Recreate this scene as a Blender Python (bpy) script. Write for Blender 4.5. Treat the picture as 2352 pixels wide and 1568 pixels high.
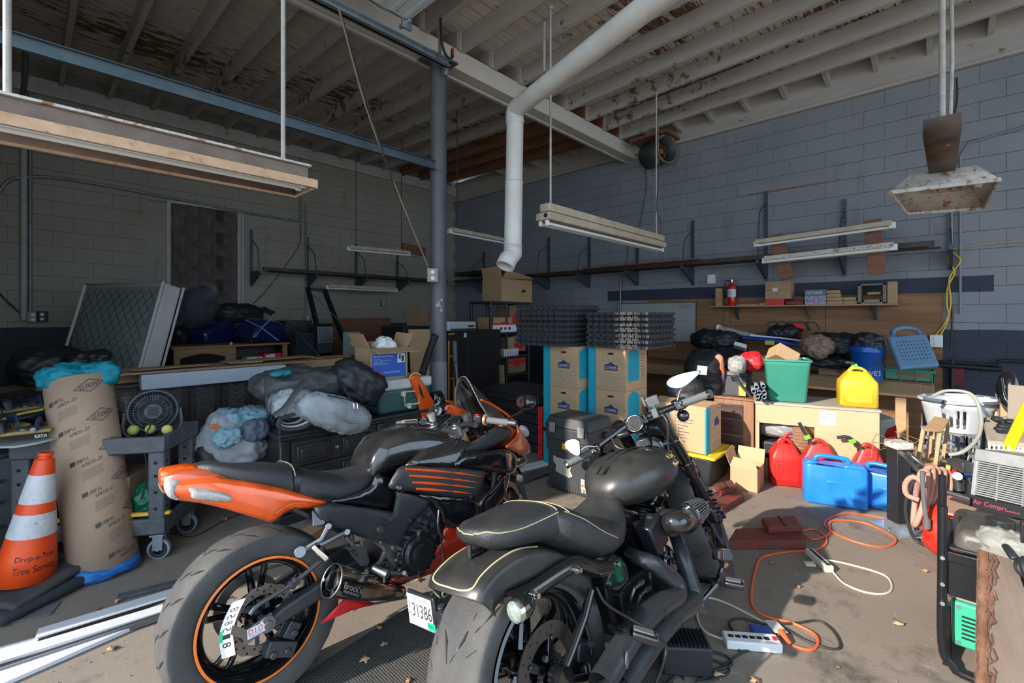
import bpy,math,random
from math import sin,cos,pi,radians as R,sqrt,atan2
from mathutils import Vector as V,Matrix,Euler,noise
for o in list(bpy.data.objects):bpy.data.objects.remove(o)
S=bpy.context.scene;COL=S.collection
random.seed(7)
# ---------------- camera, sky, sun, exposure
H=1.5;TH=R(43.3);F=1045.0;CX=1176.0;HY=725.0
cd=bpy.data.cameras.new('camera');cam=bpy.data.objects.new('camera',cd);COL.objects.link(cam)
cd.lens=16.0;cd.sensor_width=36.0;cd.shift_y=-59/2352;cd.clip_start=.05;cd.clip_end=200
cam.location=(0,0,H);cam.rotation_euler=(pi/2,0,TH-pi/2);S.camera=cam
w=bpy.data.worlds.new('sky');S.world=w;w.use_nodes=True
bg=w.node_tree.nodes['Background'];bg.inputs[0].default_value=(.62,.80,1.0,1);bg.inputs[1].default_value=3.1
sl=bpy.data.lights.new('sun','SUN');sun=bpy.data.objects.new('sun',sl);COL.objects.link(sun)
sl.energy=8.6;sl.angle=R(.9);sl.color=(1,.91,.80)
EL=R(24.5);AZ=R(-13)
sun.rotation_euler=V((cos(AZ)*cos(EL),sin(AZ)*cos(EL),-sin(EL))).to_track_quat('-Z','Y').to_euler()
S.view_settings.view_transform='Standard';S.view_settings.look='None';S.view_settings.gamma=1
S.view_settings.exposure=0.0;S.view_settings.use_curve_mapping=False
S.cycles.max_bounces=8;S.cycles.diffuse_bounces=5;S.cycles.glossy_bounces=4;S.cycles.transparent_max_bounces=8
S.cycles.caustics_reflective=False;S.cycles.caustics_refractive=False;S.cycles.sample_clamp_indirect=6
# ---------------- picking points: the ray of a photo pixel met with real planes of the room
def ray(px,py):
 u=(px-CX)/F
 return V((cos(TH)+sin(TH)*u,sin(TH)-cos(TH)*u,(HY-py)/F))
O=V((0,0,H))
def P(px,py,d):return O+ray(px,py)*d
def onz(px,py,z=0.0):r=ray(px,py);return O+r*((z-H)/r.z)
def onx(px,py,x):r=ray(px,py);return O+r*(x/r.x)
def ony(px,py,y):r=ray(px,py);return O+r*(y/r.y)
def frame(loc,rz=0,lean=0):return Matrix.Translation(loc)@Matrix.Rotation(rz,4,'Z')@Matrix.Rotation(lean,4,'X')
def hit(Mx,px,py,ax,val):
 I=Mx.inverted();o=I@O;r=(I.to_3x3())@ray(px,py);return o+r*((val-o[ax])/r[ax])
def bez(pts,k=6,closed=False):
 P_=[V(p)for p in pts];n=len(P_);out=[]
 if n<3:return P_
 for i in range(n if closed else n-1):
  a=P_[(i-1)%n]if(closed or i>0)else P_[0]*2-P_[1]
  b=P_[i];c=P_[(i+1)%n];d=P_[(i+2)%n]if(closed or i<n-2)else P_[-1]*2-P_[-2]
  for j in range(k):
   t=j/k;out.append(.5*((2*b)+(c-a)*t+(2*a-5*b+4*c-d)*t*t+(3*b-a-3*c+d)*t**3))
 if not closed:out.append(P_[-1])
 return out
def rotm(r):
 if r is None:return Matrix.Identity(3)
 if isinstance(r,Matrix):return r.to_3x3()
 return Euler(r).to_matrix()
TXT={}
def textgeo(s):
 if s not in TXT:
  c=bpy.data.curves.new('t','FONT');c.body=s;c.size=1;c.resolution_u=3
  o=bpy.data.objects.new('t',c);me=bpy.data.meshes.new_from_object(o)
  vs=[V(v.co)for v in me.vertices];fs=[list(p.vertices)for p in me.polygons]
  bpy.data.objects.remove(o);bpy.data.curves.remove(c);bpy.data.meshes.remove(me)
  if vs:
   x0=min(v.x for v in vs);x1=max(v.x for v in vs);y0=min(v.y for v in vs);y1=max(v.y for v in vs)
   vs=[V(((v.x-x0)/(x1-x0),(v.y-y0)/(y1-y0),0))for v in vs]
  TXT[s]=(vs,fs)
 return TXT[s]
class MB:
 def __init__(s):s.v=[];s.f=[];s.m=[]
 def add(s,vs,fs,mi=0):
  b=len(s.v);s.v+=[V(v)for v in vs]
  for f in fs:s.f.append([b+i for i in f]);s.m.append(mi)
  return s
 def box(s,c,sz,r=None,mi=0,tx=1,ty=1):
  m=rotm(r);c=V(c);h=[a/2 for a in sz]
  vs=[c+m@V((x*h[0]*(tx if z>0 else 1),y*h[1]*(ty if z>0 else 1),z*h[2]))for x in(-1,1)for y in(-1,1)for z in(-1,1)]
  return s.add(vs,[(0,1,3,2),(4,6,7,5),(0,4,5,1),(2,3,7,6),(0,2,6,4),(1,5,7,3)],mi)
 def bb(s,x0,x1,y0,y1,z0,z1,mi=0):return s.box(((x0+x1)/2,(y0+y1)/2,(z0+z1)/2),(abs(x1-x0),abs(y1-y0),abs(z1-z0)),mi=mi)
 def bar(s,a,b,w,h=None,up=(0,0,1),mi=0):
  a=V(a);b=V(b);h=h or w;d=(b-a);L=d.length;d.normalize();u=V(up)
  if abs(d.dot(u))>.98:u=V((1,0,0))
  sd=d.cross(u).normalized();u=sd.cross(d)
  m=Matrix((d,sd,u)).transposed();return s.box((a+b)/2,(L,w,h),m,mi)
 def cyl(s,a,b,r,r2=None,n=14,mi=0,cap=True):return s.tube([a,b],r,n,mi=mi,r2=r2,cap=cap)
 def tube(s,pts,r,n=8,closed=False,mi=0,r2=None,cap=True,k=0,flat=1,up=None):
  pts=bez(pts,k,closed)if k else[V(p)for p in pts]
  N=len(pts);rings=[];prev=None
  for i,p in enumerate(pts):
   a=pts[i-1]if(i>0 or closed)else p;b=pts[(i+1)%N]if(i<N-1 or closed)else p
   t=(b-a)
   if t.length<1e-9:t=V((0,0,1))
   t.normalize()
   if prev is None:
    u=V(up)if up else(V((0,0,1))if abs(t.z)<.9 else V((1,0,0)))
    prev=(u-t*u.dot(t)).normalized()
   else:
    q=prev-t*prev.dot(t)
    prev=q.normalized()if q.length>1e-6 else prev
   sd=t.cross(prev);
   if callable(r):rr=r(i/(N-1))
   else:rr=r if r2 is None else r+(r2-r)*i/(N-1)
   rings.append([p+(prev*cos(2*pi*j/n)*flat+sd*sin(2*pi*j/n))*rr for j in range(n)])
  return s.rings(rings,cap,closed,mi)
 def rings(s,rings,cap=True,closed=False,mi=0):
  n=len(rings[0]);vs=[v for r in rings for v in r];fs=[];N=len(rings)
  for i in range(N if closed else N-1):
   a=i*n;b=((i+1)%N)*n
   for j in range(n):k=(j+1)%n;fs.append((a+j,a+k,b+k,b+j))
  if cap and not closed:fs.append(tuple(range(n-1,-1,-1)));fs.append(tuple((N-1)*n+j for j in range(n)))
  return s.add(vs,fs,mi)
 def lathe(s,prof,c=(0,0,0),ax='Z',n=24,mi=0,closed=False,a0=0,a1=2*pi):
  c=V(c);vs=[];fs=[];full=abs(a1-a0-2*pi)<1e-6;m=n if full else n+1;q=len(prof)
  for i in range(m):
   a=a0+(a1-a0)*i/n
   for r,h in prof:
    x,y=r*cos(a),r*sin(a)
    vs.append(c+(V((x,y,h))if ax=='Z'else V((x,h,y))if ax=='Y'else V((h,x,y))if ax=='X'else ax@V((x,y,h))))
  for i in range(n):
   k=(i+1)%m
   for j in range(q if closed else q-1):j2=(j+1)%q;fs.append((i*q+j,k*q+j,k*q+j2,i*q+j2))
  return s.add(vs,fs,mi)
 def prism(s,poly,d,mi=0):
  poly=[V(p)for p in poly];n=len(poly);d=V(d)
  vs=poly+[p+d for p in poly];fs=[tuple(range(n)),tuple(range(2*n-1,n-1,-1))]+[(i,n+i,n+(i+1)%n,(i+1)%n)for i in range(n)]
  return s.add(vs,fs,mi)
 def sph(s,c,r,n=14,m=9,rot=None,mi=0,fn=None):
  r=(r,r,r)if not hasattr(r,'__len__')else r;M_=rotm(rot);c=V(c);vs=[];fs=[]
  for i in range(m+1):
   for j in range(n):
    d=V((sin(pi*i/m)*cos(2*pi*j/n),sin(pi*i/m)*sin(2*pi*j/n),cos(pi*i/m)))
    p=V((d.x*r[0],d.y*r[1],d.z*r[2]));p=fn(p,d)if fn else p
    vs.append(c+M_@p)
  for i in range(m):
   for j in range(n):fs.append((i*n+j,(i+1)*n+j,(i+1)*n+(j+1)%n,i*n+(j+1)%n))
  return s.add(vs,fs,mi)
 def loft(s,secs,n=20,p=2.4,mi=0,cap=True):
  rr=[]
  for q in secs:
   x,yc,zc,hw,hu,hd=q[:6];pw=q[6]if len(q)>6 else p;ring=[]
   for j in range(n):
    a=2*pi*j/n;ca,sa=cos(a),sin(a)
    yy=math.copysign(abs(ca)**(2/pw),ca)*hw;zz=math.copysign(abs(sa)**(2/pw),sa)*(hu if sa>0 else hd)
    ring.append(V((x,yc+yy,zc+zz)))
   rr.append(ring)
  return s.rings(rr,cap,False,mi)
 def text(s,t,c,U,W,mi=0,fn=None):
  c=V(c);U=V(U);W=V(W);vs,fs=textgeo(t)
  pts=[c+U*v.x+W*v.y for v in vs]
  return s.add([fn(p)for p in pts]if fn else pts,fs,mi)
 def grid(s,fn,nu,nv,mi=0,thick=None):
  vs=[V(fn(i/nu,j/nv))for i in range(nu+1)for j in range(nv+1)];q=nv+1
  fs=[(i*q+j,(i+1)*q+j,(i+1)*q+j+1,i*q+j+1)for i in range(nu)for j in range(nv)]
  if thick:
   t=V(thick);k=len(vs);vs=vs+[v-t for v in vs]
   fs+=[(b+k,a+k,d+k,c+k)[::1]for a,b,c,d in fs]
   bd=[i*q for i in range(nu+1)]+[nu*q+j for j in range(1,nv+1)]+[i*q+nv for i in range(nu-1,-1,-1)]+[j for j in range(nv-1,0,-1)]
   fs+=[(bd[i],bd[i]+k,bd[(i+1)%len(bd)]+k,bd[(i+1)%len(bd)])for i in range(len(bd))]
  return s.add(vs,fs,mi)
 def xf(s,m,start=0):
  for i in range(start,len(s.v)):s.v[i]=m@s.v[i]
  return s
 def mir(s,ax=1):
  n=len(s.v);f0=list(s.f);m0=list(s.m)
  for v in list(s.v):q=v.copy();q[ax]=-q[ax];s.v.append(q)
  for f,m in zip(f0,m0):s.f.append([i+n for i in reversed(f)]);s.m.append(m)
  return s
 def build(s,name,mat,par=None,world=False,bev=0,sub=0,ang=38,label=None,solid=0,kind=None,bseg=2):
  me=bpy.data.meshes.new(name)
  vs=s.v
  if world and par is not None:
   I=WM(par).inverted();vs=[I@v for v in vs]
  me.from_pydata([tuple(v)for v in vs],[],s.f)
  mats=mat if isinstance(mat,(list,tuple))else[mat]
  for m in mats:me.materials.append(m)
  if len(mats)>1:me.polygons.foreach_set('material_index',s.m)
  me.polygons.foreach_set('use_smooth',[True]*len(me.polygons))
  me.update()
  if ang<180:me.set_sharp_from_angle(angle=R(ang))
  o=bpy.data.objects.new(name,me);COL.objects.link(o)
  if par is not None:o.parent=par
  if solid:md=o.modifiers.new('s','SOLIDIFY');md.thickness=solid;md.offset=0
  if bev:md=o.modifiers.new('b','BEVEL');md.width=bev;md.segments=bseg;md.limit_method='ANGLE';md.angle_limit=R(40)
  if sub:md=o.modifiers.new('u','SUBSURF');md.levels=sub;md.render_levels=sub
  if label:o['label']=label
  if kind:o['kind']=kind
  return o
def WM(o):
 m=Matrix.LocRotScale(o.location,o.rotation_euler,o.scale)
 return WM(o.parent)@m if o.parent else m
def T(name,label,cat,loc=(0,0,0),rz=0,group=None,rot=None):
 o=bpy.data.objects.new(name,None);COL.objects.link(o);o.empty_display_size=.1
 o.location=loc;o.rotation_euler=rot if rot else(0,0,rz);return tag(o,label,cat,group)
def tag(o,label,cat,group=None):
 o['label']=label;o['category']=cat
 if group:o['group']=group
 return o
def ST(name,loc=(0,0,0)):
 o=bpy.data.objects.new(name,None);COL.objects.link(o);o.location=loc;o['kind']='structure';return o
KIDS={}
def dup(root,loc,rz=None,label=None,group=None,scale=None):
 def cp(o,par):
  c=o.copy();COL.objects.link(c);c.parent=par
  for ch in KIDSOF(o):cp(ch,c)
  return c
 r=cp(root,None);r.location=loc
 if rz is not None:r.rotation_euler=(0,0,rz)
 if label:r['label']=label
 if group:r['group']=group
 if scale:r.scale=scale
 return r
def KIDSOF(o):return[c for c in bpy.data.objects if c.parent==o]
# ---------------- materials
MATS={}
def pm(name,col,rough=.6,metal=0,c2=None,ns=6,amt=.6,bump=0,bs=60,coat=0,trans=0,dirt=None,dl=.62,alpha=1,stretch=(1,1,1),spec=.5,emit=None,coords='Object'):
 if name in MATS:return MATS[name]
 m=bpy.data.materials.new(name);m.use_nodes=True;nt=m.node_tree;N=nt.nodes;L=nt.links;b=N['Principled BSDF']
 col=(*col,1);b.inputs['Base Color'].default_value=col;b.inputs['Roughness'].default_value=rough;b.inputs['Metallic'].default_value=metal
 b.inputs['Specular IOR Level'].default_value=spec
 if coat:b.inputs['Coat Weight'].default_value=coat;b.inputs['Coat Roughness'].default_value=.06
 if trans:b.inputs['Transmission Weight'].default_value=trans
 if alpha<1:b.inputs['Alpha'].default_value=alpha
 if emit:b.inputs['Emission Color'].default_value=(*emit[:3],1);b.inputs['Emission Strength'].default_value=emit[3]
 if c2 or bump or dirt:
  tc=N.new('ShaderNodeTexCoord');mp=N.new('ShaderNodeMapping');mp.inputs['Scale'].default_value=stretch
  L.new(tc.outputs[coords],mp.inputs[0])
 last=None
 if c2:
  n=N.new('ShaderNodeTexNoise');n.inputs['Scale'].default_value=ns;n.inputs['Detail'].default_value=6;n.inputs['Roughness'].default_value=.65
  L.new(mp.outputs[0],n.inputs[0]);rp=N.new('ShaderNodeMapRange');rp.inputs[1].default_value=.5-amt*.3;rp.inputs[2].default_value=.5+amt*.3
  L.new(n.outputs[0],rp.inputs[0]);mx=N.new('ShaderNodeMix');mx.data_type='RGBA'
  mx.inputs[6].default_value=col;mx.inputs[7].default_value=(*c2,1);L.new(rp.outputs[0],mx.inputs[0]);last=mx.outputs[2]
 if dirt:
  n=N.new('ShaderNodeTexNoise');n.inputs['Scale'].default_value=ns*2.3;n.inputs['Detail'].default_value=8;n.inputs['Roughness'].default_value=.75
  L.new(mp.outputs[0],n.inputs[0]);rp=N.new('ShaderNodeMapRange');rp.inputs[1].default_value=dl-.04;rp.inputs[2].default_value=dl+.06
  L.new(n.outputs[0],rp.inputs[0]);mx=N.new('ShaderNodeMix');mx.data_type='RGBA'
  if last:L.new(last,mx.inputs[6])
  else:mx.inputs[6].default_value=col
  mx.inputs[7].default_value=(*dirt,1);L.new(rp.outputs[0],mx.inputs[0]);last=mx.outputs[2]
 if last:L.new(last,b.inputs['Base Color'])
 if bump:
  n=N.new('ShaderNodeTexNoise');n.inputs['Scale'].default_value=bs;n.inputs['Detail'].default_value=4;L.new(mp.outputs[0],n.inputs[0])
  bp=N.new('ShaderNodeBump');bp.inputs['Strength'].default_value=min(1,bump);bp.inputs['Distance'].default_value=.01
  L.new(n.outputs[0],bp.inputs['Height']);L.new(bp.outputs[0],b.inputs['Normal'])
 MATS[name]=m;return m
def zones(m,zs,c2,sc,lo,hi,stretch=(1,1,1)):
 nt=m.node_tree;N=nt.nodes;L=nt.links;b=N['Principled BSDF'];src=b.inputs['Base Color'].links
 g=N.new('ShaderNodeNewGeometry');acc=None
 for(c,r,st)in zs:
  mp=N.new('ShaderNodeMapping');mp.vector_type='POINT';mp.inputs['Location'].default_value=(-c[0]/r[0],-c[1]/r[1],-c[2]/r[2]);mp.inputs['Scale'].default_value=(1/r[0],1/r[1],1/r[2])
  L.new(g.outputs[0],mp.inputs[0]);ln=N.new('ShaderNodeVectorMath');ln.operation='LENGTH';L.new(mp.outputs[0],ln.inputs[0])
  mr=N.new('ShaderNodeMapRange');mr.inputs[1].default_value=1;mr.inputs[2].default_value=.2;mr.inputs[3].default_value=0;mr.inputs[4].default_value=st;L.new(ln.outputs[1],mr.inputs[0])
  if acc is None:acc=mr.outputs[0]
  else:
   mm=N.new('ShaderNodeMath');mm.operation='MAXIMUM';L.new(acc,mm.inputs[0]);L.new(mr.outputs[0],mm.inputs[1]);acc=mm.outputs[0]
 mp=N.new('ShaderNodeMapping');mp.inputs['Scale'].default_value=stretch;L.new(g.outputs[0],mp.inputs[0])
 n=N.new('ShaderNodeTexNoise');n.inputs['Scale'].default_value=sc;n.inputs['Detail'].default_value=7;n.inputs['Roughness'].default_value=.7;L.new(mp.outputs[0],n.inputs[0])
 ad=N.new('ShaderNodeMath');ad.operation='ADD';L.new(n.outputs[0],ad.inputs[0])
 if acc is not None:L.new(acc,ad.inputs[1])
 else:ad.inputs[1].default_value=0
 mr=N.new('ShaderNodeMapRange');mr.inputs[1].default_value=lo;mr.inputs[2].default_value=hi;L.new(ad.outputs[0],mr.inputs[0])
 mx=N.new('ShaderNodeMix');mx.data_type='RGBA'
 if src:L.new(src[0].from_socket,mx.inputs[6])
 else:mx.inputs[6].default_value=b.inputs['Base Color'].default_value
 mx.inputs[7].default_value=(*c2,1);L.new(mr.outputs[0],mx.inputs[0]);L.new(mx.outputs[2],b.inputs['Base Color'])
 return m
WALLX=7.2;WALLY=8.7;PAINTZ=H-.15
def bandpaint(name,base,c2,band,stain,regions):
 m=pm(name,base,rough=.75,c2=c2,ns=1.3,amt=.9,bump=.35,bs=22,coords='Object')
 nt=m.node_tree;N=nt.nodes;L=nt.links;b=N['Principled BSDF']
 for n in N:
  if n.type=='TEX_COORD':
   g=N.new('ShaderNodeNewGeometry')
   for l in list(n.outputs['Object'].links):t=l.to_socket;L.remove(l);L.new(g.outputs[0],t)
 zones(m,[],stain,1.6,.60,.78,(1.6,1.6,.35))
 g=N.new('ShaderNodeNewGeometry');sx=N.new('ShaderNodeSeparateXYZ');L.new(g.outputs[0],sx.inputs[0])
 wv=N.new('ShaderNodeTexNoise');wv.inputs['Scale'].default_value=3;L.new(g.outputs[0],wv.inputs[0])
 def cmpn(sock,op,v,wob=0.0):
  a=N.new('ShaderNodeMath');a.operation=op;a.inputs[1].default_value=v
  if wob:
   ma=N.new('ShaderNodeMath');ma.operation='MULTIPLY_ADD';ma.inputs[1].default_value=wob;L.new(wv.outputs[0],ma.inputs[0]);L.new(sock,ma.inputs[2]);sock=ma.outputs[0]
  L.new(sock,a.inputs[0]);return a.outputs[0]
 def comb(a,c,op):
  x=N.new('ShaderNodeMath');x.operation=op;L.new(a,x.inputs[0]);L.new(c,x.inputs[1]);return x.outputs[0]
 acc=cmpn(sx.outputs[2],'LESS_THAN',PAINTZ+.012,.03)
 for(z0,z1,y0,y1)in regions:
  r=comb(comb(cmpn(sx.outputs[2],'GREATER_THAN',z0),cmpn(sx.outputs[2],'LESS_THAN',z1),'MULTIPLY'),comb(cmpn(sx.outputs[1],'GREATER_THAN',y0),cmpn(sx.outputs[1],'LESS_THAN',y1),'MULTIPLY'),'MULTIPLY');acc=comb(acc,r,'MAXIMUM')
 mx=N.new('ShaderNodeMix');mx.data_type='RGBA';L.new(acc,mx.inputs[0]);L.new(b.inputs['Base Color'].links[0].from_socket,mx.inputs[6]);mx.inputs[7].default_value=(*band,1)
 L.new(mx.outputs[2],b.inputs['Base Color']);return m
m_wallL=bandpaint('left_wall_paint',(.27,.235,.18),(.32,.30,.255),(.030,.034,.046),(.16,.11,.07),[])
m_wallR=bandpaint('right_wall_paint',(.20,.215,.245),(.27,.28,.30),(.032,.038,.060),(.17,.15,.13),[(1.765,1.945,-.42,4.4)])
m_mortar=pm('mortar',(.20,.20,.20),.95,bump=.5,bs=80)
m_dark_block=pm('sooty_block',(.050,.036,.032),.9,c2=(.16,.12,.11),ns=9,bump=.6,bs=50,stretch=(1,1,.4))
m_deck=zones(pm('whitewashed_deck_board',(.50,.45,.40),.8,c2=(.62,.57,.51),ns=5,bump=.3,bs=30,stretch=(.3,2,2)),[((1.1,6.9,4.5),(1.7,.8,2),.19),((3.2,6.4,4.5),(1.6,.7,2),.19),((5.2,6.2,4.5),(1.6,1.6,2),.14),((4.6,2.2,4.5),(1.9,.8,2),.17),((6.3,2.6,4.5),(.8,1.9,2),.26),((5.6,.6,4.5),(1.4,1.2,2),.20),((4.0,1.0,4.5),(1.4,1.2,2),.15)],(.15,.075,.035),5,.60,.68,(.9,3.2,1))
m_raft=zones(pm('painted_rafter',(.48,.445,.41),.8,c2=(.38,.35,.32),ns=4,bump=.25,bs=30,stretch=(2,.3,2)),[((1.5,6.9,4.5),(1.3,.9,2),.15),((3.2,6.6,4.5),(1.3,.8,2),.15),((6.0,3.0,4.5),(1.2,1.6,2),.12),((4.6,5.6,4.5),(2,1.6,2),.05)],(.15,.08,.04),7,.62,.70)
m_bare=pm('bare_red_brown_timber',(.16,.06,.03),.85,c2=(.28,.13,.07),ns=5,bump=.3,stretch=(2,.3,2))
m_beam=pm('cream_painted_beam',(.58,.50,.40),.75,c2=(.62,.58,.52),ns=3,bump=.2,bs=25,stretch=(.3,2,2))
m_floor=pm('dusty_concrete',(.27,.225,.18),.88,c2=(.185,.155,.13),ns=.9,amt=1.1,bump=.10,bs=60,dirt=(.34,.30,.25),dl=.66)
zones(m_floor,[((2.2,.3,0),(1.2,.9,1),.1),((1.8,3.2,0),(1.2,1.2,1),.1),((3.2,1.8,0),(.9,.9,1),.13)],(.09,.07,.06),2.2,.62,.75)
zones(m_floor,[],(.12,.10,.085),3.1,.56,.70)
zones(m_floor,[],(.34,.30,.25),7,.60,.72)
zones(m_floor,[],(.70,.67,.60),26,.735,.76)
m_out=pm('pale_driveway',(.52,.47,.40),.9,c2=(.44,.40,.34),ns=.7)
m_steel_col=pm('grey_painted_column',(.085,.095,.115),.5,c2=(.11,.12,.135),ns=5,dirt=(.17,.12,.09),dl=.70)
# ---------------- floor and ground outside
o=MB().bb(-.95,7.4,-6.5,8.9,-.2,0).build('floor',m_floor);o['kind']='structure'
o=MB().bb(-22,-.95,-20,20,-.22,-.02).build('driveway',m_out);o['kind']='structure'
o=MB().bb(-.95,22,-22,-6.5,-.22,-.02).build('driveway',m_out);o['kind']='structure'
# ---------------- block walls
BW,BH=.4064,.2032
def blockmesh(m,alongx):
 b=MB();w_,h_=BW-.0006,BH-.0010
 if alongx:b.box((0,.012,0),(w_,.024,h_))
 else:b.box((.012,0,0),(.024,w_,h_))
 for v in b.v:
  if alongx and v.y<.005:v.x*=1-.0022/w_;v.z*=1-.0045/h_
  if not alongx and v.x<.005:v.y*=1-.0022/w_;v.z*=1-.0045/h_
 me=bpy.data.meshes.new('block');me.from_pydata([tuple(v)for v in b.v],[],b.f);me.materials.append(m);me.update();return me
def blockwall(root,alongx,fixed,a0,a1,z1,m,skip,limit=300,z0=0.0):
 me=blockmesh(m,alongx);spots=[]
 nz=int(round((z1-z0)/BH))
 for k in range(nz):
  z=z0+(k+.5)*BH;a=a0+(BW/2 if k%2 else 0)
  while a<a1:
   c=a+BW/2;a+=BW
   if skip(c,z):continue
   p=V((c,fixed,z))if alongx else V((fixed,c,z))
   spots.append(((p-O).length+(3.5 if z<1.0 else 0),p))
 spots.sort(key=lambda s:s[0])
 for dd,p in spots[:limit]:
  o=bpy.data.objects.new('block',me);COL.objects.link(o);o.parent=root;o.location=p+V((0,random.uniform(-.0010,.0006),0)if alongx else(random.uniform(-.0010,.0006),0,0))
 if len(spots)>limit:
  b=MB();src=[V(v.co)for v in me.vertices];fs=[list(f.vertices)for f in me.polygons]
  for dd,p in spots[limit:]:b.add([p+v for v in src],fs)
  b.build('blockwork',m,root,kind='stuff',ang=20)
wl=ST('wall_left');MB().bb(-1.1,7.4,WALLY+.016,WALLY+.25,0,4.42).build('backing',m_mortar,wl)
WX0,WX1,WZ0,WZ1=1.486,2.445,1.5,3.25
blockwall(wl,True,WALLY,-1.0,WALLX-.1,4.42,m_wallL,lambda c,z:WX0-.12<c<WX1+.12 and WZ0<z<WZ1)
for x0,x1 in((WX0-.32,WX0),(WX1,WX1+.32)):MB().bb(x0+.02,x1-.02,WALLY-.0005,WALLY+.05,WZ0+.05,WZ1-.02).build('jamb_infill',m_wallL,wl)
wr=ST('wall_right');MB().bb(WALLX+.016,WALLX+.25,-6.0,WALLY+.25,0,4.27).build('backing',m_mortar,wr)
blockwall(wr,False,WALLX,-6.0,WALLY-.05,4.27,m_wallR,lambda c,z:False)
wf=ST('wall_front')
m_in=pm('inside_grey',(.30,.30,.30),.8)
b=MB().bb(-1.1,-.9,3.25,WALLY+.2,0,5.0).bb(-1.1,-.9,-6.3,3.25,4.12,5.0).bb(-1.1,-.9,-6.3,-5.0,0,4.12);b.build('masonry',m_in,wf)
wn=ST('window_1')
mb_=blockmesh(m_dark_block,True)
for k in range(9):
 for i in range(3):
  x=WX0+.02+(i+(.5 if k%2 else 0))*.36+.0;
  if x+.36>WX1+.2:continue
  o=bpy.data.objects.new('block',mb_);COL.objects.link(o);o.parent=wn;o.location=(min(x+.18,WX1-.17),WALLY-.004,WZ0+.02+(k+.5)*.194);o.scale=(.87 if x+.36<WX1 else .8,1,.95)
MB().bb(WX0,WX1,WALLY+.006,WALLY+.02,WZ0,WZ1).build('infill',m_dark_block,wn)
m_trim=pm('old_white_trim',(.50,.48,.44),.7,c2=(.36,.34,.31),ns=7,bump=.2)
b=MB().bb(WX0-.03,WX0+.02,WALLY-.02,WALLY+.05,WZ0,WZ1).bb(WX1-.02,WX1+.03,WALLY-.02,WALLY+.05,WZ0,WZ1).bb(WX1+.04,WX1+.075,WALLY-.02,WALLY+.02,WZ0,WZ1).bb(WX0-.03,WX1+.075,WALLY-.03,WALLY+.05,WZ1,WZ1+.04)
b.build('window_frame',m_trim,wn)
o=ST('trim_1');A=ony(768,506,WALLY);B=ony(900,527,WALLY)
MB().bb(A.x,B.x,WALLY-.012,WALLY+.01,A.z-.12,A.z).build('lintel',m_wallL,o,bev=.004)
C1=ony(783,520,WALLY);C2=ony(886,540,WALLY)
b=MB().bb(C1.x-.03,C1.x,WALLY-.012,WALLY+.01,1.3,C1.z-.12).bb(C2.x,C2.x+.03,WALLY-.012,WALLY+.01,1.3,C1.z-.12)
for z in(3.0,2.75,2.35,2.05,1.72):b.bb(C1.x,C2.x,WALLY-.006,WALLY+.005,z,z+.012)
b.build('jambs',m_wallL,o)
o=ST('trim_2');A=onx(1694,431,WALLX);B=onx(1943,386,WALLX)
MB().bb(WALLX-.015,WALLX+.01,B.y,A.y,A.z-.13,A.z).build('lintel',m_wallR,o,bev=.004)
MB().bb(WALLX-.008,WALLX+.01,B.y+.2,A.y-.15,A.z-.15,A.z-.13).build('rust_line',pm('rust',(.16,.075,.035),.9,c2=(.3,.18,.1),ns=20),o)
# ---------------- roof: beam, plates, rafters, lookouts, deck boards
BY=3.85
ce=ST('ceiling')
MB().bb(1.2,7.25,BY,BY+.15,4.20,4.42).build('beam',m_beam,ce,bev=.008)
MB().bb(1.2,7.25,BY+.16,BY+.21,4.17,4.36).build('beam_ply',m_raft,ce,bev=.006)
def rz_far(y):return 4.42+(y-BY)*.037
def rz_near(y):return 4.40+(BY-y)*.034
RH=.20
MB().bb(-1.1,7.4,WALLY+.05,WALLY+.2,4.42,5.0).build('infill',m_mortar,wl)
MB().bb(-1.0,WALLX,WALLY-.05,WALLY+.1,4.43,4.64).build('wall_plate',m_raft,ce,bev=.006)
MB().bb(WALLX-.06,WALLX+.1,-5.9,WALLY,4.27,4.31).build('wall_plate',m_raft,ce,bev=.004)
MB().bb(WALLX-.02,WALLX+.1,-5.9,WALLY,4.31,4.75).build('fascia',m_raft,ce)
xs=[.786+.487*k for k in range(-3,13)]
for x in xs:
 bare=x>5.4
 w_=.025
 b=MB();y0,y1=BY-.02,WALLY;z0,z1=rz_far(y0),rz_far(y1)
 b.add([(x+s*w_,y,z+t)for y,z in((y0,z0),(y1,z1))for s in(-1,1)for t in(0,RH)],[(0,1,3,2),(4,6,7,5),(0,4,5,1),(2,3,7,6),(0,2,6,4),(1,5,7,3)])
 b.build('rafter',m_bare if(bare and x>5.6)else m_raft,ce,label='bare red-brown rafter'if x>5.6 else None)
 b=MB();y0,y1=-5.9,BY-.01;z0,z1=rz_near(y0),rz_near(y1);xo=x+.06
 b.add([(xo+s*w_,y,z+t)for y,z in((y0,z0),(y1,z1))for s in(-1,1)for t in(0,RH)],[(0,1,3,2),(4,6,7,5),(0,4,5,1),(2,3,7,6),(0,2,6,4),(1,5,7,3)])
 b.build('rafter',m_raft,ce)
 if 1.2<x<7:MB().bb(xo-.07,xo-.03,BY-.04,BY,4.40,4.60).build('block_cleat',m_raft,ce,bev=.003)
for k in range(26):
 y=2.53-.487*(k-9)
 if-2<y<WALLY:
  z=rz_near(y)if y<BY else rz_far(y)
  b=MB();b.prism([(6.70,y-.025,z+RH),(6.70,y-.025,z+.07),(WALLX-.02,y-.025,z-.0),(WALLX-.02,y-.025,z+RH)],(0,.05,0));b.build('lookout',m_raft,ce)
dw=.142;y=-5.9;i=0
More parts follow.
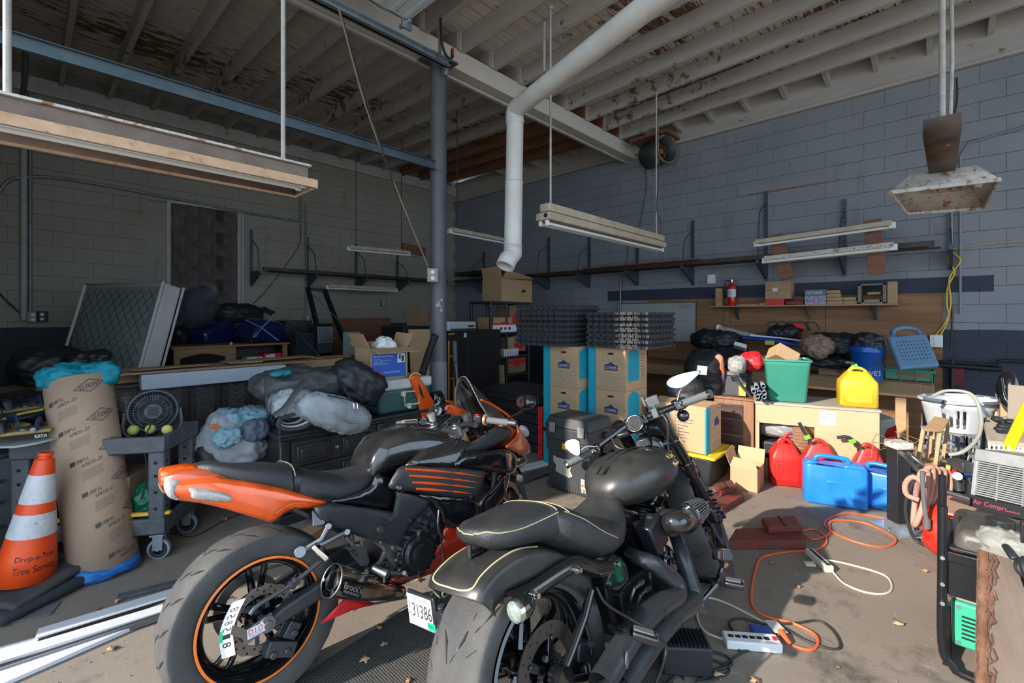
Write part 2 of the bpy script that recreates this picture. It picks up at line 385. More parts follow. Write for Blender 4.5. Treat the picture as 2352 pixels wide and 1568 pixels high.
while y<WALLY+.05:
 z=(rz_near(y+dw/2)if y<BY else rz_far(y+dw/2))+RH+.002
 tl=.037 if y>=BY else-.034
 x0=-1.0
 cuts=sorted([random.uniform(0.8,6.2)]);segs=[(-1.0,cuts[0]),(cuts[0]+.004,WALLX+.1)]
 for a_,b_ in segs:
  MB().box(((a_+b_)/2,y+dw/2,z+.011+random.uniform(0,.003)),(b_-a_,dw-.011,.02),(math.atan(tl),0,0)).build('deck_board',m_deck,ce)
 y+=dw;i+=1
m_felt=pm('black_roof_felt',(.012,.010,.009),.95)
MB().bb(-1.1,7.4,-6.0,WALLY+.2,5.12,5.16).build('roof_slab',m_felt,ce)
MB().add([(-1.05,BY,rz_far(BY)+RH+.03),(7.3,BY,rz_far(BY)+RH+.03),(7.3,8.8,rz_far(8.8)+RH+.03),(-1.05,8.8,rz_far(8.8)+RH+.03),(-1.05,-5.9,rz_near(-5.9)+RH+.03),(7.3,-5.9,rz_near(-5.9)+RH+.03)],[(0,1,2,3),(4,5,1,0)]).build('roof_felt',m_felt,ce)
cl=ST('column',(2.97,3.87,0))
MB().cyl((0,0,0),(0,0,4.18),.087,n=32).build('shaft',m_steel_col,cl)
MB().cyl((0,0,0),(0,0,1.02),.091,n=32).build('lower_coat',pm('pale_grey_coat',(.24,.25,.25),.55,c2=(.17,.18,.19),ns=6,dirt=(.22,.14,.1),dl=.68),cl)
MB().box((0,0,4.185),(.34,.26,.018)).build('cap_plate',m_steel_col,cl,bev=.003)
MB().lathe([(.088,3.0),(.093,3.005),(.093,3.015),(.088,3.02)],n=32).build('weld_band',m_steel_col,cl)
p=ony(1018,705,3.87)
b=MB()
for i in range(9):
 a=R(-128)+random.uniform(-.3,.3);z=p.z+random.uniform(-.06,.06);sz=random.uniform(.015,.035)
 b.lathe([(.0905+i*.0004,z),(.0905+i*.0004,z+sz)],n=4,a0=a,a1=a+sz*9)
b.build('torn_sticker',pm('torn_paper',(.62,.50,.42),.8,c2=(.25,.22,.2),ns=40),cl)
from mathutils.geometry import delaunay_2d_cdt
V2=lambda p:Vector2((p[0],p[1]))
from mathutils import Vector as Vector2
def dseg(p,a,b):
 d=b-a;t=max(0,min(1,(p-a).dot(d)/max(d.length_squared,1e-12)));return(p-(a+d*t)).length
def smoothpoly(pts,k=3):return[(q.x,q.y)for q in bez([(p[0],p[1],0)for p in pts],k,True)]
def shellmesh(poly,yfn,step=.018,ew=.018,ed=.010,sm=3,holes=()):
 pl=smoothpoly(poly,sm)if sm else list(poly);n=len(pl);P2=[Vector2((a,b))for a,b in pl]
 hs=[[Vector2(q)for q in h]for h in holes]
 xs_=[p.x for p in P2];zs_=[p.y for p in P2]
 def inside(q,loop):
  c=False;m=len(loop)
  for i in range(m):
   a,b=loop[i],loop[(i+1)%m]
   if(a.y>q.y)!=(b.y>q.y)and q.x<(b.x-a.x)*(q.y-a.y)/(b.y-a.y)+a.x:c=not c
  return c
 def dist(q):return min(dseg(q,l[i],l[(i+1)%len(l)])for l in[P2]+hs for i in range(len(l)))
 pts=list(P2);edges=[(i,(i+1)%n)for i in range(n)]
 for h in hs:b=len(pts);pts+=h;edges+=[(b+i,b+(i+1)%len(h))for i in range(len(h))]
 x=min(xs_)+step/2;r=0
 while x<max(xs_):
  z=min(zs_)+(step/2 if r%2 else step)
  while z<max(zs_):
   q=Vector2((x,z))
   if inside(q,P2)and not any(inside(q,h)for h in hs)and dist(q)>step*.45:pts.append(q)
   z+=step
  x+=step*.87;r+=1
 vo,eo,fo,*_=delaunay_2d_cdt(pts,edges,[],0,1e-6)
 fs=[]
 for f in fo:
  c=sum((vo[i]for i in f),Vector2((0,0)))/len(f)
  if inside(c,P2)and not any(inside(c,h)for h in hs):fs.append(list(f))
 vs=[]
 for v in vo:
  d=dist(v);y=yfn(v.x,v.y);e=ed*max(0,1-d/ew)**2 if ew else 0
  vs.append(V((v.x,y-math.copysign(e,y),v.y)))
 return vs,fs
def shell(name,par,mat,poly,yfn,mirror=False,thick=.004,label=None,**kw):
 vs,fs=shellmesh(poly,yfn,**kw);b=MB().add(vs,fs)
 if mirror:
  c=MB();c.v=[V((v.x,-v.y,v.z))for v in b.v];c.f=[list(reversed(f))for f in b.f];c.m=list(b.m);c.build(name,mat,par,solid=thick,ang=50,label=label)
 return b.build(name,mat,par,solid=thick,ang=50,label=label)
def hpts(Mx,Q,pts,y):return[(lambda h:(h.x,h.z))(hit(Mx,*Q(*p),1,y))for p in pts]
Q1=lambda x,y:(360+x/2.538,950+y/2.538)
Q2=lambda x,y:(700+x/2.6133,860+y/2.6133)
Q3=lambda x,y:(940+x/3.213,1080+y/3.213)
Q4=lambda x,y:(1250+x/3.136,840+y/3.136)
Q5=lambda x,y:(1400+x/3.35,1100+y/3.35)
m_tyre=pm('dusty_tyre_rubber',(.038,.038,.040),.8,c2=(.085,.080,.075),ns=5,bump=.15,bs=90,dirt=(.17,.15,.125),dl=.66)
m_groove=pm('groove_black',(.008,.008,.009),.9)
m_gblack=pm('gloss_black',(.006,.006,.008),.12,coat=1)
m_gblackd=pm('dusty_gloss_black',(.008,.008,.010),.16,coat=.8,c2=(.022,.021,.020),ns=6,dirt=(.07,.068,.06),dl=.72)
m_mblack=pm('matte_black_plastic',(.022,.023,.026),.5,bump=.1,bs=200)
m_satin=pm('satin_black_metal',(.018,.020,.024),.32,metal=.3)
m_seat=pm('black_seat_vinyl',(.016,.018,.022),.42,bump=.35,bs=260,c2=(.045,.045,.045),ns=5)
m_or=pm('orange_body_paint',(.80,.095,.006),.22,metal=.25,coat=1)
m_ord=pm('dusty_orange_paint',(.62,.070,.010),.3,metal=.2,coat=.6,c2=(.33,.10,.05),ns=9,dirt=(.30,.18,.12),dl=.64)
m_red=pm('orange_red_belly_paint',(.58,.035,.008),.25,metal=.2,coat=1,dirt=(.45,.30,.24),ns=12,dl=.70)
m_chrome=pm('polished_steel',(.70,.69,.67),.12,metal=1)
m_alu=pm('brushed_aluminium',(.20,.21,.225),.38,metal=.9)
m_dalu=pm('dark_cast_metal',(.075,.08,.09),.42,metal=.7)
m_brown=pm('worn_steel',(.20,.17,.15),.45,metal=.8)
m_lens=pm('clear_lens',(.42,.41,.40),.10,c2=(.26,.24,.22),ns=60,coat=1,stretch=(14,1,1))
m_white=pm('white_plastic',(.74,.75,.76),.45)
m_green=pm('green_sticker',(.0,.42,.20),.5)
m_redp=pm('red_print',(.62,.015,.015),.5)
m_bluep=pm('blue_print',(.02,.06,.40),.5)
m_cream=pm('cream_paint_line',(.66,.50,.26),.4)
m_grip=pm('grey_rubber_grip',(.11,.115,.12),.7,bump=.5,bs=150)
m_mirror=pm('mirror_glass',(.75,.8,.85),.03,metal=1)
def tyre(par,c,rt,hw,rr,mat=m_tyre,crown=.35,name='tyre'):
 pr=[]
 for i in range(15):
  a=-pi/2*.98+i/14*pi*.98;y=hw*sin(a);r=rt-(rt-rr-.035)*crown*(1-cos(a))**1.0
  pr.append((r,y))
 pr=[(rr,-hw*.78),(rr+.012,-hw*.90),(rr+.03,-hw*.985)]+[(r,y*.995)for r,y in pr]+[(rr+.03,hw*.985),(rr+.012,hw*.90),(rr,hw*.78)]
 return MB().lathe(pr,c,'Y',108).build(name,mat,par,ang=60),pr[3:-3]
def grooves(par,c,pr,marks,name='tread_grooves',mat=m_groove,reps=24):
 b=MB();c=V(c)
 def sp(t,phi,lift=.0018):
  t=max(0,min(.999,(t+1)/2))*(len(pr)-1);i=int(t);f=t-i;r=pr[i][0]*(1-f)+pr[i+1][0]*f+lift;y=pr[i][1]*(1-f)+pr[i+1][1]*f
  return c+V((r*cos(phi),y,r*sin(phi)))
 for k in range(reps):
  p0=2*pi*k/reps
  for(ts,ps,wd)in marks:
   n=len(ts);L,Rr=[],[]
   for i in range(n):
    w=wd*(1 if 0<i<n-1 else .15);t,ph=ts[i],p0+ps[i]
    a=sp(ts[max(0,i-1)],p0+ps[max(0,i-1)]);z=sp(ts[min(n-1,i+1)],p0+ps[min(n-1,i+1)]);d=(z-a).normalized()
    q=sp(t,ph);nn=V((cos(ph),0,sin(ph)));s_=d.cross(nn).normalized()*w;L.append(q+s_);Rr.append(q-s_)
   b.add(L+Rr,[(i,i+1,n+i+1,n+i)for i in range(n-1)])
 return b.build(name,mat,par,kind='stuff',ang=180)
def rim(par,c,rr,hw,spokes,rh,mat,name='rim',tw=.018,fork=True):
 c=V(c)
 b=MB().lathe([(rr+.004,-hw),(rr-.006,-hw-.004),(rr-.022,-hw+.012),(rr-.034,-hw+.04),(rr-.036,0),(rr-.034,hw-.04),(rr-.022,hw-.012),(rr-.006,hw+.004),(rr+.004,hw)],c,'Y',60)
 o=b.build(name,mat,par,ang=50)
 h=MB().lathe([(.02,-.07),(rh,-.07),(rh,-.03),(rh*.7,0),(rh,.03),(rh,.07),(.02,.07)],c,'Y',28).build('wheel_hub',mat,par)
 for k in range(spokes):
  a=2*pi*k/spokes+.25;b=MB()
  for s in((-1,1)if fork else(0,)):
   p0=c+V((rh*.8*cos(a+s*.10),s*.01,rh*.8*sin(a+s*.10)));p1=c+V(((rr-.03)*cos(a+s*.16),s*.012,(rr-.03)*sin(a+s*.16)))
   b.tube([p0,(p0+p1)/2,p1],lambda t:tw*(1-.45*t if t<.7 else .69),8,flat=.55,up=(0,1,0))
  b.build('spoke',mat,par)
 return o
def disc(par,c,ro,ri,y,mat,petals=0,holes=True):
 c=V(c);b=MB();n=72;vs=[];fs=[]
 for i in range(n):
  a=2*pi*i/n;r=ro-(.006*(1-cos(a*petals))/2 if petals else 0)
  for yy in(-.0025,.0025):vs.append(c+V((r*cos(a),y+yy,r*sin(a))));vs.append(c+V((ri*cos(a),y+yy,ri*sin(a))))
 for i in range(n):
  k=(i+1)%n;A,B=i*4,k*4
  fs+=[(A,B,B+1,A+1),(A+2,A+3,B+3,B+2),(A,A+2,B+2,B),(A+1,B+1,B+3,A+3)]
 b.add(vs,fs);o=b.build('brake_disc',mat,par,ang=30)
 if holes:
  b=MB()
  for i in range(30):
   a=2*pi*i/30;r=ri+(ro-ri)*(.3 if i%2 else .68);p=c+V((r*cos(a),y,r*sin(a)));b.cyl(p+V((0,-.0032,0)),p+V((0,.0032,0)),.0045,n=8)
  b.build('vent_holes',m_groove,o,kind='stuff')
 return o
def bolt(b,p,r=.007,h=.006,ax=(0,-1,0),mi=0):
 p=V(p);ax=V(ax);b.cyl(p,p+ax*h,r,n=10,mi=mi);b.cyl(p+ax*h*.99,p+ax*(h*1.05),r*.5,n=6,mi=1 if mi==0 else mi)
KM=frame((.62,1.953,0),R(-1.7),R(-8))
KB=T('sport_motorcycle','orange and black sport motorcycle with clear windscreen and orange rim stripe','motorcycle',(.62,1.953,0),rot=None)
KB.rotation_mode='QUATERNION';KB.rotation_quaternion=KM.to_quaternion()
_WM=WM
def WM(o):
 m=Matrix.Translation(o.location)@(o.rotation_quaternion.to_matrix().to_4x4()if o.rotation_mode=='QUATERNION'else o.rotation_euler.to_matrix().to_4x4())@Matrix.Diagonal((*o.scale,1))
 return WM(o.parent)@m if o.parent else m
hk=lambda Q,pts,y:hpts(KM,Q,pts,y)
RC=(0,0,.318)
tr,pr=tyre(KB,RC,.318,.097,.216)
tr['label']='wide worn rear tyre'
grooves(tr,RC,pr,[((-.72,-.5,-.25),(0,.05,.13),.0052),((-.2,-.05,.12),(.1,.14,.24),.0042),((.72,.5,.25),(.1,.15,.23),.0052),((.62,.45),(.20,.22),.004)],reps=20)
rim(KB,RC,.219,.088,5,.055,m_gblack,tw=.017)
b=MB()
for s in(-1,1):b.lathe([(.2225,s*.0905),(.216,s*.0925),(.2125,s*.0915),(.2125,s*.088),(.2225,s*.088)],RC,'Y',72)
b.build('rim_stripe',pm('orange_rim_tape',(.95,.20,.01),.4),KB,label='orange rim stripe')
disc(KB,RC,.125,.088,-.085,m_brown,petals=14)
b=MB()
for k in range(6):
 a=k*pi/3;b.bar((.04*cos(a),-.085,.318+.04*sin(a)),(.09*cos(a+.3),-.085,.318+.09*sin(a+.3)),.014,.006,up=(0,1,0))
b.build('disc_carrier',m_dalu,KB)
b=MB().lathe([(.09,.088),(.118,.088),(.118,.094),(.09,.094)],RC,'Y',40).build('sprocket',m_brown,KB)
cp=[]
for i in range(15):a=pi/2+pi*i/14;cp.append(V((.122*cos(a),.091,.318+.122*sin(a))))
loop=cp+[V((.52,.091,.30)),V((.56,.091,.34)),V((.52,.091,.40))]
b=MB();pts=bez(loop,6,True);
L_=0;last=pts[0];seg=[]
for i in range(len(pts)):
 a,c_=pts[i],pts[(i+1)%len(pts)];n_=max(1,int((c_-a).length/.017))
 for j in range(n_):seg.append((a.lerp(c_,j/n_),a.lerp(c_,(j+.8)/n_)))
for a,c_ in seg:b.bar(a,c_,.013,.013)
b.build('drive_chain',m_brown,KB)
sa=hk(Q1,[(600,1225),(640,1195),(720,1120),(960,960),(1100,900)],-.12);sb=hk(Q1,[(600,1270),(660,1262),(760,1200),(980,1062),(1100,1040)],-.12)
b=MB();rg=[]
for(x0,z0),(x1,z1)in zip(sa,sb):rg.append([(x0,-.105,z0),(x0,-.142,z0-.006),(x1,-.142,z1+.006),(x1,-.105,z1)])
b.rings([[V(p)for p in r]for r in rg]);b.mir(1)
b.box((.36,0,.36),(.1,.27,.1));b.build('swingarm',m_dalu,KB,bev=.008,ang=50)
b=MB().cyl((0,-.165,.32),(0,.16,.32),.016,n=6).cyl((0,-.150,.32),(0,-.158,.32),.03).box((-.03,-.148,.318),(.11,.01,.045),(0,R(-18),0))
b.build('axle_nut',m_alu,KB,bev=.002)
b=MB();q=hk(Q1,[(620,1212),(637,1262),(528,1320),(430,1285),(440,1232),(530,1255)],-.155);b.prism([(x,-.155,z)for x,z in q],(0,-.003,0));b.build('plate_strap',m_brown,KB)
q=hk(Q1,[(526,1260),(622,1212),(636,1260),(530,1318)],-.16);st=MB().prism([(x,-.16,z)for x,z in q],(0,-.001,0)).build('sticker',m_white,KB,label='white sticker with red letters')
A,B,C=[V((x,-.1615,z))for x,z in(q[0],q[1],q[3])]
MB().text('D.I.D',A+(B-A)*.08+(C-A)*.62,(B-A)*.86,(A-C)*.52).build('lettering',m_redp,st)
MB().text('CHAIN SYSTEMS',A+(B-A)*.08+(C-A)*.86,(B-A)*.86,(A-C)*.16).build('lettering',m_bluep,st)
arc=bez([(x,-.12,z)for x,z in hk(Q1,[(480,1085),(430,1190),(405,1290),(420,1415)],-.12)],6)
n=len(arc);W_=V((.019,-.012,.003));b=MB()
b.grid(lambda u,v:arc[min(n-1,int(round(u*(n-1))))]+W_*(v-.5)*2,n-1,2,thick=(.0005,.002,0));pl=b.build('number_plate',pm('white_plate',(.70,.72,.72),.4),KB,label='narrow curved white number plate with 858518')
def onarc(t,s,lift=.0025):
 f=t*(n-1);i=min(n-2,int(f));p=arc[i].lerp(arc[i+1],f-i);return p+W_*s*2+V((-.001,-lift,0))
b=MB()
for k,ch in enumerate('858518'):
 t0=.13+.13*k;tt=t0
 vs,fs=textgeo(ch);b.add([onarc(tt+.075*(1-v.x),(v.y-.5)*.6)for v in vs],fs)
b.build('lettering',pm('black_print',(.01,.01,.012),.5),pl)
b=MB().grid(lambda u,v:onarc(.56+.2*u,-.48+.22*v,.003),4,1);b.build('renewal_sticker',m_green,pl)
b=MB().box((.05,-.115,.20),(.11,.05,.055),(0,R(25),0)).box((.095,-.11,.245),(.05,.04,.06),(0,R(35),0))
for p in((.02,-.14,.195),(.07,-.14,.185),(.1,-.132,.235)):b.cyl(p,V(p)+V((0,-.008,0)),.014)
b.build('rear_caliper',m_dalu,KB,bev=.006)
b=MB();pth=[V((x,-.15,z))for x,z in hk(Q1,[(545,1170),(600,1110),(790,990),(960,855)],-.15)];b.tube(pth,.009,8,k=4)
for(x,z)in hk(Q1,[(790,1000),(815,975)],-.15):b.cyl((x,-.165,z),(x,-.13,z),.012)
b.build('torque_rod',m_dalu,KB)
b=MB();g=lambda x,y,yy:(lambda h:V((h.x,yy,h.z)))(hit(KM,*Q1(x,y),1,yy))
b.tube([g(840,805,-.15),g(960,735,-.17),g(1005,655,-.17)],.013,8,flat=.8,up=(0,1,0)).cyl(g(838,805,-.14),g(838,805,-.19),.022)
b.tube([g(945,770,-.17),g(1050,715,-.18),g(1115,685,-.18)],.012,8).cyl(g(1112,688,-.17),g(1112,688,-.2),.013).cyl(g(1003,655,-.16),g(1003,655,-.2),.013)
b.bar(g(940,560,-.14),g(945,650,-.16),.05,.012,up=(0,1,0));b.build('rear_bracket',m_alu,KB,bev=.002)
MB().bar(g(915,765,-.2),g(1000,845,-.23),.034,.022).build('pillion_peg',m_chrome,KB,bev=.005)
q=[(hit(KM,*Q1(x,y),1,-.19))for x,y in((1100,760),(1130,765),(1215,775),(1240,860),(1225,885),(1185,885),(1130,820))]
b=MB().prism([(p.x,-.19,p.z)for p in q],(0,-.004,0));hp=b.build('heel_guard',m_alu,KB)
b=MB()
for x,y in((1120,772),(1150,795),(1162,822),(1140,805)):p=g(x,y,-.1945);b.box(p,(.018,.002,.007),(0,R(35),0))
b.build('slot',m_groove,hp)
e0=g(1020,970,-.20);e1=(lambda h:V((h.x,-.16,h.z)))(hit(KM,*Q2(530,1300),1,-.16));dr=(e1-e0).normalized()
b=MB();b.tube([e0,e0+dr*.05,e0.lerp(e1,.55),e0.lerp(e1,.88),e1],lambda t:[.060,.060,.056,.040,.027][min(4,int(t*4+.5))],28,cap=False)
b.tube([e1-dr*.01,e1+dr*.05,V((.50,-.07,.20)),V((.62,0,.19))],.027,16,k=4)
m_ex=pm('heat_tinted_steel',(.62,.58,.52),.16,metal=1,c2=(.30,.20,.12),ns=3,stretch=(6,1,1))
mu=b.build('muffler',m_ex,KB,ang=60)
b=MB().tube([e0-dr*.004,e0+dr*.006],.062,28,cap=False).build('outlet_ring',m_chrome,mu,solid=.006)
MB().tube([e0+dr*.001,e0+dr*.03],.036,24,cap=False).build('inner_pipe',m_gblack,mu,solid=.004)
MB().tube([e0+dr*.03,e0+dr*.032],.058,24).build('outlet_plate',m_satin,mu)
b=MB();u_=dr.cross(V((0,1,0))).normalized()
for a in(.3,2.4,4.5):d_=(u_*cos(a)+dr.cross(u_)*sin(a));b.bar(e0+dr*.004+d_*.036,e0+dr*.004+d_*.058,.012,.004,up=dr)
b.build('outlet_strut',m_chrome,mu)
q0=g(1085,1010,-.262);q1=g(1195,1045,-.255);hh=V((.012,-.002,.048))
lb=MB().prism([q0-hh*.55,q1-hh*.5,q1+hh*.45,q0+hh*.5],(0,-.001,0)).build('badge',m_satin,mu)
MB().text("Brock's",q0-hh*.1+V((.004,-.004,0)),(q1-q0)*.92,hh*.5).build('lettering',pm('silver_print',(.6,.6,.58),.4,metal=.6),lb)
MB().text('PERFORMANCE',q0-hh*.42+V((.006,-.004,0)),(q1-q0)*.8,hh*.2).build('lettering',MATS['silver_print'],lb)
def ytail(x,z):return-(.060+.072*max(0,min(1,(x+.30)/.30))**.7-max(0,(z-.88))*.9)
tc=hk(Q1,[(40,350),(100,322),(235,306),(270,330),(300,352),(420,378),(560,398),(700,425),(800,452),(900,476),(1000,518),(940,536),(860,545),(790,550),(740,572),(700,603),(662,624),(600,608),(400,552),(250,520),(120,505),(70,465)],-.10)
sg=smoothpoly(hk(Q1,[(190,428),(380,452),(425,475),(455,508),(330,508),(220,496),(200,462)],-.105),3)
shell('tail_cowl',KB,m_or,tc,ytail,mirror=True,step=.014,ew=.03,ed=.012,sm=3,label='orange tail cowl')
b=MB().loft([(-.295,0,.905,.03,.02,.02),(-.24,0,.905,.075,.032,.04),(-.15,0,.885,.09,.045,.05),(0,0,.83,.105,.06,.05),(.15,0,.76,.11,.06,.04),(.3,0,.70,.10,.04,.03)],24,2.6)
b.build('tail_body',m_ord,KB,ang=60)
tl=hk(Q1,[(52,420),(78,368),(146,394),(112,432),(112,470),(130,505),(80,490),(56,455)],-.085)
shell('tail_light',KB,m_lens,tl,lambda x,z:ytail(x,z)-.004,mirror=True,step=.01,ew=.01,ed=.006,label='clear tail light lens')
shell('turn_signal',KB,m_lens,[(x,z)for x,z in hk(Q1,[(192,430),(380,453),(425,475),(455,508),(330,508),(220,496),(202,462)],-.105)],lambda x,z:ytail(x,z)-.005,mirror=True,step=.01,ew=.01,ed=.006,label='clear rear indicator lens')
b=MB().loft([(-.185,0,.92,.05,.02,.015),(-.15,0,.915,.085,.028,.03),(-.05,0,.875,.115,.035,.05),(.06,0,.835,.125,.055,.06),(.125,0,.80,.128,.07,.06)],24,3)
b.build('pillion_seat',m_seat,KB,ang=70)
b=MB().loft([(.128,0,.80,.131,.078,.06)]+[(.137,0,.795,.133,.08,.06),(.160,0,.785,.132,.08,.06)],24,3).build('seat_strap',m_satin,KB,ang=60)
MB().tube([(.134,y,.80+.078*(1-abs(y/.133)**3)**.33-.001)for y in[i/12*.13 for i in range(-12,13)]],.0022,6).build('seat_piping',pm('grey_piping',(.16,.16,.155),.5),KB)
b=MB().loft([(.15,0,.785,.132,.078,.06),(.21,0,.75,.145,.08,.05),(.30,0,.715,.15,.08,.035),(.40,0,.705,.14,.075,.04),(.47,0,.715,.115,.068,.05),(.52,0,.735,.09,.05,.05)],24,2.8)
b.build('rider_seat',m_seat,KB,ang=70)
b=MB().loft([(.47,0,.76,.10,.03,.10),(.50,0,.80,.125,.06,.10),(.56,0,.83,.148,.085,.10),(.66,0,.835,.168,.100,.10),(.76,0,.825,.185,.102,.10),(.86,0,.80,.195,.100,.10),(.96,0,.77,.19,.09,.09),(1.06,0,.74,.15,.07,.08),(1.13,0,.71,.09,.04,.05)],32,2.7)
tk=b.build('fuel_tank',m_gblackd,KB,ang=80)
p0=hit(KM,*Q2(582,362),1,-.10);p1=hit(KM,*Q2(782,366),1,-.13);p2=hit(KM,*Q2(582,343),1,-.10)
tb=bpy.data.objects
def ontank(p):
 t=(p.x-.56)/(.96-.56);hw=.155+.045*t;zc=.832-.062*t;hu=.088+.012*t
 zz=min(.995,max(0,(p.z-zc)/hu));y=-hw*(1-zz**2.7)**(1/2.7);return V((p.x,y-.010,p.z))
vs,fs=textgeo('Kawasaki');U_=V((.185,0,-.030));W2=V((.004,0,.017));c0=V((.665,0,.893))
MB().add([ontank(c0+U_*v.x+W2*v.y)for v in vs],fs).build('lettering',pm('silver_letter',(.45,.44,.42),.35,metal=.7),tk)
b=MB().cyl((.72,0,.925),(.72,0,.94),.042,n=28).build('filler_cap',m_satin,tk,bev=.003)
def yside(x,z):return-(.165+.085*max(0,min(1,(x-.45)/.55))**.8-.10*max(0,(z-.74)/.14)**2-.05*max(0,(.40-z)/.2))
sf=hk(Q2,[(440,585),(350,560),(372,590),(420,640),(530,700),(540,690),(600,560),(700,470),(760,410),(800,380),(890,365),(960,410),(930,470),(890,560),(640,548),(580,610)],-.18)
shell('knee_panel',KB,m_gblack,hk(Q2,[(165,765),(300,712),(400,665),(432,600),(480,610),(560,640),(540,700),(525,795),(500,815),(330,790)],-.15),lambda x,z:-.150-.02*(x-.4),mirror=True)
shell('upper_fairing',KB,m_gblackd,hk(Q2,[(610,555),(700,470),(770,405),(860,365),(935,385),(965,412),(930,470),(890,560),(740,552)],-.20),yside,mirror=True)
shell('stripe_panel',KB,m_mblack,hk(Q2,[(545,690),(550,650),(575,600),(620,553),(750,555),(1065,575),(1060,615),(1010,740),(760,718),(640,705)],-.24),lambda x,z:yside(x,z)-.012,mirror=True,sm=2)
for i,(a,c_,d_)in enumerate((((640,573),(860,586),(1065,612)),((663,613),(860,625),(1045,647)),((680,653),(860,662),(1030,681)),((700,692),(860,700),(1005,714)))):
 q=[(lambda h:V((h.x,yside(h.x,h.z)-.018,h.z)))(hit(KM,*Q2(*p),1,-.26))for p in(a,c_,d_)]
 MB().tube(q,lambda t:.0015+.0058*sin(pi*min(1,t*1.5+.12))**.6 if t<.62 else .0065*(1-t)/.38+.0008,8,k=6).build('stripe',m_or,KB,label='orange slash stripe')
shell('frame_cover',KB,m_mblack,hk(Q2,[(60,800),(160,772),(520,822),(530,830),(550,705),(740,735),(745,770),(690,830),(640,880),(600,960),(570,1060),(575,1160),(540,1180),(500,1100),(480,1030),(300,960),(100,880)],-.17),lambda x,z:-.165-.03*max(0,min(1,(x-.4)/.3)),mirror=True,sm=1)
b=MB()
for x,y in((514,866),(470,1012),(548,1040),(630,875),(457,930),(492,1140),(570,680),(665,527),(995,732)):
 h=hit(KM,*Q2(x,y),1,-.195);r_=.016 if(x,y)in((548,1040),(457,930))else .009
 if y<760:h=hit(KM,*Q2(x,y),1,-.25);r_=.008
 b.cyl((h.x,h.y+.02,h.z),(h.x,h.y-.006,h.z),r_,n=12)
b.build('screw_heads',m_alu,KB)
shell('mid_fairing',KB,m_gblack,hk(Q2,[(720,722),(1010,742),(1040,860),(1075,940),(960,930),(850,905),(830,850),(780,770)],-.23),lambda x,z:yside(x,z)+.004,mirror=True)
bf=hk(Q2,[(850,905),(1065,942),(1085,985),(1060,1040),(900,1170),(740,1235),(560,1270),(540,1235),(600,1215),(735,1170),(760,1120),(830,990)],-.20)
shell('belly_fairing',KB,m_red,bf,lambda x,z:-.205+.4*max(0,.36-z),mirror=True,sm=2,label='red-orange belly fairing')
sp=hk(Q1,[(948,1222),(1090,1070),(1130,1070),(1265,1095),(1200,1120),(1130,1140)],-.13)
shell('belly_tail',KB,m_redp,sp,lambda x,z:-.13-.03*x,mirror=True,sm=0,ew=0,label='pointed red rear tip of the belly pan')
b=MB().box((.72,0,.42),(.46,.34,.30),(0,R(-8),0)).box((.62,0,.27),(.4,.26,.12))
b.build('engine_block',m_dalu,KB,bev=.03)
ec=hit(KM,*Q2(690,1075),1,-.22);b=MB().cyl((ec.x,-.17,ec.z),(ec.x,-.215,ec.z),.098,.092,32).cyl((ec.x,-.215,ec.z),(ec.x,-.235,ec.z),.082,.070,32).cyl((ec.x,-.235,ec.z),(ec.x,-.238,ec.z),.05,.045,28)
h=hit(KM,*Q2(697,955),1,-.225);b.cyl((h.x,-.19,h.z),(h.x,-.24,h.z),.022,n=12);h=hit(KM,*Q2(697,1180),1,-.225);b.cyl((h.x,-.18,h.z),(h.x,-.235,h.z),.02,n=12)
ecv=b.build('clutch_cover',m_satin,KB,bev=.004)
b=MB()
for k in range(12):a=k*pi/6;b.cyl((ec.x+.10*cos(a),-.17,ec.z+.10*sin(a)),(ec.x+.10*cos(a),-.222,ec.z+.10*sin(a)),.008,n=8)
b.build('cover_bolts',m_alu,ecv)
b=MB()
for x,y in((720,885),(740,835),(680,870),(760,900),(715,915)):h=hit(KM,*Q2(x,y),1,-.19);b.cyl((h.x,-.15,h.z),(h.x,-.20,h.z),.011,n=10)
b.tube([(lambda h:(h.x,-.20,h.z))(hit(KM,*Q2(x,y),1,-.2))for x,y in((745,800),(790,880),(815,960),(830,1100),(850,1215))],.004,6,k=4)
b.tube([(lambda h:(h.x,-.215,h.z))(hit(KM,*Q2(x,y),1,-.215))for x,y in((805,810),(800,900),(812,960),(845,985))],.006,6,k=4);b.build('engine_fittings',m_alu,KB)
b=MB();g2=lambda x,y,yy:(lambda h:V((h.x,yy,h.z)))(hit(KM,*Q2(x,y),1,yy))
b.tube([g2(245,975,-.19),g2(290,1020,-.19)],.009,8).tube([g2(480,1070,-.19),g2(450,1130,-.2),g2(400,1170,-.21)],.012,8).bar(g2(480,1185,-.2),g2(600,1190,-.22),.012).cyl(g2(598,1190,-.2),g2(598,1190,-.26),.009)
b.cyl(g2(370,1160,-.2),g2(375,1190,-.2),.012).cyl(g2(478,1205,-.24),g2(478,1245,-.24),.006).build('rear_set',m_alu,KB)
b=MB();p0,p1=g2(415,1160,-.22),g2(500,1200,-.29)
b.cyl(p0,p1,.016,.018,14)
for i in range(8):c_=p0.lerp(p1,.1+i*.08);b.tube([c_,c_+(p1-p0).normalized()*.003],.0185,14)
b.build('foot_peg',m_alu,KB)
def ynose(x,z):return-(.20-.16*max(0,min(1,(x-1.25)/.40))**1.6-.25*max(0,z-.86))
shell('side_cowl',KB,m_gblack,hk(Q2,[(885,560),(930,470),(1080,458),(1150,448),(1220,452),(1300,478),(1330,505),(1328,540),(1300,570),(1250,592),(1060,572)],-.215),lambda x,z:-.24+.18*max(0,(x-1.2)/.3)**1.6+.10*max(0,(z-.72)/.1)**2*.5,mirror=True)
